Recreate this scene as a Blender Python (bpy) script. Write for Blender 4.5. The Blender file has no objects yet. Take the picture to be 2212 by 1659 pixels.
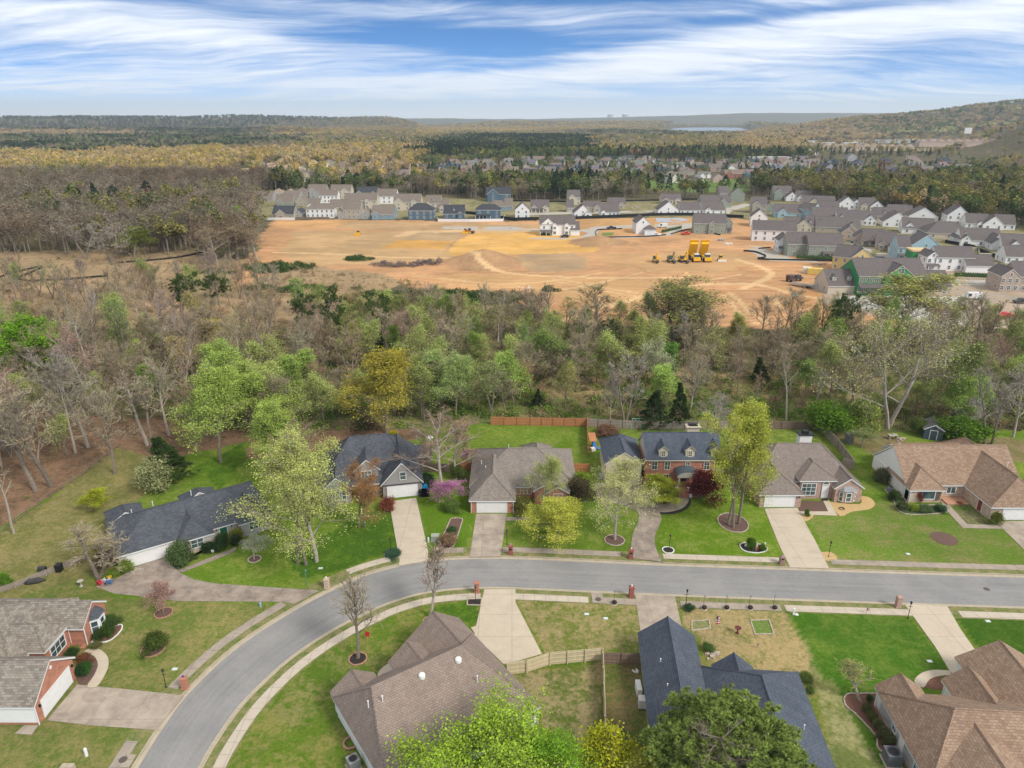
import bpy, math, random
import numpy as np
from mathutils import Vector, Matrix
PI = math.pi
rad = math.radians
scene = bpy.context.scene
# ------------------------------------------------------------ camera
FP = 1534.0; CXP = 1106.0; CYP = 829.5; HC = 60.0
TH = math.atan(571.5 / FP)
cam_d = bpy.data.cameras.new('camera'); cam = bpy.data.objects.new('camera', cam_d)
scene.collection.objects.link(cam); scene.camera = cam
cam.location = (0, 0, HC); cam.rotation_euler = (PI / 2 - TH, 0, 0)
cam_d.sensor_width = 36; cam_d.lens = 36 * FP / 2212.0
cam_d.clip_start = 1; cam_d.clip_end = 60000
# ------------------------------------------------------------ light
SUN_EL, SUN_AZ = 42.0, 128.0      # azimuth clockwise from +Y (view direction): behind and to the right
scene.view_settings.view_transform = 'Standard'
scene.view_settings.look = 'None'
scene.view_settings.gamma = 1
scene.view_settings.exposure = 0.88
sd = bpy.data.lights.new('sun', 'SUN'); so = bpy.data.objects.new('sun', sd)
scene.collection.objects.link(so)
sd.energy = 1.9; sd.angle = rad(16); sd.color = (1.0, 0.94, 0.85)
_e, _a = rad(SUN_EL), rad(SUN_AZ)
sdir = Vector((math.sin(_a) * math.cos(_e), math.cos(_a) * math.cos(_e), math.sin(_e)))
so.rotation_euler = sdir.to_track_quat('Z', 'Y').to_euler(); so.location = sdir * 200

# ------------------------------------------------------------ node helpers
class NT:
    def __init__(s, tree): s.t = tree; s.n = tree.nodes; s.l = tree.links
    def new(s, typ, **kw):
        n = s.n.new(typ)
        for k, v in kw.items(): setattr(n, k, v)
        return n
    def put(s, sock, v):
        if v is None: return
        if isinstance(v, bpy.types.NodeSocket): s.l.new(v, sock)
        else:
            if sock.type == 'RGBA' and len(v) == 3: v = (*v, 1)
            sock.default_value = v
    def math(s, op, a, b=None, c=None, clamp=False):
        n = s.new('ShaderNodeMath', operation=op, use_clamp=clamp)
        s.put(n.inputs[0], a); s.put(n.inputs[1], b); s.put(n.inputs[2], c)
        return n.outputs[0]
    def mix(s, f, a, b, mode='MIX'):
        n = s.new('ShaderNodeMix', data_type='RGBA', blend_type=mode)
        s.put(n.inputs[0], f); s.put(n.inputs[6], a); s.put(n.inputs[7], b)
        return n.outputs[2]
    def noise(s, vec, scale, detail=4, rough=.55, dist=0.):
        n = s.new('ShaderNodeTexNoise'); s.put(n.inputs['Vector'], vec)
        n.inputs['Scale'].default_value = scale; n.inputs['Detail'].default_value = detail
        n.inputs['Roughness'].default_value = rough; n.inputs['Distortion'].default_value = dist
        return n.outputs['Fac']
    def ramp(s, f, lo, hi, a=0., b=1.):
        n = s.new('ShaderNodeMapRange'); s.put(n.inputs[0], f)
        for i, v in enumerate((lo, hi, a, b)): n.inputs[i + 1].default_value = v
        return n.outputs[0]
    def mapping(s, vec, scale=(1, 1, 1), rot=(0, 0, 0), loc=(0, 0, 0)):
        n = s.new('ShaderNodeMapping'); s.put(n.inputs['Vector'], vec)
        n.inputs['Scale'].default_value = scale; n.inputs['Rotation'].default_value = rot
        n.inputs['Location'].default_value = loc
        return n.outputs[0]

# ------------------------------------------------------------ world: sky with thin cirrus
world = bpy.data.worlds.new('World'); scene.world = world; world.use_nodes = True
w = NT(world.node_tree)
for n in list(w.n): w.n.remove(n)
wo = w.new('ShaderNodeOutputWorld'); bg = w.new('ShaderNodeBackground')
tc = w.new('ShaderNodeTexCoord'); D = tc.outputs['Generated']
sky = w.new('ShaderNodeTexSky', sky_type='NISHITA'); sky.sun_disc = False
sky.sun_elevation = rad(SUN_EL); sky.sun_rotation = rad(SUN_AZ); sky.altitude = 300
sky.air_density = 1.0; sky.dust_density = 0.6; sky.ozone_density = 2.5
sep = w.new('ShaderNodeSeparateXYZ'); w.put(sep.inputs[0], D)
sx, sy, sz = sep.outputs
zc = w.math('MAXIMUM', sz, 0.0)
# look up a little higher: deep spring blue close above the horizon
cmb = w.new('ShaderNodeCombineXYZ'); w.put(cmb.inputs[0], sx); w.put(cmb.inputs[1], sy)
w.put(cmb.inputs[2], w.math('MULTIPLY_ADD', zc, 5.0, 0.03))
nv = w.new('ShaderNodeVectorMath', operation='NORMALIZE'); w.put(nv.inputs[0], cmb.outputs[0])
w.put(sky.inputs[0], nv.outputs[0])
# clouds on a high flat layer
den = w.math('ADD', zc, 0.13)
cp = w.new('ShaderNodeCombineXYZ')
w.put(cp.inputs[0], w.math('DIVIDE', sx, den)); w.put(cp.inputs[1], w.math('DIVIDE', sy, den))
cpv = cp.outputs[0]
warp = w.new('ShaderNodeTexNoise'); w.put(warp.inputs['Vector'], w.mapping(cpv, (.6, .6, 1)))
warp.inputs['Scale'].default_value = 1.0; warp.inputs['Detail'].default_value = 3
wv = w.new('ShaderNodeVectorMath', operation='MULTIPLY_ADD'); w.put(wv.inputs[0], warp.outputs['Color'])
wv.inputs[1].default_value = (1.1, 1.1, 0); w.put(wv.inputs[2], cpv)
n1 = w.noise(w.mapping(wv.outputs[0], (.55, 1.0, 1), (0, 0, rad(20))), 1.0, 7, .58, .1)
n2 = w.noise(w.mapping(wv.outputs[0], (1.0, 4.2, 1), (0, 0, rad(28))), 1.3, 8, .64, .15)
az = w.math('ARCTAN2', sx, sy)       # azimuth, 0 straight ahead
el = sz
def blob(a0, e0, ra, re, amp, tilt=0.):
    da = w.math('SUBTRACT', az, a0); de = w.math('SUBTRACT', el, e0)
    de = w.math('MULTIPLY_ADD', da, -tilt, de)
    q = w.math('ADD', w.math('POWER', w.math('ABSOLUTE', w.math('DIVIDE', da, ra)), 2),
               w.math('POWER', w.math('ABSOLUTE', w.math('DIVIDE', de, re)), 2))
    return w.math('MULTIPLY', w.math('POWER', 2.718, w.math('MULTIPLY', q, -1)), amp)
cov = w.math('ADD', w.math('MULTIPLY', n1, .62), w.math('MULTIPLY', n2, .38))
for b in ((-.12, .098, .20, .017, -.24, -.03), (.10, .090, .16, .010, -.10, .10), (-.04, .062, .16, .005, -.13, .05),
          (-.50, .142, .26, .018, -.26, 0), (-.02, .142, .34, .010, -.2, .0), (.35, .118, .12, .007, -.13, .06),
          (.60, .140, .2, .012, -.12, 0), (-.45, .10, .22, .022, .14, -.05), (.30, .085, .35, .022, .12, .12),
          (-.2, .045, .5, .016, .08, 0.02), (.5, .11, .2, .012, .10, .05)):
    cov = w.math('ADD', cov, blob(*b))
cov = w.ramp(cov, .30, .68)
cl = w.new('ShaderNodeMapRange', interpolation_type='SMOOTHSTEP'); w.put(cl.inputs[0], cov)
hz = w.new('ShaderNodeMapRange', interpolation_type='SMOOTHSTEP'); w.put(hz.inputs[0], el)
for i, v in enumerate((0.0, .062, 1., 0.)): hz.inputs[i + 1].default_value = v
covf = w.math('MAXIMUM', w.math('MULTIPLY', cl.outputs[0], .93), w.math('MULTIPLY', hz.outputs[0], .97))
up = w.ramp(el, .16, .5)
covf = w.math('MAXIMUM', covf, w.math('MULTIPLY', up, .85))  # unseen warm white cover above the view, added to warm the ambient light
ccol = w.mix(w.ramp(n2, .35, .65), (4.9, 5.3, 6.0), (6.3, 6.5, 6.8))
ccol = w.mix(hz.outputs[0], ccol, (6.4, 6.7, 7.1))
ccol = w.mix(up, ccol, (5.6, 5.35, 5.0))
skc = w.mix(1.0, sky.outputs[0], (.26, .84, 1.22), 'MULTIPLY')
fin = w.mix(covf, skc, ccol)
w.put(bg.inputs[0], fin); bg.inputs[1].default_value = 0.103
w.l.new(bg.outputs[0], wo.inputs[0])

# ------------------------------------------------------------ pixel -> ground (measuring the photo)
_s, _c = math.sin(TH), math.cos(TH)
def P(px, py, z=0.0):
    a = (px - CXP) / FP; b = (CYP - py) / FP
    t = (z - HC) / (-_s + b * _c)
    return (a * t, (_c + b * _s) * t)
def proj(x, y, z):
    dz = z - HC; f = y * _c - dz * _s; u = y * _s + dz * _c
    return (CXP + FP * x / f, CYP - FP * u / f)
_K = {1: (0, 1106, 3), 2: (737.3, 1106, 3), 3: (1474.7, 1106, 3), 4: (0, 737.3, 3), 5: (589.9, 811.1, 3.75), 6: (1106, 847.9, 3.75),
      7: (1622.1, 847.9, 3.75), 'a': (553, 383.4, 3.3333), 'b': (1106, 383.4, 4), 'c': (1622, 383.4, 3.75)}
def K(n, x, y):
    o = _K[n]; return (o[0] + x / o[2], o[1] + y / o[2])
def W(n, x, y, z=0.0): return P(*K(n, x, y), z)
def scale_at(py):                     # display pixels per metre for ground at that row
    x, y = P(CXP, py); return FP / (y * _c + HC * _s)
# ------------------------------------------------------------ object helpers
C = scene.collection
def tag(o, label=None, cat=None, group=None, kind=None):
    if label: o['label'] = label
    if cat: o['category'] = cat
    if group: o['group'] = group
    if kind: o['kind'] = kind
    return o
def empty(name, label, cat, loc=(0, 0, 0), rz=0., group=None):
    o = bpy.data.objects.new(name, None); C.objects.link(o)
    o.location = loc; o.rotation_euler = (0, 0, rz); o.empty_display_size = .3
    return tag(o, label, cat, group)
class MB:
    def __init__(s): s.v = []; s.f = []; s.m = []
    def face(s, pts, m=0):
        i = len(s.v); s.v += [tuple(p) for p in pts]; s.f.append(tuple(range(i, i + len(pts)))); s.m.append(m)
    def solid(s, vs, fs, m=0):
        i = len(s.v); s.v += [tuple(p) for p in vs]
        for f in fs: s.f.append(tuple(i + k for k in f)); s.m.append(m)
    def box(s, x0, y0, z0, x1, y1, z1, m=0, M=None):
        vs = [(x0, y0, z0), (x1, y0, z0), (x1, y1, z0), (x0, y1, z0), (x0, y0, z1), (x1, y0, z1), (x1, y1, z1), (x0, y1, z1)]
        if M is not None: vs = [tuple(M @ Vector(p)) for p in vs]
        s.solid(vs, [(0, 3, 2, 1), (4, 5, 6, 7), (0, 1, 5, 4), (1, 2, 6, 5), (2, 3, 7, 6), (3, 0, 4, 7)], m)
    def prism(s, poly, z0, z1, m=0, bottom=True):
        n = len(poly)
        a = sum(poly[i][0] * poly[(i + 1) % n][1] - poly[(i + 1) % n][0] * poly[i][1] for i in range(n))
        if a < 0: poly = poly[::-1]
        vs = [(p[0], p[1], z0) for p in poly] + [(p[0], p[1], z1) for p in poly]
        fs = [tuple(range(n, 2 * n))] + [(i, (i + 1) % n, n + (i + 1) % n, n + i) for i in range(n)]
        if bottom: fs.append(tuple(range(n - 1, -1, -1)))
        s.solid(vs, fs, m)
    def tube(s, pts, rs, n=6, m=0, cap=True):
        if not hasattr(rs, '__len__'): rs = [rs] * len(pts)
        i0 = len(s.v); pts = [Vector(p) for p in pts]
        for k, p in enumerate(pts):
            d = (pts[min(k + 1, len(pts) - 1)] - pts[max(k - 1, 0)])
            d = d.normalized() if d.length > 1e-9 else Vector((0, 0, 1))
            u = d.cross(Vector((0, 0, 1)) if abs(d.z) < .9 else Vector((1, 0, 0))).normalized(); v = d.cross(u)
            for j in range(n):
                t = 2 * PI * j / n; s.v.append(tuple(p + (u * math.cos(t) + v * math.sin(t)) * rs[k]))
        for k in range(len(pts) - 1):
            for j in range(n):
                a = i0 + k * n + j; b = i0 + k * n + (j + 1) % n
                s.f.append((a, a + n, b + n, b)); s.m.append(m)
        if cap:
            s.f.append(tuple(i0 + j for j in range(n))); s.m.append(m)
            e = i0 + (len(pts) - 1) * n
            s.f.append(tuple(e + j for j in range(n - 1, -1, -1))); s.m.append(m)
    def lathe(s, prof, n=10, m=0, o=(0, 0, 0)):
        s.tube([(o[0], o[1], o[2] + z) for r, z in prof], [max(r, .001) for r, z in prof], n, m)
    def build(s, name, mats, parent=None, smooth=False, loc=None, rz=0.):
        me = bpy.data.meshes.new(name); me.from_pydata(s.v, [], s.f)
        if not isinstance(mats, (list, tuple)): mats = [mats]
        for m in mats: me.materials.append(m)
        if len(mats) > 1: me.polygons.foreach_set('material_index', s.m)
        auto_uv(me)
        if smooth: me.polygons.foreach_set('use_smooth', [True] * len(me.polygons))
        me.update()
        o = bpy.data.objects.new(name, me); C.objects.link(o)
        if parent: o.parent = parent
        if loc: o.location = loc; o.rotation_euler = (0, 0, rz)
        return o
def auto_uv(me):                      # metric UVs: u along the horizontal, v up the slope of each face
    npol = len(me.polygons)
    if not npol: return
    nl = len(me.loops)
    co = np.empty(len(me.vertices) * 3, 'f'); me.vertices.foreach_get('co', co); co = co.reshape(-1, 3)
    nr = np.empty(npol * 3, 'f'); me.polygons.foreach_get('normal', nr); nr = nr.reshape(-1, 3)
    li = np.empty(nl, 'i'); me.loops.foreach_get('vertex_index', li)
    lt = np.empty(npol, 'i'); me.polygons.foreach_get('loop_total', lt)
    nn = np.repeat(nr, lt, axis=0); p = co[li]
    u = np.stack([-nn[:, 1], nn[:, 0], np.zeros(nl, 'f')], 1); L = np.linalg.norm(u, axis=1)
    flat = L < .02; L[flat] = 1; u /= L[:, None]; u[flat] = (1, 0, 0)
    v = np.cross(nn, u); v[flat] = (0, 1, 0)
    uv = np.stack([(p * u).sum(1), (p * v).sum(1)], 1).astype('f')
    me.uv_layers.new(name='UVMap').data.foreach_set('uv', uv.ravel())
def copy_obj(o, parent=None):
    c = o.copy(); C.objects.link(c)
    if parent: c.parent = parent
    return c
# ------------------------------------------------------------ materials
ORD = ['first', 'second', 'third', 'fourth', 'fifth', 'sixth', 'seventh', 'eighth', 'ninth', 'tenth', 'eleventh', 'twelfth', 'thirteenth', 'fourteenth', 'fifteenth', 'sixteenth', 'seventeenth', 'eighteenth', 'nineteenth', 'twentieth']
def ordw(i):
    return ORD[i] if i < 20 else str(i + 1) + ('th' if (i + 1) % 10 > 3 or (i + 1) % 10 == 0 or 10 < (i + 1) % 100 < 14 else ('st', 'nd', 'rd')[(i + 1) % 10 - 1])
MC = {}
def newmat(name):
    m = bpy.data.materials.new(name); m.use_nodes = True
    t = NT(m.node_tree); b = t.n['Principled BSDF']; b.inputs['Specular IOR Level'].default_value = .25
    return m, t, b
def bump(t, b, h, dist=.02, strength=.5):
    n = t.new('ShaderNodeBump'); n.inputs['Distance'].default_value = dist; n.inputs['Strength'].default_value = strength
    t.put(n.inputs['Height'], h); t.l.new(n.outputs[0], b.inputs['Normal'])
def obj_co(t): return t.new('ShaderNodeTexCoord').outputs['Object']
def world_co(t): return t.new('ShaderNodeNewGeometry').outputs['Position']
def uv_co(t): return t.new('ShaderNodeTexCoord').outputs['UV']
def plain(name, col, rough=.6, var=.12, scale=1.5, metal=0., spec=None):
    if name in MC: return MC[name]
    m, t, b = newmat(name)
    n = t.noise(world_co(t), scale, 6)
    c = t.mix(t.ramp(n, .3, .7), [x * (1 - var) for x in col], [min(1, x * (1 + var)) for x in col])
    t.put(b.inputs['Base Color'], c); b.inputs['Roughness'].default_value = rough; b.inputs['Metallic'].default_value = metal
    if spec is not None: b.inputs['Specular IOR Level'].default_value = spec
    MC[name] = m; return m
def shingle(name, c1, c2, c3=None, w_=.42, h_=.24, blot=.25):
    if name in MC: return MC[name]
    m, t, b = newmat(name); uv = uv_co(t)
    br = t.new('ShaderNodeTexBrick'); t.put(br.inputs['Vector'], uv); br.inputs['Scale'].default_value = 1
    br.inputs['Brick Width'].default_value = w_; br.inputs['Row Height'].default_value = h_
    br.inputs['Mortar Size'].default_value = .018; br.inputs['Mortar Smooth'].default_value = .3; br.inputs['Bias'].default_value = 0
    t.put(br.inputs['Color1'], c1); t.put(br.inputs['Color2'], c2); t.put(br.inputs['Mortar'], c3 or [x * .55 for x in c1])
    st = t.noise(t.mapping(uv, (1.1, .16, 1)), 1.0, 6, .6)
    big = t.noise(world_co(t), .35, 5)
    c = t.mix(t.math('MULTIPLY', t.ramp(big, .35, .65), blot), br.outputs[0], t.mix(1, br.outputs[0], (.62, .62, .62), 'MULTIPLY'))
    c = t.mix(t.math('MULTIPLY', t.ramp(st, .4, .75), blot * 1.2), c, t.mix(1, br.outputs[0], (1.35, 1.33, 1.3), 'MULTIPLY'))
    fine = t.noise(t.mapping(uv, (2.5, 6, 1)), 2.0, 3)
    c = t.mix(t.ramp(fine, .3, .7), t.mix(1, c, (.84, .84, .84), 'MULTIPLY'), t.mix(1, c, (1.14, 1.14, 1.14), 'MULTIPLY'))
    t.put(b.inputs['Base Color'], c); b.inputs['Roughness'].default_value = .9
    bump(t, b, br.outputs['Fac'], .02, .4)
    MC[name] = m; return m
def bricks(name, c1, c2, mortar):
    if name in MC: return MC[name]
    m, t, b = newmat(name); uv = uv_co(t)
    br = t.new('ShaderNodeTexBrick'); t.put(br.inputs['Vector'], uv); br.inputs['Scale'].default_value = 1
    br.inputs['Brick Width'].default_value = .22; br.inputs['Row Height'].default_value = .08
    br.inputs['Mortar Size'].default_value = .008
    t.put(br.inputs['Color1'], c1); t.put(br.inputs['Color2'], c2); t.put(br.inputs['Mortar'], mortar)
    n = t.noise(uv, 1.3, 6)
    c = t.mix(t.ramp(n, .3, .7), t.mix(1, br.outputs[0], (.78, .76, .76), 'MULTIPLY'), t.mix(1, br.outputs[0], (1.2, 1.16, 1.12), 'MULTIPLY'))
    t.put(b.inputs['Base Color'], c); b.inputs['Roughness'].default_value = .85
    MC[name] = m; return m
def siding(name, col, row=.2, rough=.6):
    if name in MC: return MC[name]
    m, t, b = newmat(name); uv = uv_co(t)
    s_ = t.new('ShaderNodeSeparateXYZ'); t.put(s_.inputs[0], uv)
    fr = t.math('FRACT', t.math('DIVIDE', s_.outputs[1], row))
    n = t.noise(t.mapping(uv, (.7, .25, 1)), 1.2, 6)
    c = t.mix(t.ramp(fr, 0, .18), [x * .72 for x in col], col)
    c = t.mix(t.math('MULTIPLY', t.ramp(n, .35, .75), .3), c, t.mix(1, c, (.82, .8, .77), 'MULTIPLY'))
    t.put(b.inputs['Base Color'], c); b.inputs['Roughness'].default_value = rough
    bump(t, b, fr, .02, .5)
    MC[name] = m; return m
def concrete(name, c1, c2, stain=.5, joint=3.0, rot=0.):
    m, t, b = newmat(name); p = world_co(t)
    n = t.noise(p, .55, 9, .68, .4); n2 = t.noise(p, 5, 6, .7)
    c = t.mix(t.ramp(n, .38, .66), c1, c2)
    c = t.mix(t.math('MULTIPLY', t.ramp(n2, .4, .7), .35), c, t.mix(1, c, (.78, .76, .74), 'MULTIPLY'))
    if joint:
        br = t.new('ShaderNodeTexBrick'); t.put(br.inputs['Vector'], t.mapping(uv_co(t), (1, 1, 1), (0, 0, rot)))
        br.inputs['Scale'].default_value = 1; br.offset = 0
        br.inputs['Brick Width'].default_value = joint; br.inputs['Row Height'].default_value = joint
        br.inputs['Mortar Size'].default_value = .03; br.inputs['Mortar Smooth'].default_value = .2
        c = t.mix(t.math('MULTIPLY', br.outputs['Fac'], .5), c, (.12, .10, .08))
    t.put(b.inputs['Base Color'], c); b.inputs['Roughness'].default_value = .9
    return m
def leafmat(name, inst=False, var=.38, trans=.25):
    m, t, b = newmat(name)
    if inst:
        a = t.new('ShaderNodeAttribute', attribute_type='INSTANCER', attribute_name='tint'); col = a.outputs['Color']
    else:
        col = t.new('ShaderNodeObjectInfo').outputs['Color']
    r = t.new('ShaderNodeNewGeometry').outputs['Random Per Island']
    if trans: cn = t.ramp(t.noise(world_co(t), .55 if not inst else .12, 3, .6), .35, .65, .78, 1.22); cc_ = t.new('ShaderNodeCombineColor'); [t.put(cc_.inputs[i], cn) for i in range(3)]; col = t.mix(1, col, cc_.outputs[0], 'MULTIPLY')
    c = t.mix(r, t.mix(1, col, (1 - var, 1 - var, 1 - var), 'MULTIPLY'), t.mix(1, col, (1 + var, 1 + var, 1 + var * .6), 'MULTIPLY'))
    df = t.new('ShaderNodeBsdfDiffuse'); t.put(df.inputs[0], c)
    if trans:
        tr = t.new('ShaderNodeBsdfTranslucent'); t.put(tr.inputs[0], c)
        mx = t.new('ShaderNodeMixShader'); mx.inputs[0].default_value = trans
        t.l.new(df.outputs[0], mx.inputs[1]); t.l.new(tr.outputs[0], mx.inputs[2]); o = mx.outputs[0]
    else: o = df.outputs[0]
    t.n.remove(b); t.l.new(o, t.n['Material Output'].inputs[0])
    return m
LEAF = leafmat('foliage'); LEAFI = leafmat('far_foliage', True, .3, .15)
TWIG = leafmat('twigs', False, .25, 0)
BARK = plain('bark', (.20, .165, .13), .9, .3, 4)
BARKP = plain('pale_bark', (.36, .32, .27), .9, .25, 4)
WHITE = plain('white_paint', (.72, .72, .71), .5, .05)
CREAM = plain('cream_trim', (.62, .57, .46), .5, .06)
DARKM = plain('dark_metal', (.02, .02, .022), .45, .1)
GREYM = plain('grey_metal', (.35, .36, .37), .4, .1, metal=.5)
GLASS, _t, _b = newmat('window_glass')
_n = _t.noise(world_co(_t), .9, 2)
_t.put(_b.inputs['Base Color'], _t.mix(_t.ramp(_n, .35, .65), (.025, .05, .055), (.09, .14, .14)))
_b.inputs['Roughness'].default_value = .08; _b.inputs['Specular IOR Level'].default_value = .7
R_GREY = shingle('shingles_weathered_grey', (.20, .175, .155), (.27, .235, .205), blot=.3)
R_BROWN = shingle('shingles_brown', (.235, .185, .155), (.285, .228, .195), blot=.35)
R_TAUPE = shingle('shingles_taupe', (.20, .165, .145), (.25, .21, .185), blot=.25)
R_TAN = shingle('shingles_tan', (.245, .165, .115), (.335, .245, .175), (.18, .11, .075), .46, .27, blot=.3)
R_BLACK = shingle('shingles_black', (.066, .075, .092), (.105, .114, .132), blot=.45)
R_NAVY = shingle('shingles_slate_blue', (.070, .088, .118), (.098, .116, .148), blot=.45)
R_H1 = shingle('shingles_mottled_grey', (.17, .15, .13), (.30, .27, .225), (.13, .11, .095), .5, .26, blot=.3)
B_RED = bricks('red_brick', (.38, .14, .085), (.46, .18, .115), (.42, .30, .24))
B_PINK = bricks('pinkish_brick', (.36, .23, .19), (.45, .30, .25), (.45, .38, .33))
B_BUFF = bricks('buff_brick', (.46, .35, .26), (.55, .44, .34), (.50, .43, .35))
B_STONE = bricks('grey_stone', (.22, .20, .185), (.34, .31, .285), (.18, .16, .15))
S_WHITE = siding('white_siding', (.80, .80, .79)); S_CREAM = siding('cream_siding', (.60, .53, .40))
S_GREY = siding('grey_siding', (.34, .33, .315)); S_PEACH = siding('offwhite_stucco', (.68, .62, .56), 40)
# ------------------------------------------------------------ numpy noise
def vnoise(x, y, seed=0):
    xi = np.floor(x).astype(np.int64); yi = np.floor(y).astype(np.int64); xf = x - xi; yf = y - yi
    def h(a, b):
        n = (a * 374761393 + b * 668265263 + seed * 1442695) & 0x7fffffff
        n = ((n ^ (n >> 13)) * 1274126177) & 0x7fffffff
        return ((n ^ (n >> 16)) & 0xffff) / 65535.0
    u = xf * xf * (3 - 2 * xf); v = yf * yf * (3 - 2 * yf)
    return (h(xi, yi) * (1 - u) + h(xi + 1, yi) * u) * (1 - v) + (h(xi, yi + 1) * (1 - u) + h(xi + 1, yi + 1) * u) * v
def fbm(x, y, seed=0, o=4):
    r = 0.; a = .5
    for i in range(o): r = r + a * vnoise(x * 2 ** i, y * 2 ** i, seed + i); a *= .5
    return r / (1 - .5 ** o)
def inpoly(x, y, poly):
    r = np.zeros(np.shape(x), bool); n = len(poly)
    for i in range(n):
        x0, y0 = poly[i]; x1, y1 = poly[(i + 1) % n]
        if y0 == y1: continue
        c = ((y0 > y) != (y1 > y)) & (x < (x1 - x0) * (y - y0) / (y1 - y0) + x0)
        r ^= c
    return r
def smooth(pts, k=6):                 # Catmull-Rom
    out = []; n = len(pts)
    for i in range(n - 1):
        p0 = pts[max(i - 1, 0)]; p1 = pts[i]; p2 = pts[i + 1]; p3 = pts[min(i + 2, n - 1)]
        for j in range(k):
            t = j / k
            out.append(tuple(.5 * (2 * p1[d] + (p2[d] - p0[d]) * t + (2 * p0[d] - 5 * p1[d] + 4 * p2[d] - p3[d]) * t * t
                             + (3 * p1[d] - p0[d] - 3 * p2[d] + p3[d]) * t ** 3) for d in (0, 1)))
    out.append(tuple(pts[-1])); return out
def offset(pts, d):                   # to the left of travel
    out = []; n = len(pts)
    for i in range(n):
        a = pts[max(i - 1, 0)]; b = pts[min(i + 1, n - 1)]
        dx, dy = b[0] - a[0], b[1] - a[1]; L = math.hypot(dx, dy) or 1
        out.append((pts[i][0] - dy / L * d, pts[i][1] + dx / L * d))
    return out
# ------------------------------------------------------------ ground
OUTER = [(-37.9, 35), (-37.7, 46), (-37.6, 53), (-37.4, 57.2), (-36.8, 62), (-35.0, 67.4), (-32.9, 71.5), (-30.1, 75.4), (-27.2, 78.9), (-24.0, 82.0), (-20.9, 84.6),
         (-16.1, 87.0), (-10.9, 88.3), (-6.1, 88.8), (-.1, 88.8), (7.7, 88.3), (17.7, 87.5), (24.6, 87.0), (39.8, 86.1), (57, 85.1), (72.1, 84.3), (105, 82.5)]
INNER = [(-30.6, 35), (-30.5, 46), (-30.5, 52.6), (-30.2, 56), (-29.4, 60.1), (-28.1, 63.6), (-26.3, 67.2), (-24.0, 70.5), (-21.5, 73.3), (-19.4, 75.2), (-16.4, 77.6), (-12.6, 79.6),
         (-8.5, 80.6), (-4.3, 81), (.5, 80.9), (10.3, 80.2), (22.9, 79.3), (35.9, 78.5), (51.8, 77.6), (67, 76.8), (105, 74.7)]
OUTER = smooth(OUTER, 5); INNER = smooth(INNER, 5)
LAKE = [P(x, y) for x, y in ((1440, 280.5), (1500, 283), (1580, 283), (1630, 280), (1600, 275.5), (1530, 274.5), (1455, 275.5))]
def height(x, y):
    r = np.hypot(x, y); a = np.arctan2(x, y)
    z = np.zeros_like(r)
    S = lambda v, lo, hi: np.clip((v - lo) / (hi - lo), 0, 1) ** 2 * (3 - 2 * np.clip((v - lo) / (hi - lo), 0, 1))
    n = fbm(x / 420., y / 420., 7)
    # near green ridge at the right, rising out of the frame
    z += 118 * S(a, .50, .72) * S(r, 1150, 1900) * (1 - .5 * S(r, 2300, 3200)) * (.85 + .3 * n)
    z += 40 * S(a, .56, .66) * S(r, 900, 1250) * (1 - S(r, 1500, 2000)) * n
    # long dark ridge behind it
    z += (40 + 62 * S(a, .32, .6)) * S(a, .30, .42) * np.exp(-((r - 3700) / 520.) ** 2) * (.85 + .3 * n)
    # rolling hills far left
    z += 66 * np.exp(-((r - 5200) / 600.) ** 2) * (1 - S(a, -.16, -.10)) * (.62 + .5 * fbm(x / 900., y / 900., 3)) * 1.08
    z += 30 * np.exp(-((r - 3300) / 420.) ** 2) * (1 - S(a, -.35, -.1)) * fbm(x / 700., y / 700., 13)
    z += 34 * np.exp(-((r - 5600) / 500.) ** 2) * S(a, -.12, .0) * (1 - S(a, .30, .42)) * (.7 + .6 * fbm(x / 1200., y / 1200., 23))
    z += (75 + 60 * S(a, .1, .35)) * np.exp(-((r - 11500) / 1500.) ** 2) * (.55 + .9 * fbm(x / 2600., y / 2600., 5))
    z += 14 * S(r, 900, 1600) * (fbm(x / 300., y / 300., 9) - .5) * 1.2
    # spoil heaps on the building site
    for px, py, rx, ry, h in ((1050, 566, 15, 13, 5.2), (1000, 572, 14, 9, 2.2), (1292, 525, 17, 11, 3.4), (1250, 666, 18, 8, 2.6), (775, 522, 9, 6, .8), (1700, 650, 16, 8, 1.0)):
        cx, cy = P(px, py); q = ((x - cx) / rx) ** 2 + ((y - cy) / ry) ** 2
        z += h * np.exp(-q * 1.6) * (.85 + .3 * fbm(x / 3., y / 3., 17))
    # small roughness in the wood and on bare soil
    z += np.where((y > 128) & (r < 900), .35 * (fbm(x / 6., y / 6., 31) - .5), 0)
    lk = inpoly(x, y, LAKE); z = np.where(lk, -4, z)
    return z
def hz1(x, y): return float(height(np.array([float(x)]), np.array([float(y)]))[0])
G = (.10, .175, .018); G2 = (.175, .225, .045); GD = (.055, .12, .014); TAN = (.34, .27, .15); DRY = (.24, .21, .09)
LIT = (.25, .155, .10); LITD = (.15, .10, .065); STRAW = (.34, .25, .15)
def dp(*pts): return [P(x, y) for x, y in pts]
def kp(n, *pts): return [W(n, x, y) for x, y in pts]
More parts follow.
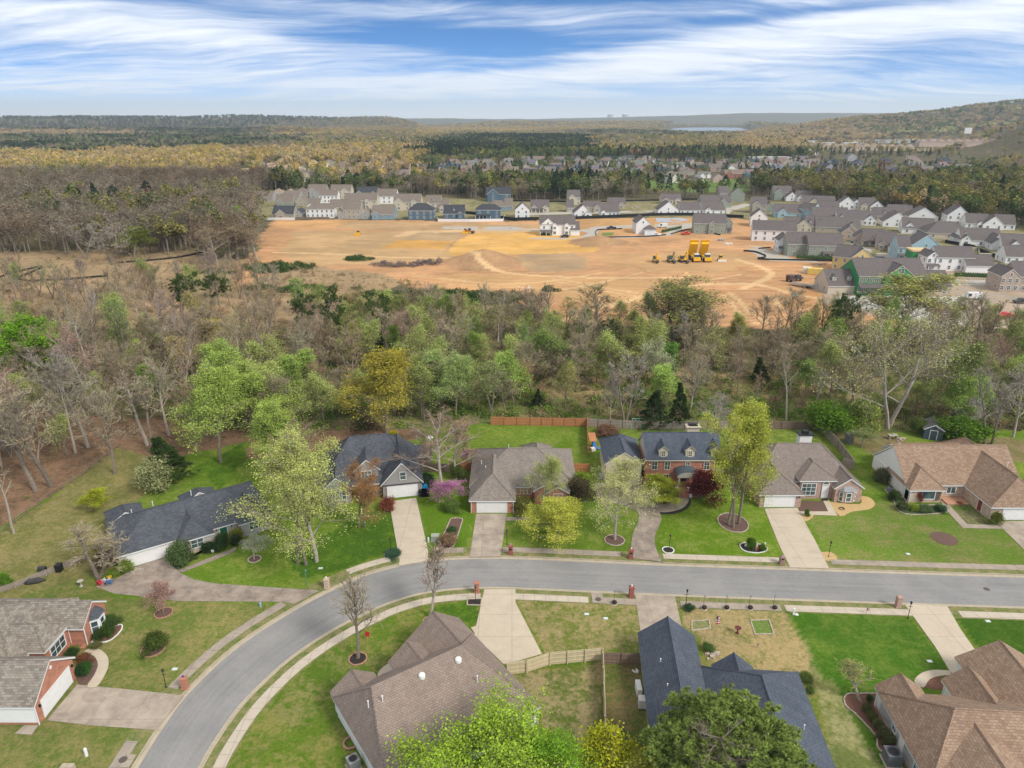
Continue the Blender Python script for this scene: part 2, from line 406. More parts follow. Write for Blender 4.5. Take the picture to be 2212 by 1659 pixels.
# polygon, colour A, colour B, threshold of B, streak 0..1, ragged edge in metres
ZONES = [
 # woodland belt behind the houses
 (dp((-900, 1500), (-900, 470), (500, 470), (620, 560), (900, 640), (1200, 700), (1700, 720), (3200, 720), (3200, 960), (1100, 960), (700, 1000), (0, 1500)), (.10, .105, .05), (.18, .14, .08), .52, 0, 3),
 (dp((-400, 860), (500, 820), (1000, 850), (2300, 850), (3000, 880), (3000, 950), (1000, 950), (600, 880), (-400, 900)), (.11, .145, .045), (.27, .20, .11), .55, 0, 4),
 (dp((760, 790), (1200, 800), (2300, 800), (2300, 850), (1200, 852), (760, 830)), (.17, .18, .06), (.34, .25, .14), .45, .3, 4),
 # dry grass clearing at the left of the site
 (dp((-500, 640), (-300, 560), (0, 545), (330, 530), (470, 560), (620, 560), (900, 575), (850, 640), (1080, 650), (900, 720), (500, 700), (0, 720), (-500, 760)), STRAW, (.25, .18, .11), .52, .5, 4),
 (dp((620, 660), (860, 650), (1000, 690), (900, 730), (640, 720)), (.27, .18, .14), (.20, .15, .10), .5, .4, 5),
 # leaf litter on the left
 (dp((-900, 1600), (-900, 800), (0, 900), (250, 900), (540, 940), (560, 960), (330, 1000), (250, 975), (0, 1160), (-300, 1400)), LIT, LITD, .52, 0, 2),
 # building site soil
 (dp((480, 640), (560, 520), (590, 474), (1090, 478), (1500, 474), (1600, 470), (1700, 500), (2300, 530), (3000, 640), (3000, 760), (2212, 712), (2000, 700), (1800, 700), (1760, 712), (1500, 706), (1230, 700), (1150, 665), (1060, 640), (900, 622), (840, 596), (620, 570), (560, 600)), (.52, .305, .165), (.355, .205, .11), .5, .75, 2.5),
 (dp((600, 560), (640, 500), (900, 500), (1000, 520), (1000, 560), (700, 575)), (.45, .30, .16), (.36, .25, .14), .5, .9, 3),
 (dp((740, 478), (1160, 484), (1160, 492), (900, 500), (700, 492)), (.36, .25, .15), (.46, .30, .16), .5, .6, 2),
 (dp((600, 478), (760, 476), (720, 492), (600, 492)), (.55, .32, .15), (.48, .29, .14), .5, .4, 1.5),
 (dp((880, 498), (1165, 494), (1175, 502), (960, 504), (850, 512)), (.56, .40, .24), (.50, .34, .19), .5, .6, 1.5),
 (dp((900, 503), (1000, 503), (990, 519), (860, 518)), (.33, .25, .16), (.40, .28, .16), .5, .6, 1.5),
 (dp((810, 537), (860, 518), (985, 520), (965, 538)), (.52, .30, .09), (.45, .26, .09), .5, .4, 1.5),
 (dp((965, 552), (1010, 503), (1230, 500), (1290, 520), (1290, 545), (1100, 552)), (.55, .32, .10), (.60, .40, .18), .55, .7, 2),
 (dp((1100, 560), (1130, 548), (1240, 548), (1280, 560), (1275, 582), (1150, 588)), (.33, .24, .155), (.38, .26, .15), .5, .9, 2.5),
 (dp((1700, 640), (1760, 615), (1800, 618), (1760, 665), (1700, 668)), (.38, .20, .09), (.45, .26, .12), .5, .5, 2),
 ([(P(1045, 572)[0] + 17 * math.cos(i * .35), P(1045, 572)[1] + 16 * math.sin(i * .35)) for i in range(18)], (.33, .205, .12), (.40, .25, .14), .5, 0, 1.5),
 ([(P(1292, 527)[0] + 15 * math.cos(i * .35), P(1292, 527)[1] + 12 * math.sin(i * .35)) for i in range(18)], (.34, .215, .125), (.40, .25, .14), .5, 0, 1.5),
 (dp((900, 590), (1100, 596), (1400, 610), (1500, 640), (1300, 650), (1000, 625)), (.43, .26, .125), (.50, .32, .17), .5, .9, 5), (dp((1300, 580), (1400, 590), (1560, 596), (1640, 560), (1500, 540), (1340, 550)), (.41, .26, .135), (.47, .30, .16), .5, .9, 5),
 # crushed stone around the clubhouse and street ends
 (dp((1750, 615), (1850, 555), (2000, 585), (2400, 600), (2400, 720), (2000, 700), (1830, 672), (1790, 640)), (.34, .30, .26), (.42, .30, .20), .52, .3, 2.5),
 (dp((1830, 640), (2080, 640), (2100, 700), (1990, 700), (1900, 672), (1830, 660)), (.48, .48, .47), (.38, .33, .28), .6, .2, 2),
 (dp((1160, 474), (1560, 468), (1600, 480), (1590, 490), (1500, 506), (1300, 506), (1180, 496)), (.40, .25, .13), (.52, .30, .13), .5, .5, 1.2),
 # new estate yards
 (dp((560, 474), (552, 424), (900, 424), (1060, 434), (1600, 434), (1700, 436), (2300, 470), (2500, 560), (2400, 585), (1900, 570), (1700, 505), (1600, 468), (1090, 470)), (.30, .25, .16), (.13, .15, .06), .5, 0, 2),
 (dp((1360, 390), (1620, 386), (1625, 413), (1500, 416), (1380, 404)), (.10, .17, .045), (.14, .19, .06), .5, 0, 3),
 # ---- lawns north of the street
 (dp((258, 975), (330, 1000), (545, 950), (760, 940), (1060, 915), (1270, 918), (1600, 915), (1770, 925), (1900, 935), (2400, 930), (2600, 1200), (2300, 1260), (1000, 1215), (700, 1290), (400, 1600), (-700, 1620), (-300, 1330)), G, G2, .52, .15, .6),
 (dp((248, 962), (330, 1005), (300, 1060), (250, 1120), (230, 1230), (0, 1320), (-300, 1400), (-300, 1320), (0, 1148)), (.15, .155, .05), DRY, .5, .1, 1.2),
 (dp((0, 1300), (170, 1250), (250, 1292), (610, 1305), (330, 1590), (300, 1900), (-500, 1900), (-300, 1400)), (.115, .155, .035), (.21, .195, .075), .5, .1, .8),
 (dp((420, 1010), (520, 960), (540, 985), (480, 1060)), G, GD, .5, 0, 1),
 (dp((545, 940), (760, 925), (900, 925), (900, 950), (545, 985)), LIT, LITD, .5, 0, 1.5),
 (dp((790, 1105), (850, 1085), (865, 1185), (740, 1230), (640, 1255), (620, 1200)), GD, G, .55, .1, 1),
 (dp((905, 1080), (1010, 1060), (1020, 1110), (1005, 1185), (935, 1195)), (.085, .17, .012), G, .5, 0, .8),
 (dp((1740, 1100), (1900, 1080), (2212, 1150), (2212, 1225), (1790, 1215)), (.125, .20, .03), (.23, .215, .085), .54, .35, .8),
 (dp((1400, 1080), (1640, 1080), (1690, 1210), (1425, 1205)), (.095, .175, .012), G2, .54, .15, .8),
 (dp((1770, 935), (1880, 930), (1960, 960), (2080, 945), (2300, 960), (2300, 1000), (1900, 990), (1840, 960)), (.15, .14, .06), (.22, .17, .10), .52, 0, 1.2),
 (dp((1500, 915), (1770, 918), (1830, 985), (1640, 985)), (.10, .15, .025), G2, .5, 0, 1),
 # ---- lawns south of the street
 ([(-30.5, 30), (-30.5, 56), (-26, 67.5), (-19, 75.5), (-8, 80.5), (0, 81), (105, 74.7), (105, 30)], (.10, .165, .02), (.20, .20, .06), .52, .05, .3),
 (kp(2, (-260, 1450), (0, 1120), (330, 960), (0, 800), (-500, 1250)), (.085, .145, .018), (.20, .20, .07), .50, 0, .8),
 (kp(2, (330, 690), (560, 650), (880, 560), (900, 700), (840, 740), (600, 620)), GD, G, .5, 0, .8),
 (kp(2, (1130, 555), (1910, 585), (1930, 900), (1690, 880), (1300, 915)), (.13, .16, .035), (.27, .23, .11), .47, 0, .5),
 (kp(2, (1130, 1060), (1690, 960), (1700, 1659), (1500, 1659)), (.105, .14, .03), (.29, .24, .13), .47, 0, .8),
 (kp(2, (1700, 985), (1940, 985), (2010, 1659), (1700, 1659)), (.17, .14, .065), (.09, .12, .03), .52, 0, .8),
 (kp(3, (-10, 600), (700, 655), (800, 900), (860, 1120), (980, 1659), (1200, 1659), (1000, 1250), (740, 700)), (.12, .16, .045), (.26, .25, .11), .5, .1, .3),
 (kp(3, (-10, 610), (660, 650), (800, 900), (880, 1150), (740, 1040), (470, 1030), (345, 940), (200, 1000), (100, 800), (-10, 740)), (.33, .26, .13), (.18, .18, .065), .56, 0, .5),
 (kp(3, (700, 650), (1460, 662), (1640, 880), (1720, 1030), (1500, 1100), (1300, 1180), (1290, 1659), (1200, 1659), (1000, 1250), (830, 920)), (.05, .125, .012), (.12, .18, .03), .53, .35, .35),
 (kp(3, (1760, 675), (2300, 690), (2300, 1000), (1900, 870)), (.045, .11, .012), (.08, .14, .018), .55, .1, .35),
 (kp(3, (860, 1080), (960, 1080), (1290, 1659), (980, 1659)), (.14, .17, .05), (.30, .29, .14), .52, .2, .5),
]
def track(pts, w_, a=(.62, .43, .25), b=(.54, .36, .19)):
    l = smooth(dp(*pts), 5); ZONES.append((offset(l, w_ / 2) + offset(l, -w_ / 2)[::-1], a, b, .5, .5, .25))
for q in (((1180, 700), (1290, 672), (1390, 640), (1480, 620), (1560, 612), (1650, 618), (1730, 640), (1790, 650)), ((1590, 560), (1640, 575), (1665, 590), (1650, 605), (1600, 625)), ((590, 545), (700, 548), (850, 556), (980, 560), (1100, 590), (1300, 600), (1480, 600))): track(q, 3.2)
for q in (((1560, 635), (1580, 655), (1600, 680), (1640, 700)), ((1575, 632), (1598, 652), (1620, 676), (1660, 696)), ((1480, 588), (1500, 600), (1540, 604), (1600, 592)), ((1380, 640), (1450, 655), (1540, 690)), ((1395, 636), (1465, 650), (1555, 684)), ((1660, 640), (1700, 672), (1760, 680)), ((1300, 660), (1400, 690), (1450, 700)), ((1190, 600), (1300, 620), (1420, 640)), ((1190, 606), (1300, 627), (1420, 648)), ((950, 600), (1050, 612), (1160, 610), (1300, 590)), ((1020, 625), (1120, 632), (1250, 620), (1400, 585))): track(q, 1.5)
for q in (((650, 490), (700, 484), (760, 480)), ((1010, 503), (985, 520), (960, 545)), ((700, 530), (800, 545), (960, 542)), ((620, 520), (700, 512), (800, 505)), ((1100, 586), (1190, 592), (1290, 580)), ((1290, 565), (1370, 575), (1400, 590))): track(q, 1.6, (.36, .215, .11), (.42, .26, .14))
def build_ground():
    NR, NCc = 1150, 540
    ys = 26.0 * (16500 / 26.0) ** (np.linspace(0, 1, NR) ** 1.12)
    us = np.linspace(-1, 1, NCc); us = np.sign(us) * (np.abs(us) * .72 + .28 * np.abs(us) ** 3) * 1.55
    Y = np.repeat(ys, NCc); X = np.tile(us, NR) * (Y + 18)
    Z_ = height(X, Y)
    colA = np.empty((NR * NCc, 3)); colA[:] = (.13, .115, .07)
    colB = np.empty_like(colA); colB[:] = (.09, .085, .055)
    thr = np.full(NR * NCc, .5); stk = np.zeros(NR * NCc)
    jx = fbm(X / 3., Y / 3., 41) - .5; jy = fbm(X / 3., Y / 3., 57) - .5
    jx2 = fbm(X / 22., Y / 22., 43) - .5; jy2 = fbm(X / 22., Y / 22., 59) - .5
    for poly, a, b, th, st, e in ZONES:
        k = e * 1.2; k2 = e * 2.2 if e > 1.1 else 0
        px, py = X + jx * 2 * k + jx2 * 2 * k2, Y + jy * 2 * k + jy2 * 2 * k2
        mk = inpoly(px, py, poly)
        colA[mk] = a; colB[mk] = b; thr[mk] = th; stk[mk] = st
    # sink the ground under the road bed
    rp = offset(OUTER, .9) + offset(INNER, -.9)[::-1]
    mk = inpoly(X, Y, rp); Z_ = np.where(mk, -.5, Z_)
    fy, fx = np.mgrid[0:NR - 1, 0:NCc - 1]; i = (fy * NCc + fx).ravel()
    faces = np.stack([i, i + 1, i + NCc + 1, i + NCc], 1)
    me = bpy.data.meshes.new('ground'); nf = len(faces)
    me.vertices.add(NR * NCc); me.vertices.foreach_set('co', np.stack([X, Y, Z_], 1).astype('f').ravel())
    me.loops.add(nf * 4); me.loops.foreach_set('vertex_index', faces.astype('i').ravel())
    me.polygons.add(nf); me.polygons.foreach_set('loop_start', np.arange(0, nf * 4, 4, dtype='i')); me.polygons.foreach_set('loop_total', np.full(nf, 4, 'i'))
    me.update(calc_edges=True)
    me.polygons.foreach_set('use_smooth', [True] * nf)
    one = np.ones((NR * NCc, 1))
    for nm, arr in (('soil_a', colA), ('soil_b', colB)):
        at = me.attributes.new(nm, 'FLOAT_COLOR', 'POINT'); at.data.foreach_set('color', np.hstack([arr, one]).astype('f').ravel())
    for nm, arr in (('patch', thr), ('streak', stk)):
        at = me.attributes.new(nm, 'FLOAT', 'POINT'); at.data.foreach_set('value', arr.astype('f'))
    m, t, b = newmat('ground_cover')
    A = t.new('ShaderNodeAttribute', attribute_name='soil_a').outputs['Color']; B = t.new('ShaderNodeAttribute', attribute_name='soil_b').outputs['Color']
    TH_ = t.new('ShaderNodeAttribute', attribute_name='patch').outputs['Fac']; ST = t.new('ShaderNodeAttribute', attribute_name='streak').outputs['Fac']
    p = world_co(t)
    nA = t.noise(p, .22, 7, .66, .3); nB = t.noise(t.mapping(p, (.035, .30, 1), (0, 0, rad(4))), 1.0, 8, .7, .9)
    mxn = t.new('ShaderNodeMix', data_type='FLOAT'); t.put(mxn.inputs[0], ST); t.put(mxn.inputs[2], nA); t.put(mxn.inputs[3], nB)
    f = t.math('MULTIPLY_ADD', t.math('SUBTRACT', t.math('MULTIPLY_ADD', t.math('SUBTRACT', t.noise(p, 1.1, 8, .7, .5), .5), t.ramp(ST, 0, .5, 1.15, .15), mxn.outputs[0]), TH_), 5.0, .45, clamp=True)
    c = t.mix(f, A, B)
    fine = t.noise(p, 2.6, 7, .8)
    c = t.mix(t.ramp(fine, .3, .7), t.mix(1, c, (.58, .62, .58), 'MULTIPLY'), t.mix(1, c, (1.42, 1.36, 1.34), 'MULTIPLY'))
    mid = t.noise(p, .035, 6, .6)
    c = t.mix(t.ramp(mid, .35, .65), t.mix(1, c, (.80, .82, .82), 'MULTIPLY'), t.mix(1, c, (1.16, 1.14, 1.10), 'MULTIPLY'))
    # tyre and grader tracks on the bare soil
    wv = t.new('ShaderNodeTexWave', wave_type='BANDS', bands_direction='Y'); t.put(wv.inputs['Vector'], t.mapping(p, (.3, 1, 1), (0, 0, rad(6))))
    wv.inputs['Scale'].default_value = .10; wv.inputs['Distortion'].default_value = 9; wv.inputs['Detail'].default_value = 4; wv.inputs['Detail Scale'].default_value = .35
    tr = t.math('MULTIPLY', t.math('MULTIPLY', wv.outputs['Fac'], t.ramp(ST, .35, .9)), .45)
    c = t.mix(tr, c, t.mix(1, c, (1.28, 1.26, 1.22), 'MULTIPLY'))
    t.put(b.inputs['Base Color'], c); b.inputs['Roughness'].default_value = 1; b.inputs['Specular IOR Level'].default_value = 0.05
    bump(t, b, t.noise(p, 3.5, 8, .7), .12, .5)
    me.materials.append(m)
    o = bpy.data.objects.new('ground', me); C.objects.link(o); tag(o, kind='structure')
build_ground()
water = MB(); water.face([(x, y, -1.0) for x, y in LAKE])
_m, _t, _b = newmat('lake_water'); _t.put(_b.inputs['Base Color'], (.10, .14, .17)); _b.inputs['Roughness'].default_value = .15
tag(water.build('lake', _m), kind='structure')
# ------------------------------------------------------------ street
def ribbon(name, line, d0, d1, z, mat, z1=None, closed_z=None, kind='structure', thick=0.):
    a = offset(line, d0); b = offset(line, d1); mb = MB(); z1 = z if z1 is None else z1
    L = 0.; me_uv = []
    for i in range(len(a) - 1):
        s = math.hypot(a[i + 1][0] - a[i][0], a[i + 1][1] - a[i][1])
        q = [(*a[i], z), (*a[i + 1], z), (*b[i + 1], z1), (*b[i], z1)]
        if d1 < d0: q = q[::-1]
        mb.face(q); me_uv.append((L, L + s)); L += s
        if thick:
            for (p, zz) in ((a, z), (b, z1)):
                mb.face([(*p[i], zz - thick), (*p[i + 1], zz - thick), (*p[i + 1], zz), (*p[i], zz)]); me_uv.append(None)
    if thick:
        for i in (0, len(a) - 1):
            mb.face([(*a[i], z - thick), (*b[i], z1 - thick), (*b[i], z1), (*a[i], z)]); me_uv.append(None)
    o = mb.build(name, mat); return tag(o, kind=kind)
ASPH, t, b = newmat('asphalt')
at = t.new('ShaderNodeAttribute', attribute_name='along'); v = at.outputs['Vector']
st = t.noise(t.mapping(v, (.035, 1.5, 1)), 1.0, 8, .62); gr = t.noise(world_co(t), 9, 6, .75); bl = t.noise(world_co(t), .18, 9, .65, .3)
c = t.mix(t.ramp(st, .3, .7), (.185, .183, .180), (.265, .262, .258)); c = t.mix(t.math('MULTIPLY', t.ramp(gr, .3, .7), .4), c, (.27, .27, .27))
c = t.mix(t.math('MULTIPLY', t.ramp(bl, .42, .72), .55), c, (.33, .32, .305))
crk = t.noise(t.mapping(v, (.5, 2.5, 1)), 1.4, 9, .6); ck = t.math('MULTIPLY', t.math('LESS_THAN', t.math('ABSOLUTE', t.math('SUBTRACT', crk, .5)), .005), .55)
c = t.mix(ck, c, (.07, .07, .07))
t.put(b.inputs['Base Color'], c); b.inputs['Roughness'].default_value = .88
bump(t, b, gr, .01, .4)
def road():
    n = 150
    def res(l):
        d = [0]
        for i in range(1, len(l)): d.append(d[-1] + math.hypot(l[i][0] - l[i - 1][0], l[i][1] - l[i - 1][1]))
        s = np.linspace(0, d[-1], n); return np.interp(s, d, [p[0] for p in l]), np.interp(s, d, [p[1] for p in l])
    o = res(offset(OUTER, -.5)); i_ = res(offset(INNER, .5)); mb = MB(); K_ = 8
    vs = []; al = []
    for k in range(n):
        for j in range(K_ + 1):
            f = j / K_; crown = .06 * (1 - (2 * f - 1) ** 2)
            vs.append((o[0][k] * (1 - f) + i_[0][k] * f, o[1][k] * (1 - f) + i_[1][k] * f, -.12 + crown)); al.append((k * 1.3, f * 7.5, 0))
    mb.v = vs
    for k in range(n - 1):
        for j in range(K_):
            a_ = k * (K_ + 1) + j; mb.f.append((a_, a_ + 1, a_ + K_ + 2, a_ + K_ + 1)[::-1] if False else (a_, a_ + K_ + 1, a_ + K_ + 2, a_ + 1)[::-1]); mb.m.append(0)
    ob = mb.build('road', ASPH); tag(ob, kind='structure')
    at_ = ob.data.attributes.new('along', 'FLOAT_VECTOR', 'POINT'); at_.data.foreach_set('vector', np.array(al, 'f').ravel())
road()
KERB = concrete('kerb_concrete', (.46, .40, .30), (.38, .33, .25), joint=3)
WALKL = concrete('pale_sidewalk', (.52, .46, .375), (.45, .395, .32), joint=1.5)
WALKD = concrete('weathered_sidewalk', (.38, .325, .265), (.28, .24, .20), joint=1.5)
for nm, ln, sgn in (('kerb', OUTER, -1), ('kerb', INNER, 1)):
    ribbon(nm, ln, 0, sgn * .16, .03, KERB, thick=.5); ribbon('gutter', ln, sgn * .16, sgn * .62, -.085, KERB, -.115, thick=.4)
VERGE, t, b = newmat('verge_grass')
n = t.noise(world_co(t), .8, 9, .7); n2 = t.noise(world_co(t), 4, 8, .7)
c = t.mix(t.ramp(n, .38, .6), (.10, .145, .03), (.24, .21, .10)); c = t.mix(t.ramp(n2, .3, .7), t.mix(1, c, (.7, .7, .7), 'MULTIPLY'), t.mix(1, c, (1.3, 1.3, 1.3), 'MULTIPLY'))
t.put(b.inputs['Base Color'], c); b.inputs['Roughness'].default_value = 1
ribbon('verge', OUTER, 0, 2.4, .012, VERGE, .004); ribbon('verge', INNER, 0, -2.4, .012, VERGE, .004)
def cut(line, x0, y0, x1, y1):        # part of a line between the points closest to two places
    f = lambda x, y: min(range(len(line)), key=lambda i: (line[i][0] - x) ** 2 + (line[i][1] - y) ** 2)
    a, b_ = f(x0, y0), f(x1, y1); return line[min(a, b_):max(a, b_) + 1]
def densify(l, step=.5):
    out = []
    for i in range(len(l) - 1):
        d = math.hypot(l[i + 1][0] - l[i][0], l[i + 1][1] - l[i][1]); n = max(1, int(d / step))
        out += [(l[i][0] + (l[i + 1][0] - l[i][0]) * k / n, l[i][1] + (l[i + 1][1] - l[i][1]) * k / n) for k in range(n)]
    return out + [l[-1]]
OUTER = densify(OUTER); INNER = densify(INNER)
for ax, ay, bx, by, mt in ((-37.9, 36, -37.5, 55.5, WALKD), (-36.9, 62.5, -29, 77, WALKD), (-22.3, 83.6, -17.3, 86.6, WALKL), (-11.0, 88.3, -7.2, 88.7, WALKD), (-1.6, 88.8, 15.8, 87.6, WALKD), (22, 87.1, 39, 86.1, WALKL), (46, 85.7, 105, 82.5, WALKD)):
    ribbon('sidewalk', cut(OUTER, ax, ay, bx, by), .95, 2.2, .045, mt, thick=.12)
for ax, ay, bx, by, mt in ((-30.5, 36, -4.4, 81, WALKL), (.5, 80.9, 10.3, 80.2, WALKL), (12.1, 80.1, 16.7, 79.7, WALKD), (22.3, 79.3, 35.5, 78.5, WALKD), (36, 78.5, 52, 77.6, WALKL), (58, 77.3, 105, 74.7, WALKL)):
    ribbon('sidewalk', cut(INNER, ax, ay, bx, by), -.95, -2.2, .045, mt, thick=.12)
def slab(name, poly, mat, z=.05, thick=.12):
    mb = MB(); mb.prism(poly, z - thick, z); return tag(mb.build(name, mat), kind='structure')
DL = concrete('pale_driveway', (.53, .46, .36), (.47, .40, .315), joint=4.2)
DG = concrete('stained_driveway', (.42, .36, .29), (.27, .225, .185), joint=4.5)
DD = concrete('dark_stained_driveway', (.36, .30, .25), (.20, .165, .14), joint=4)
slab('driveway', kp(1, (305, 1350), (500, 1120), (800, 1148), (1190, 1190), (1010, 1413), (600, 1385)), DG)
slab('driveway', kp(1, (870, 360), (1070, 290), (1110, 345), (1175, 400), (1260, 440), (1400, 465), (1700, 485), (2065, 510), (1910, 598), (1830, 583), (1150, 578), (850, 540), (740, 530), (620, 485), (780, 420)), DD)
slab('path', kp(1, (1150, 380), (1480, 250), (1530, 225), (1530, 245), (1490, 272), (1180, 392)), DD, .055)
slab('driveway', kp(5, (940, 1022), (1160, 992), (1190, 1130), (1255, 1420), (1262, 1500), (1018, 1541), (1025, 1500), (985, 1280)), DL)
slab('driveway', kp(5, (1645, 1122), (1892, 1122), (1860, 1350), (1840, 1468), (1592, 1471), (1610, 1350)), DG)
slab('path', kp(5, (1890, 1150), (2090, 1145), (2090, 1175), (1888, 1178)), WALKD, .055)
slab('driveway', smooth(kp(6, (960, 1340), (975, 1160), (1030, 1010), (960, 930), (700, 860), (680, 760), (700, 735), (1060, 735), (1075, 830), (1140, 900), (1205, 990), (1200, 1060), (1160, 1150), (1160, 1240), (1210, 1368), (1222, 1376), (985, 1345), (960, 1340)), 4), DD)
slab('path', smooth(kp(6, (1130, 905), (1260, 900), (1330, 858), (1425, 858), (1425, 890), (1380, 935), (1290, 965), (1200, 968), (1140, 930)), 4), DG, .057)
slab('driveway', kp(7, (110, 942), (378, 935), (400, 985), (520, 1200), (632, 1425), (318, 1418), (230, 1240)), DL)
slab('path', kp(7, (380, 965), (625, 965), (580, 868), (625, 868), (700, 998), (398, 988)), DL, .056)
slab('driveway', kp(7, (1990, 1045), (2380, 1040), (2480, 1400), (2270, 1330), (2040, 1105)), DG)
slab('path', kp(7, (1530, 875), (1570, 875), (1650, 960), (1750, 1068), (2010, 1075), (2040, 1105), (1715, 1098), (1610, 985)), WALKD, .056)
slab('driveway', kp(2, (927, 502), (1128, 502), (1130, 590), (1300, 920), (1080, 985), (1050, 985), (860, 800), (905, 600)), DL)
slab('path', kp(2, (840, 750), (890, 735), (890, 770), (860, 780)), DL, .056)
slab('path', smooth(kp(2, (235, 1080), (240, 1040), (280, 1000), (330, 975), (350, 1000), (300, 1060), (240, 1100)), 3), DL, .056)
slab('driveway', kp(2, (1905, 538), (2160, 545), (2210, 760), (2180, 860), (1945, 860), (1935, 760)), DG)
slab('driveway', kp(3, (1440, 602), (1715, 612), (1800, 760), (1940, 960), (1760, 1060), (1730, 1030), (1640, 880)), DL)
slab('path', smooth(kp(3, (1730, 1030), (1620, 1025), (1540, 1050), (1500, 1100), (1560, 1140), (1600, 1085), (1680, 1062), (1745, 1060)), 3), DL, .056)
slab('path', smooth(kp(1, (545, 905), (600, 880), (660, 900), (700, 945), (700, 1010), (660, 1090), (620, 1135), (565, 1130), (610, 1060), (635, 990), (610, 935), (560, 915)), 3), DL, .056)
slab('patio', kp(1, (95, 1438), (160, 1383), (250, 1383), (205, 1445)), DG, .06)
def manhole(x, y, z, label, slabpoly=None):
    e = empty('manhole', label, 'manhole cover', (x, y, z))
    if slabpoly:
        mb = MB(); mb.prism([(p[0] - x, p[1] - y) for p in slabpoly], -.1, .02); mb.build('concrete_apron', WALKD, e)
    mb = MB(); mb.lathe([(.42, .0), (.42, .035)], 20); mb.build('cover_ring', plain('iron', (.13, .11, .09), .6), e)
    mb = MB(); mb.lathe([(.34, .036), (.34, .045)], 20); mb.build('cover', plain('worn_iron', (.10, .085, .07), .6), e)
x, y = W(1, 798, 1608); manhole(x, y, .05, 'round storm drain cover in a concrete apron at the bottom left kerb', kp(1, (795, 1568), (885, 1576), (835, 1659), (725, 1659)))
x, y = W(2, 1664, 568); manhole(x, y, .05, 'round drain cover in a square concrete apron in the south sidewalk', kp(2, (1618, 524), (1692, 528), (1702, 592), (1628, 590)))
x, y = W(3, 1970, 497); manhole(x, y, -.09, 'round manhole cover in the asphalt at the right end of the street')
x, y = W(2, 95, 462); manhole(x, y, -.09, 'round manhole cover in the asphalt in the bend beside the bare street tree')
# ------------------------------------------------------------ houses
WIN = {}
def window_mesh(w_, h_, nx, ny, frame, arch=False, sill=True):
    k = (w_, h_, nx, ny, frame.name, arch)
    if k in WIN: return WIN[k]
    mb = MB(); f = .11; d = .09
    mb.box(-w_ / 2 - f, -d, -f, w_ / 2 + f, 0, 0); mb.box(-w_ / 2 - f, -d, h_, w_ / 2 + f, 0, h_ + f)
    mb.box(-w_ / 2 - f, -d, 0, -w_ / 2, 0, h_); mb.box(w_ / 2, -d, 0, w_ / 2 + f, 0, h_)
    for i in range(1, nx): x = -w_ / 2 + w_ * i / nx; mb.box(x - .035, -d + .03, 0, x + .035, 0, h_)
    for i in range(1, ny):
        z = h_ * i / ny
        for j in range(nx):
            xa = -w_ / 2 + w_ * j / nx + (.036 if j else 0); xb = -w_ / 2 + w_ * (j + 1) / nx - (.036 if j < nx - 1 else 0)
            mb.box(xa, -d + .032, z - .03, xb, 0, z + .03)
    if arch:
        r = w_ / 2 + f; pts = [(r * math.cos(a), h_ + f + r * math.sin(a)) for a in [PI * i / 10 for i in range(11)]]
        ri = w_ / 2; pi_ = [(ri * math.cos(a), h_ + f + ri * math.sin(a)) for a in [PI * i / 10 for i in range(11)]]
        for i in range(10):
            mb.face([(pi_[i][0], -d, pi_[i][1]), (pi_[i + 1][0], -d, pi_[i + 1][1]), (pts[i + 1][0], -d, pts[i + 1][1]), (pts[i][0], -d, pts[i][1])])
            mb.face([(pts[i][0], -d, pts[i][1]), (pts[i + 1][0], -d, pts[i + 1][1]), (pts[i + 1][0], 0, pts[i + 1][1]), (pts[i][0], 0, pts[i][1])])
    fo = mb.build('window_frame', frame); fm = fo.data; bpy.data.objects.remove(fo)
    mb = MB(); mb.box(-w_ / 2, -.03, 0, w_ / 2, 0, h_)
    if arch: mb.face([(p[0], -.03, p[1]) for p in pi_][::-1])
    po = mb.build('pane', GLASS); pm = po.data; bpy.data.objects.remove(po)
    WIN[k] = (fm, pm); return WIN[k]
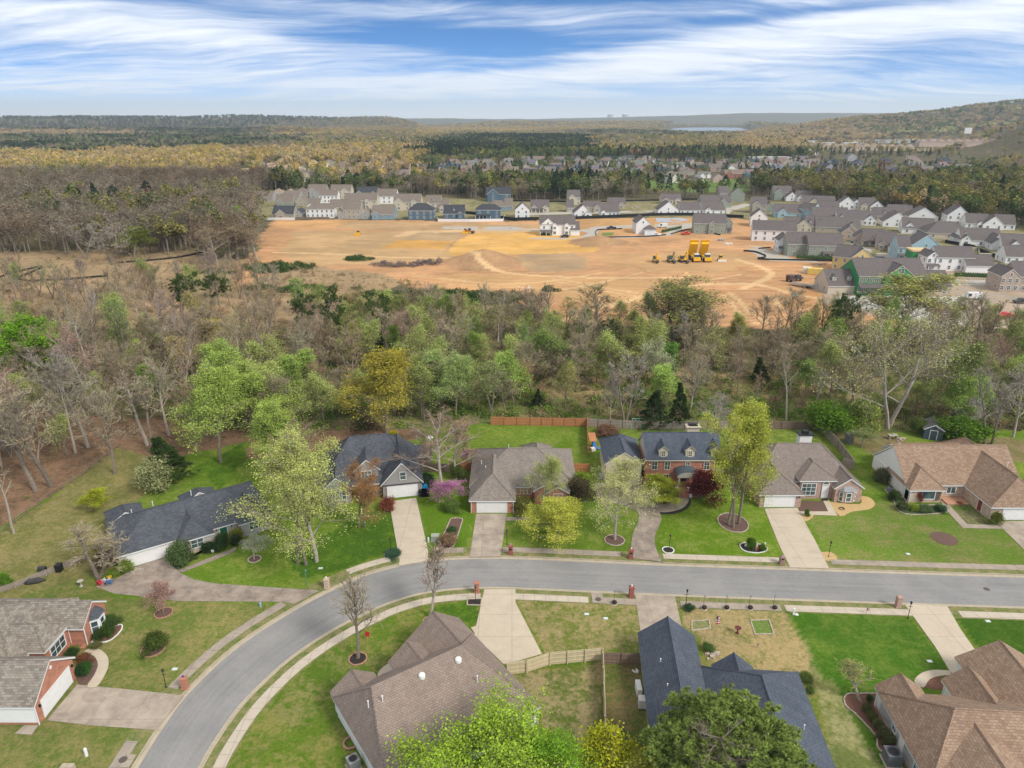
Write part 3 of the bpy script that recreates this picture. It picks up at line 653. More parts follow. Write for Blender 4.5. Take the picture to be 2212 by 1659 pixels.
class House:
    def __init__(s, name, label, cat='house', loc=(0, 0, 0), rz=0., wall=S_WHITE, roof=R_GREY, trim=WHITE, group=None, gable=None, wt=.35):
        s.e = empty(name, label, cat, loc, rz, group); s.w = MB(); s.r = MB(); s.t = MB()
        s.wm = wall; s.rm = roof; s.tm = trim; s.gm = gable; s.wt = wt
    def block(s, x0, x1, y0, y1, ze, zr, axis='x', h0=None, h1=None, zb=0, ov=.35, wm=0, walls=True, rid=True, tt=.24, off=None):
        """rectangle of eaves, eave height, ridge height, ridge direction; h0/h1 = hip length at each end, None = gable"""
        g = .2
        if axis == 'y':
            T = lambda p: (p[1], p[0], p[2]); x0, x1, y0, y1 = y0, y1, x0, x1
        else: T = lambda p: p
        ym = (y0 + y1) / 2 if off is None else off; a = x0 + (h0 or 0); b = x1 - (h1 or 0)
        def shell(z0, ins, th, mb, mat):
            vs = [(x0 + ins, y0 + ins, ze + z0), (x1 - ins, y0 + ins, ze + z0), (x1 - ins, y1 - ins, ze + z0), (x0 + ins, y1 - ins, ze + z0),
                  (a + (ins if h0 is None else 0), ym, zr + z0), (b - (ins if h1 is None else 0), ym, zr + z0)]
            vs += [(v[0], v[1], v[2] - th) for v in vs]
            fs = [(0, 1, 5, 4), (2, 3, 4, 5), (3, 0, 4), (1, 2, 5)]
            if h0 is None: fs.remove((3, 0, 4))
            if h1 is None: fs.remove((1, 2, 5))
            lo = [tuple(i + 6 for i in f[::-1]) for f in fs]; ed = [(0, 1), (2, 3)]
            ed += [(3, 0)] if h0 is not None else [(3, 4), (4, 0)]
            ed += [(1, 2)] if h1 is not None else [(1, 5), (5, 2)]
            fs = fs + lo + [(j, i, i + 6, j + 6) if False else (i, i + 6, j + 6, j) for i, j in ed]
            if axis == 'y': fs = [f[::-1] for f in fs]
            mb.solid([T(v) for v in vs], fs, mat)
        shell(.0, 0, .05, s.r, 0); shell(-.052, .03, tt, s.t, 0)
        if rid:
            def cap(p, q):
                s.r.tube([T(p), T(q)], .11, 4, 1, True)
            cap((a, ym, zr + .0), (b, ym, zr + .0))
            if h0 is not None: cap((a, ym, zr), (x0, y0, ze)); cap((a, ym, zr), (x0, y1, ze))
            if h1 is not None: cap((b, ym, zr), (x1, y0, ze)); cap((b, ym, zr), (x1, y1, ze))
        if walls:
            wx0 = x0 + (ov if h0 is not None else g); wx1 = x1 - (ov if h1 is not None else g); wy0 = y0 + ov; wy1 = y1 - ov
            sl = (zr - ze) / max(.01, ym - y0); zt = ze - .2 + sl * ov * .0
            vs = []
            for x in (wx0, wx1): vs += [(x, wy0, zb), (x, wy1, zb), (x, wy1, zt), (x, wy0, zt)]
            n = len(vs)
            both = []
            fs = [(0, 4, 7, 3), (1, 2, 6, 5), (3, 7, 6, 2), (0, 3, 2, 1), (4, 5, 6, 7)]
            if axis == 'y': fs = [f[::-1] for f in fs]
            s.w.solid([T(v) for v in vs], fs, wm)
            for (x, hh, sg) in ((wx0, h0, -1), (wx1, h1, 1)):      # gable triangles as thick as a wall
                if hh is None:
                    zp = zr - .3; k = (zp - zt) / sl if sl > 0 else 0
                    ya, yb = max(wy0, ym - (zp - zt) / max(sl, .01)), min(wy1, ym + (zp - zt) / max(sl, .01))
                    xi = x - sg * .25
                    tv = [(x, ya, zt), (x, yb, zt), (x, ym, zp), (xi, ya, zt), (xi, yb, zt), (xi, ym, zp)]
                    ff = [(0, 2, 1) if sg > 0 else (0, 1, 2), (3, 4, 5), (0, 3, 5, 2), (1, 2, 5, 4)]
                    s.w.solid([T(v) for v in tv], ff, 1 if s.gm else wm)
    def wall_box(s, x0, x1, y0, y1, z0, z1, m=0): s.w.box(x0, y0, z0, x1, y1, z1, m)
    def trimbox(s, x0, x1, y0, y1, z0, z1): s.t.box(x0, y0, z0, x1, y1, z1)
    def on(s, o, x, y, z, face): o.parent = s.e; o.location = (x, y, z); o.rotation_euler = (0, 0, rad(face)); return o
    def win(s, x, y, z, w_=.9, h_=1.4, nx=1, ny=2, face=0, arch=False, frame=None, name='window'):
        fm, pm = window_mesh(w_, h_, nx, ny, frame or s.tm, arch)
        o = bpy.data.objects.new(name, None) if False else bpy.data.objects.new(name, fm); C.objects.link(o); s.on(o, x, y, z, face)
        p = bpy.data.objects.new('pane', pm); C.objects.link(p); p.parent = o
        return o
    def garage(s, x, y, w_=4.9, h_=2.15, face=0, mat=None, rows=4):
        mb = MB(); mat = mat or WHITE
        for i in range(rows): mb.box(-w_ / 2, -.05, i * h_ / rows + .012, w_ / 2, 0, (i + 1) * h_ / rows - .012)
        mb.box(-w_ / 2 + .01, -.03, 0.01, w_ / 2 - .01, 0.001, h_ - .01)
        o = mb.build('garage_door', mat); s.on(o, x, y, .06, face)
        mb = MB(); mb.box(-w_ / 2 - .12, -.08, 0, -w_ / 2 - .002, 0, h_ + .12); mb.box(w_ / 2 + .002, -.08, 0, w_ / 2 + .12, 0, h_ + .12); mb.box(-w_ / 2, -.08, h_ + .002, w_ / 2, 0, h_ + .12)
        f = mb.build('door_frame', s.tm, o)
        return o
    def door(s, x, y, z=.15, face=0, mat=None, w_=1., h_=2.1, trans=False):
        mb = MB(); mb.box(-w_ / 2, -.05, 0, w_ / 2, 0, h_); o = mb.build('front_door', mat or WHITE); s.on(o, x, y, z, face)
        mb = MB(); mb.box(-w_ / 2 - .1, -.07, 0, -w_ / 2 - .002, 0, h_ + .1); mb.box(w_ / 2 + .002, -.07, 0, w_ / 2 + .1, 0, h_ + .1); mb.box(-w_ / 2, -.07, h_ + .002, w_ / 2, 0, h_ + .1)
        mb.build('door_frame', s.tm, o)
        mb = MB(); mb.box(w_ / 2 - .18, -.12, .95, w_ / 2 - .1, -.05, 1.05); mb.build('door_handle', GREYM, o)
        return o
    def part(s, name, mb, mat, parent=None): return mb.build(name, mat, parent or s.e)
    def vent(s, x, y, z, r=.06, h=.5, mat=None):
        mb = MB(); mb.lathe([(r, -.3), (r, h), (r * 1.5, h + .01), (r * 1.5, h + .07)], 8); o = mb.build('vent_pipe', mat or WHITE, s.e); o.location = (x, y, z)
    def lamp(s, x, y, z, face=0):
        mb = MB(); mb.box(-.08, -.25, 0, .08, -.05, .3); mb.box(-.03, -.06, .1, .03, 0, .2); o = mb.build('wall_lamp', DARKM); s.on(o, x, y, z, face)
    def finish(s):
        w_ = s.w.build('wall', [s.wm, s.gm] if s.gm else s.wm, s.e)
        rdg = MC.get(s.rm.name + '_cap')
        if not rdg:
            rdg = s.rm.copy(); rdg.name = s.rm.name + '_cap'; MC[rdg.name] = rdg
        s.r.build('roof', [s.rm, rdg], s.e)
        if s.t.v: s.t.build('fascia', s.tm, s.e)
        return s.e
# 1: brick ranch, lower left
h = House('brick_house', 'red brick ranch with mottled grey roof and bay window at the bottom left corner', wall=B_RED, roof=R_H1)
h.block(-66, -49.75, 57.5, 65.0, 2.7, 5.6)
h.block(-68, -51.5, 69.6, 75.0, 2.75, 4.75)
h.block(-75, -55.3, 62.5, 75.4, 2.75, 6.4, h1=5.5)
h.block(-60, -53.4, 65.3, 70.3, 3.0, 5.0, h1=2.4)
h.wall_box(-62, -50.3, 57.78, 57.85, 0.35, 2.5) if False else None
mb = MB(); mb.box(-64, 57.76, .35, -50.0, 57.84, 2.45); h.part('white_side_wall', mb, S_WHITE)
h.garage(-49.95, 61.25, 4.9, 2.2, 90); h.lamp(-49.95, 58.35, 1.9, 90); h.lamp(-49.95, 64.2, 1.9, 90)
mb = MB(); mb.lathe([(.25, 0), (.25, .05)], 4); o = mb.build('gable_vent', WHITE); h.on(o, -49.92, 61.25, 4.5, 90); o.rotation_euler = (0, rad(90), 0)
h.win(-53.75, 67.9, .8, 2.6, 1.5, 3, 2, 90); h.win(-53.75, 67.9, 2.5, .9, .1, 3, 1, 90, arch=False)
mb = MB(); mb.prism([(-51.75, 71.2), (-50.95, 71.8), (-50.95, 73.0), (-51.75, 73.6)], .1, 2.6); b_ = h.part('bay_window', mb, WHITE)
for (x, y, f) in ((-50.92, 72.4, 90), (-51.33, 71.48, 37), (-51.33, 73.32, 143)):
    fm, pm = window_mesh(.7, 1.5, 1, 2, WHITE); o = bpy.data.objects.new('window', fm); C.objects.link(o); o.parent = b_; o.location = (x, y, .75); o.rotation_euler = (0, 0, rad(f))
    # panes of the bay
    p_ = bpy.data.objects.new('pane', pm); C.objects.link(p_); p_.parent = b_; p_.location = (x, y, .75); p_.rotation_euler = (0, 0, rad(f))
mb = MB(); a_ = [(-51.75, 70.95), (-50.75, 71.6), (-50.75, 73.2), (-51.75, 73.85)]
mb.solid([(*p, 2.62) for p in a_] + [(-51.75, 71.9, 3.6), (-51.75, 72.9, 3.6)], [(0, 1, 4), (1, 2, 5, 4), (2, 3, 5), (3, 2, 1, 0)]); h.part('bay_roof', mb, R_BLACK, b_)
mb = MB(); mb.box(-54.5, 69.9, .02, -52.2, 71.2, .35); mb.box(-52.2, 69.2, .02, -51.7, 70.1, .2); h.part('porch', mb, B_RED); h.door(-53.6, 70.5, .35, 90, plain('dark_door', (.1, .05, .04)))
for q in ((-51.6, 69.85), (-49.88, 57.7)): mb = MB(); mb.tube([(*q, .1), (*q, 2.6)], .06, 5); h.part('downpipe', mb, WHITE)
h.finish()
# 2: white ranch with black roof, rotated
rz2 = math.atan2(9.2, 13.6) ; O2 = (-55.4, 85.6)
h = House('ranch_house', 'low white ranch with near-black hipped roof and long white garage door at the left', loc=(*O2, 0), rz=rad(34.5), wall=S_PEACH, roof=R_BLACK)
h.block(-.6, 21.4, -.6, 11.6, 2.5, 5.3, h0=5.4, h1=5.4)
h.block(7.3, 12.4, -1.8, 6, 2.5, 4.5, 'y', h0=2.4); h.block(15.9, 20.9, -1.6, 5, 2.5, 4.3, 'y', h0=2.4)
h.block(-.5, 4.8, 9, 14.0, 2.5, 4.2, 'y', h1=2.4); h.block(10.0, 15.5, 9, 12.8, 2.5, 4.3, 'y', h1=2.3)
h.garage(3.5, -.25, 5.4, 2.1); h.lamp(3.5, -.25, 2.25)
h.win(9.9, -1.45, .8, 1.6, 1.3, 2, 2); h.win(18.3, -1.25, .9, 1.5, 1.2, 2, 2); h.door(13.9, -.25, .15, 0, plain('green_door', (.01, .14, .07))); h.lamp(15.1, -.25, 1.9); h.lamp(12.9, -.25, 1.9)
mb = MB(); mb.box(7.7, -1.52, 0, 12.0, -1.46, .5); h.part('brick_base', mb, B_BUFF)
h.vent(3, 9.2, 3.6); h.vent(6, 9.0, 4.2); h.vent(11.5, 8.4, 4.6); h.finish()
# 3: grey stone and siding, dark roof
h = House('gabled_house', 'grey stone house with dark roof half hidden behind budding trees', loc=(-31.2, 103.4, 0), rz=rad(12), wall=B_STONE, roof=R_BLACK, gable=S_GREY)
h.block(-.4, 4.9, -.4, 9, 2.7, 5.1, 'y')
h.block(9.4, 16.6, -.2, 12, 2.7, 6.6, 'y')
h.block(-.2, 16.2, 3, 15, 2.7, 8.0, h0=5, h1=5)
h.block(5.0, 9.6, 2.2, 8, 4.6, 6.6, 'y'); h.block(4.8, 9.8, 1.0, 4.5, 2.6, 3.4, 'x')
h.block(14.4, 19.2, 9.5, 14.0, 2.6, 3.9, 'x', h1=2)
h.garage(13.0, 0, 4.9, 2.1, rows=4); h.win(13.2, 0, 3.4, .9, 1.3, 1, 2)
for x in (1.2, 2.3, 3.4): h.win(x, -.2, .8, .55, 1.6, 1, 2)
h.win(7.2, 2.4, 3.0, 1.6, 1.3, 3, 2); h.door(7.4, 1.6, .2, 0, plain('dark_door', (.1, .05, .04)))
mb = MB(); mb.box(9.4, -.02, 2.42, 16.5, .08, 2.62) if False else mb.box(9.62, -.12, 2.45, 16.4, .0, 2.62); h.part('brow_ledge', mb, R_BLACK)
h.finish()
# 4: long weathered grey roof, brick garage front
h = House('ranch_house', 'brick ranch under a large weathered grey-brown roof with a white garage door facing the street', loc=(0, 0, 0), wall=B_RED, roof=R_GREY)
h.block(-7.0, .6, 100.6, 112, 2.5, 5.3, 'y', h0=3.9)
h.block(-7.2, 11.0, 105.2, 119.6, 2.5, 6.2, h0=6.6, h1=6.6)
h.block(-5.6, 5.5, 104, 119.2, 2.52, 6.0, 'y', h0=4, h1=5) if False else None
h.block(3.4, 9.6, 103.6, 110, 2.6, 4.4, 'y'); h.block(5.6, 9.5, 103.0, 107, 2.58, 3.7, 'y'); h.block(1.5, 7.5, 114, 121.0, 2.5, 4.6, 'y', h1=3)
h.garage(-3.25, 100.94, 4.75, 2.15); h.win(2.0, 105.6, 1.0, 2.4, 1.35, 4, 2); h.win(7.6, 103.25, .9, 1.4, 1.3, 2, 2)
for x in (-6.62, .2): mb = MB(); mb.tube([(x, 100.85, .05), (x, 100.85, 2.5)], .055, 5); h.part('downpipe', mb, WHITE)
h.vent(-4.5, 108.5, 4.1); h.vent(-5.3, 111, 3.9); h.vent(-.6, 118.5, 3.4); h.finish()
# 5: two-storey colonial with cream garage wing
h = House('colonial_house', 'two storey red brick colonial with three white dormers, arched porch and cream garage wing', wall=B_RED, roof=R_NAVY, trim=CREAM, gable=S_CREAM)
h.block(22.9, 36.2, 109.6, 117.8, 5.3, 8.6)
for x in (26.0, 30.6, 35.1 - .1):
    h.w.box(x - .75, 110.1, 5.4, x + .75, 113.2, 7.0, 1)
    h.block(x - 1.0, x + 1.0, 109.85, 114.2, 6.95, 7.85, 'y', walls=False, tt=.14)
    h.w.solid([(x - .75, 110.1, 7.0), (x + .75, 110.1, 7.0), (x, 110.1, 7.6)], [(0, 1, 2)], 1)
    h.win(x, 110.1, 5.75, .55, .95, 2, 3)
for x in (24.6, 26.8, 33.6, 35.6 - .2): h.win(x, 109.95, 3.3, .85, 1.4, 2, 2)
h.win(30.3, 109.95, 3.6, .65, 1.05, 2, 2)
for x in (24.6, 26.7, 33.8, 35.4): h.win(x, 109.95, .9, .85, 1.4, 2, 2)
# porch
mb = MB(); mb.box(28.2, 107.3, .02, 31.6, 109.94, .95); pf = h.part('porch', mb, B_RED)
mb = MB()
for i in range(4): mb.box(28.6, 106.0 + i * .33, .02, 31.2, 106.0 + (i + 1) * .33, .22 + i * .2)
mb.box(28.2, 105.9, .02, 28.55, 107.3, 1.0); mb.box(31.25, 105.9, .02, 31.6, 107.3, 1.0); h.part('steps', mb, B_RED, pf)
for x in (28.45, 31.35):
    mb = MB(); mb.lathe([(.22, .95), (.2, 1.05), (.17, 1.1), (.15, 2.9), (.22, 3.0), (.22, 3.1)], 12, 0, (x, 107.6, 0)); h.part('column', mb, CREAM, pf)
mb = MB(); n = 12; R = 1.95
arc = [(29.9 + R * math.cos(PI * i / n), 3.15 + .95 * math.sin(PI * i / n)) for i in range(n + 1)]
for i in range(n):
    (xa, za), (xb, zb) = arc[i], arc[i + 1]
    mb.face([(xa, 107.25, za), (xb, 107.25, zb), (xb, 109.94, zb), (xa, 109.94, za)][::-1])
h.part('porch_roof', mb, plain('standing_seam', (.10, .13, .15), .4, metal=.3), pf)
mb = MB()
for i in range(n): 
    (xa, za), (xb, zb) = arc[i], arc[i + 1]
    mb.face([(xa, 107.32, za - .03), (29.9, 107.32, 3.16), (xb, 107.32, zb - .03)][::-1]) if False else mb.face([(29.9, 107.32, 3.16), (xa, 107.32, za - .02), (xb, 107.32, zb - .02)])
mb.box(28.1, 107.3, 3.0, 31.7, 107.6, 3.16); h.part('porch_gable', mb, CREAM, pf)
h.door(29.9, 109.95, .95, 0, plain('dark_door', (.1, .05, .04)), 1.0, 2.05)
for q in (29.1, 30.5): mb = MB(); mb.box(q, 109.85, .95, q + .2, 109.9, 2.9); h.part('sidelight', mb, GLASS)
mb = MB(); mb.lathe([(.05, 0), (.22, .02), (.22, .05)], 12); o = mb.build('wreath', plain('wreath', (.8, .8, .78)), h.e); o.rotation_euler = (rad(90), 0, 0); o.location = (29.9, 109.86, 2.3)
# chimney
mb = MB(); mb.box(31.6, 117.0, 0, 33.8, 118.2, 8.0); mb.box(31.4, 116.8, 8.0, 34.0, 118.4, 8.2); ch = h.part('chimney', mb, S_CREAM)
mb = MB(); mb.box(31.9, 117.2, 8.2, 33.5, 118.0, 8.6); h.part('chimney_cap', mb, DARKM, ch)
h.finish()
gg = House('garage_wing', 'cream gabled garage between the brick colonial and its side yard', 'garage', wall=S_CREAM, roof=R_NAVY, trim=CREAM)
gg.block(16.0, 22.9, 110.4, 116.6, 4.1, 6.4, 'y'); gg.block(16.2, 23.2, 114.0, 121.0, 3.9, 6.5, h0=3.4, h1=3.4)
gg.win(19.5, 110.62, 4.0, .75, .8, 2, 2); gg.garage(19.4, 110.6, 5.2, 2.3, 0, S_CREAM)
gg.finish()
# 6
h = House('brick_house', 'pinkish brick house with taupe hipped roof, tall entry window and small bay gable', wall=B_PINK, roof=R_TAUPE)
h.block(40.4, 47.9, 102.4, 111, 2.55, 5.2, 'y', h0=3.6)
h.block(40.8, 58.4, 106.4, 119.0, 2.9, 7.0, h0=5.6, h1=4.6)
h.block(48.0, 54.4, 105.3, 110, 3.6, 5.5, 'y', h0=3.2)
h.block(53.5, 58.6, 104.3, 112, 2.7, 4.5, 'y')
h.block(38.2, 44, 112.5, 118, 2.5, 4.9, h0=3)
h.garage(44.0, 102.75, 4.8, 2.1); h.lamp(47.1, 102.75, 1.9); h.lamp(41.2, 102.75, 1.9)
h.win(49.8, 105.6, .75, 2.3, 2.1, 3, 3); h.door(52.6, 105.6, .2, 0, WHITE, .95, 2.1); h.win(52.6, 105.62, 2.5, .95, .12, 1, 1, arch=True)
mb = MB(); mb.prism([(54.5, 104.55), (55.1, 104.0), (56.7, 104.0), (57.3, 104.55)], .1, 2.2); b_ = h.part('bay_window', mb, B_PINK)
for x, y, f in ((55.9, 103.98, 0), (54.8, 104.27, -42), (57.0, 104.27, 42)):
    fm, pm = window_mesh(.75 if f == 0 else .45, 1.5, 1, 2, WHITE); o = bpy.data.objects.new('window', fm); C.objects.link(o); o.parent = b_; o.location = (x, y, .4); o.rotation_euler = (0, 0, rad(f))
    o2 = bpy.data.objects.new('pane', pm); C.objects.link(o2); o2.parent = b_; o2.location = (x, y, .4); o2.rotation_euler = (0, 0, rad(f))
mb = MB(); mb.solid([(54.3, 104.56, 2.22), (54.95, 103.8, 2.22), (56.85, 103.8, 2.22), (57.5, 104.56, 2.22), (55.2, 104.56, 2.95), (56.6, 104.56, 2.95)], [(0, 1, 4), (1, 2, 5, 4), (2, 3, 5), (3, 2, 1, 0)]); h.part('bay_roof', mb, plain('seam_metal', (.24, .25, .26), .5), b_)
mb = MB(); mb.box(52.2, 117.2, 3, 54.4, 118.6, 6.4); ch = h.part('chimney', mb, WHITE)
mb = MB(); mb.box(51.9, 117.0, 6.4, 54.7, 118.8, 6.6); mb.box(52.8, 117.5, 6.6, 53.8, 118.3, 7.1); h.part('chimney_cap', mb, DARKM, ch)
h.vent(51.2, 112.4, 6.2, .05, .3, DARKM); h.finish()
# 7
h = House('tan_roof_house', 'long house with tan shingle roof and pale blue-white side wall at the right edge', wall=B_BUFF, roof=R_TAN, gable=S_WHITE)
h.block(66.0, 85.6, 105.6, 117.4, 2.6, 7.2)
mb = MB(); mb.box(66.1, 104.5, .3, 66.18, 117.0, 2.5); mb.box(66.1, 104.0, .3, 66.18, 105.6, 2.45); h.part('white_side_wall', mb, S_WHITE)
h.block(65.8, 71.9, 104.0, 112, 2.5, 5.1, 'y', h0=3.1)
h.block(75.8, 86.0, 98.4, 111.6, 2.55, 6.5, 'y', h0=2.6)
h.block(79.4, 86.6, 96.9 + 1.2, 103, 3.0, 4.4, 'y', h0=.5) if False else None
h.block(69.0, 84.6, 115.0, 120.4, 2.6, 4.6); h.block(79.6, 86.2, 113.0, 121.2, 2.9, 5.6, 'y', h1=3)
h.win(69.3, 104.35, .7, 2.1, 1.5, 1, 1); h.win(74.0, 105.95, .9, 1.4, 1.1, 2, 1); h.garage(80.6, 98.75, 4.9, 2.1)
o = h.win(66.1, 110.6, 1.9, .5, 1.1, 1, 2, -90)
mb = MB(); mb.box(79.0, 98.1, 3.0, 85, 98.5, 4.0) if False else mb.box(79.2, 100.0, 3.2, 84.8, 100.3, 4.4); h.part('gable_siding', mb, S_WHITE)
mb = MB(); mb.box(72.2, 103.4, .03, 75.9, 105.9, .25); h.part('porch', mb, plain('terracotta', (.45, .25, .16)))
h.door(76.15, 101.4, .2, -90, plain('red_door', (.25, .04, .03)))
h.vent(83.2, 107, 5.6); h.vent(70.5, 117.2, 4.2); h.finish()
mb = MB(); 
for i in range(4): mb.box(70.6 + i * .22, 104.24, .4, 70.64 + i * .22, 104.3, 2.0)
for i in range(4): mb.box(70.5, 104.21, .5 + i * .4, 71.4, 104.25, .54 + i * .4)
tag(mb.build('trellis', plain('dark_wood', (.06, .04, .03))), 'dark wooden trellis on the buff brick wall beside the picture window', 'trellis')
# 8 big brown roof, bottom centre
h = House('brown_roof_house', 'large house with steep brown shingle roof and two white skylight domes at the bottom centre', loc=(-6.1, 71.1, 0), rz=rad(-55.5), wall=S_WHITE, roof=R_BROWN)
h.block(2.6, 16.2, -17.6, 0, 2.6, 6.5, 'y', h0=2.6, h1=4.4, off=7.6)
h.block(-.9, 9, -7.0, .02, 2.58, 5.1, 'x'); h.block(1.3, 8.4, -10.5, -5.6, 2.7, 4.5, 'x'); h.block(1.8, 8, -17.5, -12.4, 2.62, 4.35, 'x')
h.garage(4.0, -.33, 4.9, 2.15, 180); h.win(15.82, -2.6, 1.0, 1.3, 1.2, 2, 2, 90)
for x, y, z in ((8.8, -5.6, 6.0), (8.7, -9.9, 6.05)):
    mb = MB(); mb.lathe([(.36, -.3), (.36, .1), (.34, .2), (.22, .3), (.05, .34)], 16); o = h.part('skylight_dome', mb, WHITE); o.location = (x, y, z)
for x, y, z in ((11.5, -4.9, 5.0), (9.3, -14.6, 5.9), (9.0, -16.0, 5.8)): h.vent(x, y, z)
mb = MB(); mb.tube([(16.0, .05 - .33, .1), (16.0, -.28, 2.5)], .055, 5); h.part('downpipe', mb, WHITE)
h.finish()
# 9 dark slate-blue roofs
h = House('slate_roof_house', 'house with dark slate-blue roofs beside the big pine at the bottom', loc=(15.0, 69.1, 0), rz=rad(-5), wall=S_GREY, roof=R_NAVY)
h.block(0, 6.7, -30, 0, 2.6, 5.2, 'y')
h.block(6.4, 17.2, -30, -5.0, 2.6, 5.9, 'y', h1=4.6)
h.block(7.8, 12.4, -12, -4.7, 2.62, 4.5, 'y')
for x, y, z in ((1.9, -6.4, 4.1), (2.2, -10.2, 4.2), (1.3, -14.5, 3.8), (14.9, -14.5, 4.2)): h.vent(x, y, z, .05, .35)
h.garage(3.3, -.2, 4.9, 2.15, 180)
mb = MB(); mb.box(-.5, -9.5, .3, -.1 + .44, -8.6, 1.4); h.part('utility_box', mb, plain('white_box', (.6, .6, .58)))
h.finish()
# 10 tan roof lower right
h = House('tan_roof_house', 'large tan shingle house with white walls filling the bottom right corner', loc=(39.2, 60.6, 0), rz=rad(-4), wall=S_WHITE, roof=R_TAN)
h.block(0, 27, -12.5, -.9, 2.65, 6.4, 'x', h0=4.3)
h.block(0, 11.5, -26, -6.6, 2.62, 5.7, 'y')
h.block(0, 4.9, -6, .1, 2.6, 4.4, 'y'); h.block(7.6, 12.4, -7, 1.4, 2.7, 4.7, 'y'); h.block(10.9, 19.6, -8, 5.2, 2.6, 5.2, 'y')
mb = MB(); mb.box(.26, -25, .05, .34, -.6, .5); h.part('brick_base', mb, B_PINK)
h.win(.35, -4.7, 1.1, .8, 1.2, 2, 2, -90); h.win(.35, -9.5, 1.1, .8, 1.2, 2, 2, -90); h.garage(15.2, 4.98, 4.9, 2.15, 180)
for y in (.4, -.3): 
    mb = MB(); mb.lathe([(.12, .1), (.1, 2.5)], 10, 0, (7.95, y + .6, 0)); h.part('column', mb, WHITE)
mb = MB(); mb.box(11.6, -12.6, 3, 13.4, -11.2, 6.3); ch = h.part('chimney', mb, WHITE)
mb = MB(); mb.box(11.5, -12.7, 6.3, 13.5, -11.1, 6.42); h.part('chimney_cap', mb, plain('rusty_cap', (.42, .22, .12), .7, .5, 3), ch)
mb = MB(); mb.lathe([(.2, 6.42), (.2, 6.9), (.3, 6.92), (.3, 7.1)], 12, 0, (12.5, -11.9, 0)); h.part('flue', mb, GREYM, ch)
mb = MB(); mb.tube([(.3, -.5, .1), (.3, -.5, 2.5)], .055, 5); h.part('downpipe', mb, WHITE)
h.finish()
# shed at the wood's edge
x, y = P(2010, 942)
h = House('garden_shed', 'small dark blue-grey garden shed among shrubs behind the tan roofed house', 'shed', loc=(x, y, 0), rz=rad(-20), wall=siding('shed_siding', (.07, .10, .13), .3), roof=shingle('shed_roof', (.13, .13, .13), (.17, .17, .17)))
h.block(-1.9, 1.9, -2.2, 2.2, 2.3, 3.4, 'y', ov=.2); h.door(.0, -2.02, .1, 0, plain('shed_door', (.06, .085, .11)), 1.2, 1.9); h.finish()
# ------------------------------------------------------------ fences
def fence(name, label, pts, h0, mat, post=2.4, gap=.0, cat='fence', th=.05, plank=.14, rail=True, picket=False):
    e = empty(name, label, cat, (pts[0][0], pts[0][1], 0)); ox, oy = pts[0]
    pk = MB(); rl = MB(); ps = MB(); R_ = random.Random(len(pts) * 7 + int(h0 * 10))
    for k in range(len(pts) - 1):
        a, b_ = pts[k], pts[k + 1]; L = math.hypot(b_[0] - a[0], b_[1] - a[1]); ang = math.atan2(b_[1] - a[1], b_[0] - a[0])
        M = Matrix.Translation((a[0] - ox, a[1] - oy, 0)) @ Matrix.Rotation(ang, 4, 'Z')
        n = max(1, int(L / plank))
        for i in range(n):
            hh = h0 + R_.uniform(-.03, .03); x = i * L / n
            pk.box(x + .006 + gap / 2, -th / 2, .04, x + L / n - .006 - gap / 2, th / 2, hh, M=M)
        if rail:
            for z in (.35, h0 * .5, h0 - .3): rl.box(0, -th / 2 - .05, z, L, -th / 2 - .002, z + .1, M=M)
        m_ = max(1, round(L / post))
        for i in range(m_ + 1):
            x = i * L / m_; ps = MB(); ps.box(x - .06, -th / 2 - .14, 0, x + .06, -th / 2 - .052, h0 + .06, M=M); ps.build('post', mat, e)
    pk.build('planks', mat, e)
    if rail: rl.build('rails', mat, e)
    return e
def woodm(name, c1, c2, pl=.14):
    m, t, b = newmat(name); uv = uv_co(t)
    n = t.noise(t.mapping(uv, (7, .4, 1)), 1.0, 4, .6); n2 = t.noise(world_co(t), .5, 5)
    c = t.mix(t.ramp(n, .32, .68), c1, c2); c = t.mix(t.math('MULTIPLY', t.ramp(n2, .35, .65), .4), c, t.mix(1, c, (.7, .68, .66), 'MULTIPLY'))
    t.put(b.inputs['Base Color'], c); b.inputs['Roughness'].default_value = .85; return m
W_OR = woodm('stained_cedar', (.40, .17, .075), (.50, .24, .11)); W_GR = woodm('weathered_wood', (.26, .22, .19), (.38, .33, .29))
W_BG = woodm('new_pine', (.52, .45, .30), (.62, .54, .37)); W_DK = woodm('old_brown_wood', (.17, .12, .095), (.27, .20, .16))
fence('privacy_fence', 'long orange stained wooden fence behind the weathered grey roofed ranch', kp(6, (-170, 262), (150, 268), (608, 275)), 1.85, W_OR)
fence('privacy_fence', 'orange stained side fence running from the wood to the brick colonial driveway', kp(6, (608, 275), (612, 460), (615, 520)), 1.85, W_OR)
fence('privacy_fence', 'short orange fence between the weathered grey ranch and the colonial driveway', kp(6, (487, 645), (625, 650)), 1.8, W_OR)
fence('privacy_fence', 'brown fence between the dark roofed stone house and the redbud yard', kp(5, (1160, 775), (1500, 785)), 1.7, W_DK)
fence('privacy_fence', 'short red-orange fence against the left wall of the weathered grey ranch', kp(5, (1510, 770), (1640, 770)), 1.8, W_OR)
fence('privacy_fence', 'grey weathered back fence behind the brick colonial with bare trunks along it', kp(6, (612, 280), (700, 285), (1000, 298), (1500, 300), (2020, 300)), 1.9, W_GR)
fence('privacy_fence', 'grey-brown back fence behind the pinkish brick house', kp(7, (60, 297), (340, 302), (550, 300)), 1.9, W_DK)
fence('privacy_fence', 'grey side fence running diagonally from the wood past the pinkish brick house', kp(7, (552, 300), (700, 450), (825, 620)), 1.9, W_GR)
fence('privacy_fence', 'short return fence closing the pinkish brick house yard on its right', kp(7, (740, 600), (828, 625)), 1.8, W_GR)
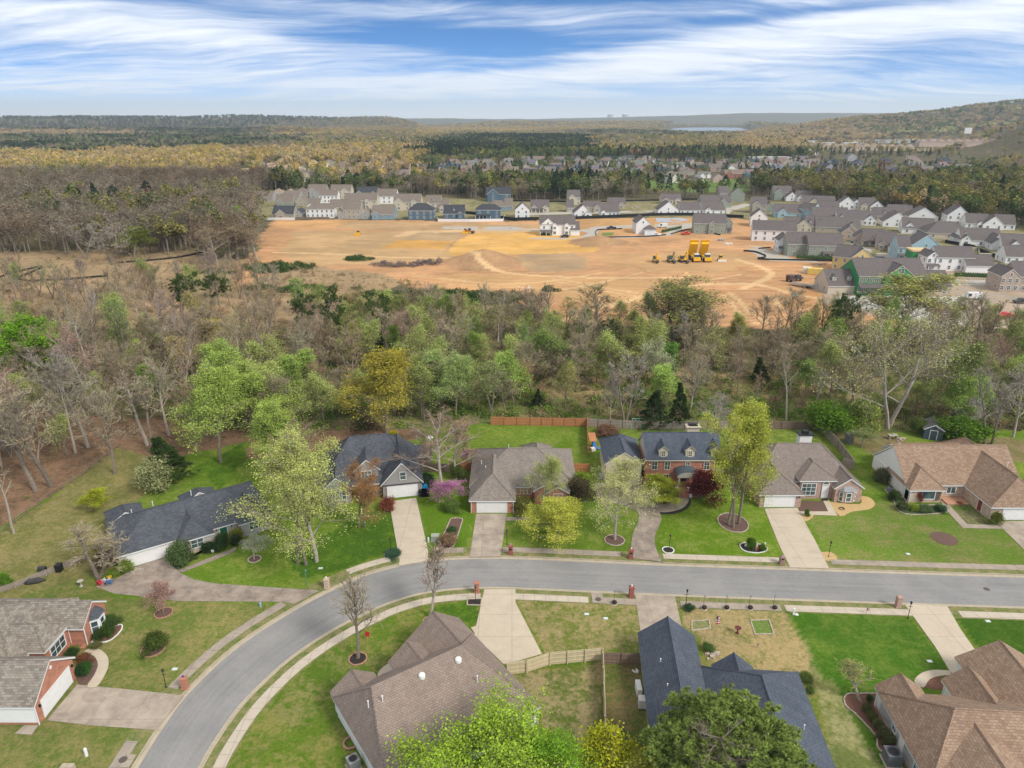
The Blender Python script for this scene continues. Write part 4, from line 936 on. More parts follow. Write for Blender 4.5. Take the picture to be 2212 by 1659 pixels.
fence('privacy_fence', 'new pale wooden fence with a gate in front of the brown roofed house driveway', kp(2, (1075, 1055), (1200, 1040), (1350, 990), (1690, 960)), 1.8, W_BG)
fence('privacy_fence', 'dark old wooden fence with a braced gate beside the slate roofed house', kp(2, (1700, 985), (1930, 990)), 1.7, W_DK)
fence('privacy_fence', 'thin pale wooden fence running between the two fenced back yards', kp(2, (1695, 985), (1705, 1300), (1720, 1750)), 1.75, W_BG)
fence('picket_fence', 'grey weathered picket fence at the far left behind the bird bath', kp(4, (-200, 1700), (100, 1600), (300, 1520), (560, 1415)), 1.0, W_GR, gap=.05, plank=.17)
def rail_fence(label, pts):
    e = empty('rail_fence', label, 'fence', (pts[0][0], pts[0][1], 0)); ox, oy = pts[0]; r = MB(); p = MB()
    pts = densify(pts, 2.6)
    for i, q in enumerate(pts):
        p = MB(); p.box(q[0] - ox - .08, q[1] - oy - .08, 0, q[0] - ox + .08, q[1] - oy + .08, 1.15); p.build('post', W_DK, e)
        if i:
            a = pts[i - 1]
            for z in (.45, .85): r.tube([(a[0] - ox, a[1] - oy, z + .04), (q[0] - ox, q[1] - oy, z)], .06, 4)
    r.build('rails', W_DK, e)
rail_fence('dark split rail fence between the leaf covered wood and the left lawn', kp(4, (-300, 1420), (0, 1265), (100, 1180), (330, 1010), (540, 870), (700, 745), (770, 690)))
# ------------------------------------------------------------ street furniture and yard things
def mailbox(x, y, label, m=None, ball=WHITE, hgt=1.35):
    e = empty('brick_mailbox', label, 'mailbox', (x, y, .02), rad(random.Random(int(x * 7)).uniform(-4, 4)), 'brick mailbox pillars along the kerb')
    mb = MB(); mb.box(-.36, -.36, 0, .36, .36, .12); mb.box(-.3, -.3, .12, .3, .3, hgt); mb.build('pillar', m or B_RED, e)
    mb = MB(); mb.box(-.36, -.36, hgt, .36, .36, hgt + .09); mb.box(-.28, -.28, hgt + .09, .28, .28, hgt + .15); mb.build('cap', m or B_RED, e)
    if ball:
        mb = MB(); mb.lathe([(.05, hgt + .15), (.1, hgt + .2), (.12, hgt + .3), (.07, hgt + .4), (.01, hgt + .46)], 10); mb.build('finial', ball, e)
    mb = MB(); mb.box(-.16, .3, .85, .16, .36, 1.1) if y < 82 else mb.box(-.16, -.36, .85, .16, -.3, 1.1); mb.build('letter_slot', DARKM, e)
    return e
B_DRED = bricks('dark_red_brick', (.26, .07, .06), (.32, .10, .08), (.30, .18, .15))
x, y = W(1, 1200, 1140); e = mailbox(x, y, 'orange brick mailbox pillar with a blue ornament by the lower left driveway', B_RED, plain('blue_glaze', (.04, .08, .25)))
x, y = W(1, 2120, 490); mailbox(x, y, 'pale stone mailbox pillar at the bend beside the white ranch driveway', B_BUFF)
x, y = W(2, 628, 295); mailbox(x, y, 'pale brick mailbox pillar with dark cap between the two north driveways', B_BUFF, None)
x, y = W(2, 1097, 272); mailbox(x, y, 'dark red brick mailbox pillar with grey urn beside the weathered ranch driveway', B_DRED, plain('stone', (.40, .37, .33)))
x, y = W(6, 962, 1340); mailbox(x, y, 'red brick mailbox pillar with white finial at the curved driveway', B_DRED)
x, y = W(3, 640, 335); mailbox(x, y, 'brown brick mailbox pillar with pale stone top beside the pinkish brick house driveway', bricks('brown_brick', (.26, .15, .12), (.34, .21, .17), (.34, .28, .24)), plain('stone', (.40, .37, .33)), 1.1)
x, y = W(2, 878, 520); mailbox(x, y, 'orange brick mailbox pillar south of the street left of the pale driveway', B_RED, None, 1.5)
x, y = W(2, 1878, 550); mailbox(x, y, 'bright red-brown brick mailbox pillar with white finial south of the street', B_DRED, WHITE, 1.5)
x, y = W(3, 1393, 615); mailbox(x, y, 'pink brick mailbox pillar south of the street by the right driveway', B_PINK, None, 1.5)
def lamp_post(x, y, label, hgt=2.2, m=None):
    e = empty('lamp_post', label, 'lamp post', (x, y, 0), 0, 'black yard lamp posts')
    mb = MB(); mb.lathe([(.1, 0), (.1, .08), (.045, .14), (.04, hgt * .45), (.055, hgt * .46), (.04, hgt * .5), (.035, hgt)], 8); mb.box(-.28, -.02, hgt - .35, .28, .02, hgt - .31); mb.build('post', m or DARKM, e)
    mb = MB(); mb.lathe([(.07, hgt), (.15, hgt + .3), (.17, hgt + .31), (.05, hgt + .45), (.01, hgt + .5)], 6); mb.build('lantern', m or DARKM, e)
for k, x, y, lb in ((1, 1077, 1138, 'black lamp post with a lantern on the lower left lawn'), (5, 955, 1440, 'black lamp post in a bed of blue-green plants by the pale north driveway'), (5, 1895, 1370, 'thin black lamp post right of the weathered ranch driveway'),
                    (6, 1272, 1275, 'black lamp post in a round mulch ring beside the curved driveway'), (3, 945, 290, 'black lamp post on straw mulch right of the pinkish house driveway'), (2, 871, 585, 'black lamp post in a square flower bed south of the street'),
                    (3, 20, 610, 'short black lamp post at the kerb left of the row of hanging baskets'), (3, 1458, 690, 'black lamp post left of the lower right driveway')):
    x, y = W(k, x, y); lamp_post(x, y, lb)
x, y = W(1, 1990, 470); lamp_post(x, y, 'green lamp post on the lawn left of the stone mailbox pillar', 2.0, plain('green_metal', (.10, .20, .17)))
MULCH, t, b = newmat('mulch'); n = t.noise(world_co(t), 7, 8, .8); t.put(b.inputs['Base Color'], t.mix(t.ramp(n, .35, .65), (.075, .045, .035), (.19, .12, .095))); b.inputs['Roughness'].default_value = 1; bump(t, b, n, .06, .8)
MULD = plain('dark_mulch', (.035, .028, .026), 1, .4, 8); STRAWM = plain('straw_mulch', (.48, .34, .16), 1, .2, 5); MULR = plain('red_brown_mulch', (.17, .085, .06), 1, .3, 6)
EDGE = plain('edging_stone', (.42, .36, .30), .9, .35, 5)
def bed(label, poly, mat=None, edge=EDGE, name='flower_bed', cat='flower bed', stones=True):
    cx = sum(p[0] for p in poly) / len(poly); cy = sum(p[1] for p in poly) / len(poly)
    e = empty(name, label, cat, (cx, cy, 0)); q = [(p[0] - cx, p[1] - cy) for p in poly]
    mb = MB(); mb.prism(q, -.05, .03); mb.build('soil', mat or MULCH, e)
    if edge:
        mb = MB(); q2 = densify(q + [q[0]], .28); R_ = random.Random(int(cx * 9))
        for i in range(len(q2) - 1):
            a, c_ = q2[i], q2[i + 1]; L = math.hypot(c_[0] - a[0], c_[1] - a[1]); M = Matrix.Translation(((a[0] + c_[0]) / 2, (a[1] + c_[1]) / 2, 0)) @ Matrix.Rotation(math.atan2(c_[1] - a[1], c_[0] - a[0]), 4, 'Z')
            mb.box(-L * .46, -.07, 0, L * .46, .07, R_.uniform(.08, .14), M=M)
        mb.build('edging', edge, e)
    return e
def ring(k, x, y, rx, label, mat=None, edge=EDGE, ry=None):
    cx, cy = W(k, x, y); ry = ry or rx
    return bed(label, [(cx + rx * math.cos(a * PI / 9), cy + ry * math.sin(a * PI / 9)) for a in range(18)], mat, edge, 'tree_ring', 'tree ring')
BRK = plain('brick_edging', (.40, .22, .16), .9, .3, 6)
ring(2, 107, 952, 1.05, 'round mulch ring with brick edging under the bare tree left of the brown roof', MULD, BRK)
ring(2, 570, 706, .8, 'mulch ring under the bare tree hidden behind the brown roof peak', MULD, BRK)
ring(6, 830, 1197, 1.5, 'round mulch ring with pale stones under the budding tree by the curved driveway')
ring(6, 1790, 1055, 2.3, 'oval mulch bed edged in stone under the tall twin trunk tree', None, EDGE, 2.9)
ring(6, 1265, 1278, .85, 'round black mulch ring around the lamp post by the curved driveway', MULD, WHITE)
ring(1, 1060, 655, 1.1, 'mulch ring edged in brick under the small pink blossoming tree', None, BRK)
ring(1, 992, 890, 1.35, 'oval mulch ring edged in brick under the lone shrub on the lower left lawn', None, BRK)
ring(1, 1650, 306, .9, 'dark ring edged in stone under the small white flowering tree', None)
x, y = W(3, 1693, 172); ring(3, 1693, 172, 1.9, 'bare round patch of red-brown mulch on the lawn of the tan roofed house', MULCH, None)
bed('mulch bed with white edging holding a shrub and garden statues near the pinkish house driveway', smooth(kp(3, (370, 215), (400, 200), (470, 205), (540, 225), (545, 250), (500, 265), (430, 262), (385, 245), (370, 215)), 2), MULD, WHITE)
bed('square brown mulch bed in front of the tall window of the pinkish brick house', kp(7, (415, 875), (580, 880), (620, 965), (385, 962)), MULCH, None)
bed('straw covered bed under the bay gable of the pinkish brick house', smooth(kp(7, (632, 885), (880, 905), (890, 845), (960, 850), (1005, 900), (960, 945), (820, 965), (720, 1000), (632, 885)), 3), STRAWM, None)
bed('small straw patch with a round shrub beside the pinkish house driveway', smooth(kp(7, (400, 990), (510, 990), (470, 1035), (420, 1040), (400, 990)), 2), STRAWM, None)
bed('straw patch around the lamp post at the foot of the pinkish house driveway', smooth(kp(3, (888, 260), (960, 262), (998, 290), (990, 312), (915, 312), (888, 260)), 3), STRAWM, None)
bed('curved planting bed along the front and side of the long tan roofed house', smooth(kp(7, (1085, 790), (1150, 870), (1190, 950), (1290, 990), (1590, 970), (1580, 915), (1290, 912), (1240, 860), (1110, 790), (1085, 790)), 3), plain('planting', (.07, .10, .04), 1, .5, 3), EDGE)
bed('courtyard bed of patchy grass between walk and garage of the tan roofed house', kp(7, (1640, 955), (1830, 955), (1925, 1065), (1750, 1065)), plain('patchy_grass', (.14, .14, .06), 1, .4, 2), None)
bed('square of grass with a fire pit by the porch of the tan roofed house', kp(7, (1560, 872), (1730, 872), (1800, 938), (1635, 938)), plain('dull_grass', (.10, .13, .035), 1, .4, 2), None)  # grass square in a dull green
bed('kidney shaped red mulch bed with a stone edge beside the lower right house', smooth(kp(3, (1045, 1210), (1070, 1180), (1130, 1180), (1280, 1190), (1275, 1330), (1420, 1600), (1300, 1560), (1260, 1520), (1250, 1450), (1130, 1320), (1060, 1260), (1045, 1210)), 3), MULR, EDGE)
bed('small round red mulch bed beside the lower right front walk', smooth(kp(3, (1570, 1140), (1565, 1110), (1610, 1078), (1680, 1072), (1700, 1150), (1570, 1140)), 3), MULR, None)
bed('square stone bordered flower bed around the lamp post south of the street', kp(2, (820, 553), (910, 560), (905, 605), (815, 603)), MULD, EDGE)
bed('long garden strip of plants and stones between the two north driveways', smooth(kp(5, (1440, 1160), (1530, 1160), (1520, 1220), (1480, 1340), (1450, 1395), (1370, 1398), (1355, 1350), (1400, 1250), (1440, 1160)), 3), MULCH, EDGE)
bed('bed of blue-green plants edged in stone beside the pale north driveway', smooth(kp(5, (900, 1450), (960, 1410), (1010, 1420), (1025, 1468), (960, 1490), (905, 1490), (900, 1450)), 2), plain('planting', (.07, .10, .04), 1, .5, 3), EDGE)
bed('square stone edged island of grass on the tan lawn of the slate roofed house', kp(3, (440, 705), (560, 700), (590, 790), (470, 795)), plain('island_grass', (.13, .19, .04), 1, .3, 3), EDGE)
bed('faded stone edged patch at the left end of the tan lawn', kp(3, (60, 710), (170, 700), (180, 755), (60, 770)), plain('island_grass2', (.19, .20, .08), 1, .3, 3), EDGE)
bed('black edged curved bed hugging the colonial front walk', smooth(kp(6, (1440, 855), (1452, 900), (1400, 955), (1300, 985), (1185, 985), (1185, 970), (1290, 966), (1385, 940), (1425, 890), (1425, 860), (1440, 855)), 3), MULD, None)
bed('shrub bed between the brick walls and curved walk of the lower left house', smooth(kp(1, (505, 940), (590, 930), (630, 970), (625, 1040), (570, 1110), (505, 1110), (505, 940)), 3), MULCH, None)
bed('mulch bed edged in white stones below the bay window of the lower left house', smooth(kp(1, (590, 845), (690, 770), (780, 730), (790, 760), (740, 815), (680, 845), (590, 845)), 3), MULR, WHITE)
bed('planting bed with stones in front of the white ranch windows', smooth(kp(4, (1110, 1465), (1200, 1400), (1380, 1340), (1520, 1200), (1530, 1215), (1480, 1235), (1150, 1490), (1110, 1465)), 3), plain('planting', (.07, .10, .04), 1, .5, 3), None)
# condensers
def ac(k, x, y, label, rz=0, s_=1., m=GREYM, top=None):
    x, y = W(k, x, y); e = empty('air_conditioner', label, 'air conditioner', (x, y, 0), rad(rz))
    mb = MB(); mb.box(-.6 * s_, -.6 * s_, 0, .6 * s_, .6 * s_, .1); mb.build('pad', KERB, e)
    mb = MB(); mb.box(-.5 * s_, -.5 * s_, .1, .5 * s_, .5 * s_, 1.0 * s_); mb.build('casing', m, e)
    mb = MB()
    for r in (.42, .3, .18): mb.tube([(r * s_ * math.cos(a * PI / 8), r * s_ * math.sin(a * PI / 8), 1.02 * s_) for a in range(17)], .02, 4)
    mb.lathe([(.36 * s_, 1.0 * s_), (.36 * s_, 1.012 * s_)], 16); mb.build('fan_grille', DARKM, e)
ac(2, 80, 1650, 'grey square air conditioner left of the brown roofed house', -55, 1.1)
ac(3, 1350, 1620, 'big dark grey air conditioner beside the white wall of the lower right house', -4, 1.4, plain('slate_metal', (.12, .13, .15), .5))
x, y = W(7, 1125, 805); e = empty('air_conditioner', 'round grey air conditioner against the white wall of the long tan roofed house', 'air conditioner', (x, y, 0)); mb = MB(); mb.lathe([(.5, .05), (.5, .95), (.42, 1.0)], 20); mb.build('casing', plain('bluegrey', (.18, .21, .25)), e); mb = MB(); mb.lathe([(.36, 1.0), (.36, 1.02)], 16); mb.build('fan_grille', DARKM, e)
# utility boxes etc
def simple(name, label, cat, k, x, y, fn, mats, rz=0, z=0., group=None):
    x, y = W(k, x, y); mb = MB(); fn(mb); o = mb.build(name, mats); o.location = (x, y, z); o.rotation_euler = (0, 0, rad(rz)); return tag(o, label, cat, group)
simple('transformer_box', 'grey-green utility transformer box on the lawn by the pale north driveway', 'utility box', 5, 1315, 1335, lambda m: (m.box(-.7, -.55, 0, .7, .55, .1), m.box(-.6, -.45, .1, .6, .45, .9), m.box(-.62, -.5, .9, .62, .47, .95)), plain('utility_green', (.30, .33, .27)))
simple('utility_pedestal', 'small pale green pedestal left of the utility transformer box', 'utility pedestal', 5, 1259, 1352, lambda m: m.lathe([(.14, 0), (.14, .8), (.08, .9)], 8), plain('pale_green', (.55, .68, .58)))
simple('utility_pedestal', 'white utility pedestal on the lawn at the bottom left corner', 'utility pedestal', 1, 562, 1580, lambda m: m.lathe([(.16, 0), (.16, .9), (.1, 1.0)], 8), WHITE)
simple('utility_box', 'pale concrete utility box with a dark top cut by the bottom left frame edge', 'utility box', 1, 435, 1690, lambda m: m.box(-.6, -.5, 0, .6, .5, .7), KERB)
simple('utility_pedestal', 'white post leaning beside the tan lawn near the sidewalk', 'utility pedestal', 3, 718, 665, lambda m: (m.box(-.12, -.1, 0, .12, .1, .95), m.box(.2, -.2, 0, .6, .15, .08)), WHITE)
for k, x, y, lb in ((3, 1460, 272, 'white meter lid in the lawn below the tan roofed house'), (2, 1713, 690, 'pale blue meter lid on the patchy lawn south of the street'), (2, 1590, 662, 'white meter lid near the middle of the patchy south lawn'), (1, 1133, 1018, 'pale meter lid on the lower left lawn by the sidewalk'), (3, 1600, 968, 'pale blue meter lid on the dark green lower right lawn'), (5, 385, 1562, 'grey meter lid on the lawn above the bend'), (3, 1978, 708, 'white meter lid on the lawn right of the lower right driveway')):
    simple('meter_lid', lb, 'meter lid', k, x, y, lambda m: (m.box(-.3, -.2, -.02, .3, .2, .05), m.box(-.24, -.14, .05, .24, .14, .07)), plain('lid', (.55, .60, .60)))
def birdbath(m, s=1.): m.lathe([(.26 * s, 0), (.22 * s, .06 * s), (.1 * s, .12 * s), (.08 * s, .6 * s), (.14 * s, .68 * s), (.4 * s, .78 * s), (.42 * s, .84 * s), (.34 * s, .82 * s), (.02, .76 * s)], 14)
simple('bird_bath', 'pale stone bird bath on the lawn left of the stained driveway', 'bird bath', 1, 527, 480, birdbath, plain('stone', (.40, .37, .33)))
simple('bird_bath', 'dark red bird bath in the middle of the tan lawn', 'bird bath', 3, 354, 785, birdbath, plain('dark_red', (.12, .035, .035)))
simple('statue', 'grey garden statue in the bed near the pinkish house driveway', 'statue', 3, 475, 245, lambda m: m.lathe([(.25, 0), (.22, .1), (.2, .15), (.22, .6), (.16, .95), (.1, 1.02), (.14, 1.15), (.1, 1.3), (.02, 1.34)], 10), plain('stone', (.40, .37, .33)))
simple('statue', 'slim white statue at the right end of the stone edged bed', 'statue', 3, 530, 232, lambda m: m.lathe([(.1, 0), (.08, .6), (.14, .7), (.1, .9), (.02, .96)], 8), WHITE)
simple('yard_sign', 'small white sign in the bed near the pinkish house driveway', 'sign', 3, 408, 235, lambda m: (m.box(-.02, -.02, 0, .02, .02, .5), m.box(-.2, -.02, .35, .2, .02, .8)), WHITE)
simple('yard_sign', 'small white sign in front of the white ranch shrubs', 'sign', 4, 1380, 1378, lambda m: (m.box(-.02, -.02, 0, .02, .02, .5), m.box(-.2, -.02, .3, .2, .02, .7)), WHITE)
simple('statue', 'red and grey figurine between statues in the dark mulch bed', 'statue', 3, 483, 250, lambda m: m.lathe([(.1, 0), (.12, .4), (.07, .5), (.1, .62), (.02, .72)], 8), plain('red', (.5, .05, .05)))
# garden chairs left of the stained driveway
def adirondack(k, x, y, col, label, rz):
    x, y = W(k, x, y); e = empty('garden_chair', label, 'chair', (x, y, .05), rad(rz)); m = plain('paint_' + label.split()[0], col, .5, .05)
    mb = MB(); M = Matrix.Translation((0, 0, .35)) @ Matrix.Rotation(rad(-12), 4, 'X')
    for i in range(5): mb.box(-.28, -.3 + i * .12, 0, .28, -.2 + i * .12, .03, M=M)
    mb.build('seat', m, e); mb = MB(); M = Matrix.Translation((0, .28, .28)) @ Matrix.Rotation(rad(-22), 4, 'X')
    for i in range(5): mb.box(-.29 + i * .12, 0, 0, -.19 + i * .12, .03, .85 - abs(i - 2) * .06, M=M)
    mb.build('backrest', m, e)
    for sx in (-.33, .33):
        for yy in (-.35, .3):
            mb = MB(); mb.box(sx - .03, yy - .03, 0, sx + .03, yy + .03, .55); mb.build('leg', m, e)
        mb = MB(); mb.box(sx - .07, -.42, .55, sx + .07, .35, .58); mb.build('armrest', m, e)
adirondack(1, 655, 475, (.65, .04, .08), 'red garden chair beside the bare tree left of the stained driveway', 160)
adirondack(1, 712, 468, (.10, .20, .42), 'blue and white garden chair right of the red one', 200)
adirondack(1, 690, 462, (.7, .7, .7), 'white garden chair between the red and the blue ones', 180)
simple('planter', 'yellow planter behind the garden chairs', 'planter', 1, 712, 435, lambda m: m.lathe([(.2, 0), (.3, .4), (.32, .42)], 10), plain('yellow', (.75, .45, .03)))
simple('wheelie_bin', 'black wheelie bin behind the picket fence at the left', 'bin', 4, 388, 1490, lambda m: (m.box(-.35, -.4, .1, .35, .4, 1.1), m.box(-.38, -.45, 1.1, .38, .43, 1.18), m.box(-.3, .35, 0, .3, .45, .15)), DARKM)
simple('covered_grill', 'dark covered grill behind the picket fence left of the black bin', 'grill', 4, 280, 1500, lambda m: (m.box(-.5, -.3, 0, .5, .3, .8), m.tube([(-.5, 0, .8), (.5, 0, .8)], .3, 10)), plain('cover', (.05, .05, .05)))
simple('dinghy', 'dark upturned boat lying behind the picket fence', 'boat', 4, 225, 1565, lambda m: m.tube([(-1.3, 0, .2), (-.7, 0, .3), (.5, 0, .3), (1.4, 0, .2)], [.05, .42, .45, .08], 8), plain('cover', (.05, .05, .05)), 20)
simple('urn', 'white urn on legs standing in the clearing bed behind the tan roofed house', 'garden ornament', 7, 1145, 375, lambda m: (m.box(-.9, -.5, .8, .9, .5, .9), m.box(-.8, -.4, 0, -.65, .4, .8), m.box(.65, -.4, 0, .8, .4, .8), m.box(-.1, -.1, .9, .1, .1, 1.3)), plain('stone', (.40, .37, .33)))
simple('playhouse', 'tall narrow grey cage with a white top by the diagonal fence', 'aviary', 7, 790, 410, lambda m: (m.box(-.6, -.6, 0, .6, .6, 1.9), m.box(-.65, -.65, 1.9, .65, .65, 2.05)), plain('cage', (.16, .16, .17)), 10)
simple('garden_hose', 'coiled dark hose on the straw bed by the bay gable', 'hose', 7, 735, 945, lambda m: m.tube([(.35 * math.cos(i * .7) * (1 + i * .01), .35 * math.sin(i * .7) * (1 + i * .01), .08 + i * .003) for i in range(30)], .03, 5), DARKM)
simple('doormat', 'dark doormat on the front walk of the pinkish brick house', 'doormat', 7, 597, 873, lambda m: m.box(-.5, -.25, 0, .5, .25, .03), DARKM, 0, .07)
def bench(m): 
    m.box(-.9, -.25, .42, .9, .25, .47); m.box(-.9, .22, .5, .9, .27, .95)
    for x in (-.85, .8): m.box(x, -.22, 0, x + .05, -.17, .42); m.box(x, .2, 0, x + .05, .25, .5)
simple('bench', 'dark bench on the porch of the long tan roofed house', 'bench', 7, 1590, 835, bench, plain('dark_wood', (.06, .04, .03)), 0, .25)
simple('fire_pit', 'rusty fire pit bowl on the grass square by the porch', 'fire pit', 7, 1688, 905, lambda m: m.lathe([(.25, 0), (.3, .1), (.5, .35), (.45, .34), (.1, .2)], 14), plain('rust', (.22, .07, .04), .8, .4))
simple('covered_grill', 'grill with bright blue cover beside the dark roofed stone house', 'grill', 5, 1213, 930, lambda m: (m.box(-.8, -.35, 0, .8, .35, .95), m.tube([(-.75, 0, 1.0), (.75, 0, 1.0)], .36, 10)), plain('blue_cover', (.02, .28, .62)))
def binf(m): m.box(-.4, -.4, 0, .4, .4, 1.1); m.box(-.43, -.46, 1.1, .43, .43, 1.2)
for i, lb in enumerate(('black bin nearest the garage of the dark roofed stone house', 'black bin in the middle beside the dark roofed stone house garage', 'black bin farthest from the garage of the dark roofed stone house')):
    simple('wheelie_bin', lb, 'bin', 5, 1205 + i * 22, 975, binf, DARKM)
simple('stone_bin', 'white barrel on the lawn just right of the colonial steps', 'barrel', 6, 1446, 850, lambda m: m.lathe([(.22, 0), (.26, .3), (.22, .6)], 10), WHITE)
for i, (x, y) in enumerate(((1326, 815), (1422, 815))):
    simple('planter', ('white planter on the left pier of the colonial steps', 'white planter on the right pier of the colonial steps')[i], 'planter', 6, x, y + 20, lambda m: m.lathe([(.15, 0), (.1, .1), (.25, .5), (.27, .55)], 10), WHITE, 0, 1.0)
def playset(m):
    for sx in (-1, 1):
        for s2 in (-.9, .9): m.tube([(sx + s2 * .4, s2, 0), (sx, 0, 2.2)], .06, 5)
    m.tube([(-1.1, 0, 2.2), (1.1, 0, 2.2)], .07, 5); m.box(-.5, -.4, 1.5, .5, .4, 1.6); m.box(-.5, -.4, 1.6, -.45, .4, 2.1); m.box(.45, -.4, 1.6, .5, .4, 2.1)
simple('climbing_tower', 'teal climbing tower against the grey back fence behind the colonial', 'play frame', 6, 1010, 290, playset, plain('teal', (.20, .40, .36)))
simple('play_slide', 'blue plastic slide in the cluttered yard left of the cream garage', 'slide', 6, 680, 450, lambda m: (m.box(-.3, -1, .2, .3, .8, .3), m.box(-.35, .6, 0, .35, .9, 1.3)), plain('blue_plastic', (.06, .22, .55)), 30)
simple('plastic_crate', 'white plastic tub in the cluttered yard left of the cream garage', 'tub', 6, 655, 470, lambda m: m.box(-.4, -.4, 0, .4, .4, .6), WHITE, 20)
simple('garden_trellis', 'red-brown timber lean-to along the orange side fence', 'lean-to', 6, 640, 430, lambda m: (m.box(-.5, -2, 1.8, .9, 2, 1.9), m.box(-.5, -2, 0, -.4, -1.9, 1.8), m.box(.8, -2, 0, .9, -1.9, 1.8), m.box(.8, 1.9, 0, .9, 2, 1.8)), W_OR)
simple('shop_vac', 'pale blue water barrel by the downpipe of the cream garage', 'barrel', 6, 725, 700, lambda m: m.lathe([(.3, 0), (.34, .5), (.3, 1.0)], 10), plain('pale_blue', (.25, .42, .6)))
# flags, hanging baskets
def flag(k, x, y, label, hgt=1.1, w_=.5, hh=.35, big=False):
    x, y = W(k, x, y); e = empty('flag', label, 'flag', (x, y, 0)); mb = MB(); mb.lathe([(.025, 0), (.02, hgt)], 6); mb.build('pole', GREYM, e)
    mb = MB(); n = 8
    for i in range(7):
        z0 = hgt - hh + i * hh / 7; 
        for j in range(n):
            xa = j * w_ / n; xb = (j + 1) * w_ / n; ya = .05 * math.sin(j * 1.1); yb = .05 * math.sin((j + 1) * 1.1)
            m_ = 1 if (i >= 4 and j < 3) else (0 if i % 2 == 0 else 2); q = [(xa, ya, z0), (xb, yb, z0), (xb, yb, z0 + hh / 7), (xa, ya, z0 + hh / 7)]
            mb.face(q, m_)
    mb.build('cloth', [plain('flag_red', (.5, .03, .04)), plain('flag_blue', (.03, .05, .2)), plain('flag_white', (.75, .75, .75))], e)
flag(3, 197, 870, 'striped flag hanging on a tall pole on the tan lawn', 4.4, .45, 1.1)
flag(3, 478, 885, 'tiny striped flag stuck in the tan lawn', .7, .35, .3); flag(3, 1187, 660, 'small striped flag at the sidewalk of the dark green lawn', .9, .4, .45)
simple('hanging_banner', 'small red banner on a stand beside the bare tree at the bend', 'banner', 2, 172, 830, lambda m: (m.box(-.25, -.02, .55, .25, .02, 1.25), m.lathe([(.02, 0), (.02, 1.35)], 5, 0, (-.27, 0, 0))), plain('flag_red', (.5, .03, .04)))
def basket(k, x, y, label):
    x, y = W(k, x, y); e = empty('hanging_basket', label, 'hanging basket', (x, y, 0), 0, 'shepherd hook baskets along the sidewalk')
    mb = MB(); mb.tube([(0, .5, 0), (0, .5, 1.7), (0, .4, 1.85), (0, .2, 1.85), (0, .1, 1.7)], .02, 5); mb.build('hook', DARKM, e)
    mb = MB(); mb.lathe([(.18, 0), (.34, .2), (.3, .4), (.12, .5)], 10); mb.build('basket', plain('dark_brown', (.04, .03, .028), 1, .4, 8), e)
    mb = MB(); mb.lathe([(.42, -.01), (.36, .07), (.2, .08)], 9); mb.build('stones', EDGE, e)
for x, lb in ((140, 'leftmost of the four dark baskets in front of the tan lawn'), (285, 'second from left of the four dark baskets in front of the tan lawn'), (438, 'third from left of the four dark baskets in front of the tan lawn'), (596, 'rightmost of the four dark baskets in front of the tan lawn')): basket(3, x, 628, lb)
basket(2, 1770, 595, 'single dark basket at the sidewalk right of the drain cover')
def hydrant(m): m.lathe([(.14, 0), (.14, .08), (.1, .12), (.1, .5), (.14, .52), (.1, .62), (.03, .7)], 8); m.tube([(-.18, 0, .38), (.18, 0, .38)], .05, 6)
simple('fire_hydrant', 'small blue and white hydrant on the lawn by the stained driveway mouth', 'hydrant', 1, 1689, 612, hydrant, plain('hydrant_blue', (.25, .40, .55)))
def pile(m, r_=1.2, n=14, s=1):
    R_ = random.Random(n)
    for i in range(n):
        a = R_.uniform(0, 6.28); d = R_.uniform(0, r_); q = R_.uniform(.1, .25) * s
        m.box(d * math.cos(a) - q, d * math.sin(a) - q, 0, d * math.cos(a) + q, d * math.sin(a) + q, q * 1.2)
simple('garden_ornament', 'white deer shaped ornament lying beside the slate roofed house', 'garden ornament', 2, 1912, 1040, lambda m: pile(m, .5, 8, .6), WHITE)
simple('utility_box', 'white meter cabinet on the left wall of the slate roofed house', 'utility box', 2, 1926, 1165, lambda m: m.box(-.3, -.8, 0, .25, .8, 1.0), WHITE)
simple('planter', 'round brick planter ring behind the brown roofed house', 'planter', 2, 62, 1500, lambda m: m.tube([(.75 * math.cos(a * PI / 8), .75 * math.sin(a * PI / 8), .12) for a in range(17)], .13, 5), BRK)
for k, x, y, r_, lb in ((7, 1200, 380, 1.2, 'pile of garden stones in the clearing behind the tan roofed house'), (3, 185, 930, .9, 'cluster of pots and stones in the corner of the slate roofed house'), (4, 870, 1490, 1.0, 'row of pots beside the long garage door of the white ranch')):
    simple('stone_pile', lb, 'stones', k, x, y, lambda m, r_=r_: pile(m, r_, 16), EDGE)
simple('patio_canopy', 'white dish shaped umbrella on the patio behind the bare pinkish tree', 'umbrella', 5, 1268, 560, lambda m: m.lathe([(.03, 0), (.03, 1.5), (.75, 1.5), (.7, 1.6), (.05, 2.0)], 12), WHITE)
simple('deck', 'white-grey wooden deck at the right side of the dark roofed stone house', 'deck', 5, 1150, 650, lambda m: (m.box(-1.6, -1.5, .3, 1.4, 4.0, .45), m.box(-1.6, -1.5, 0, -1.4, -1.3, .3), m.box(1.2, -1.5, 0, 1.4, -1.3, .3)), plain('pale_deck', (.55, .54, .55)))
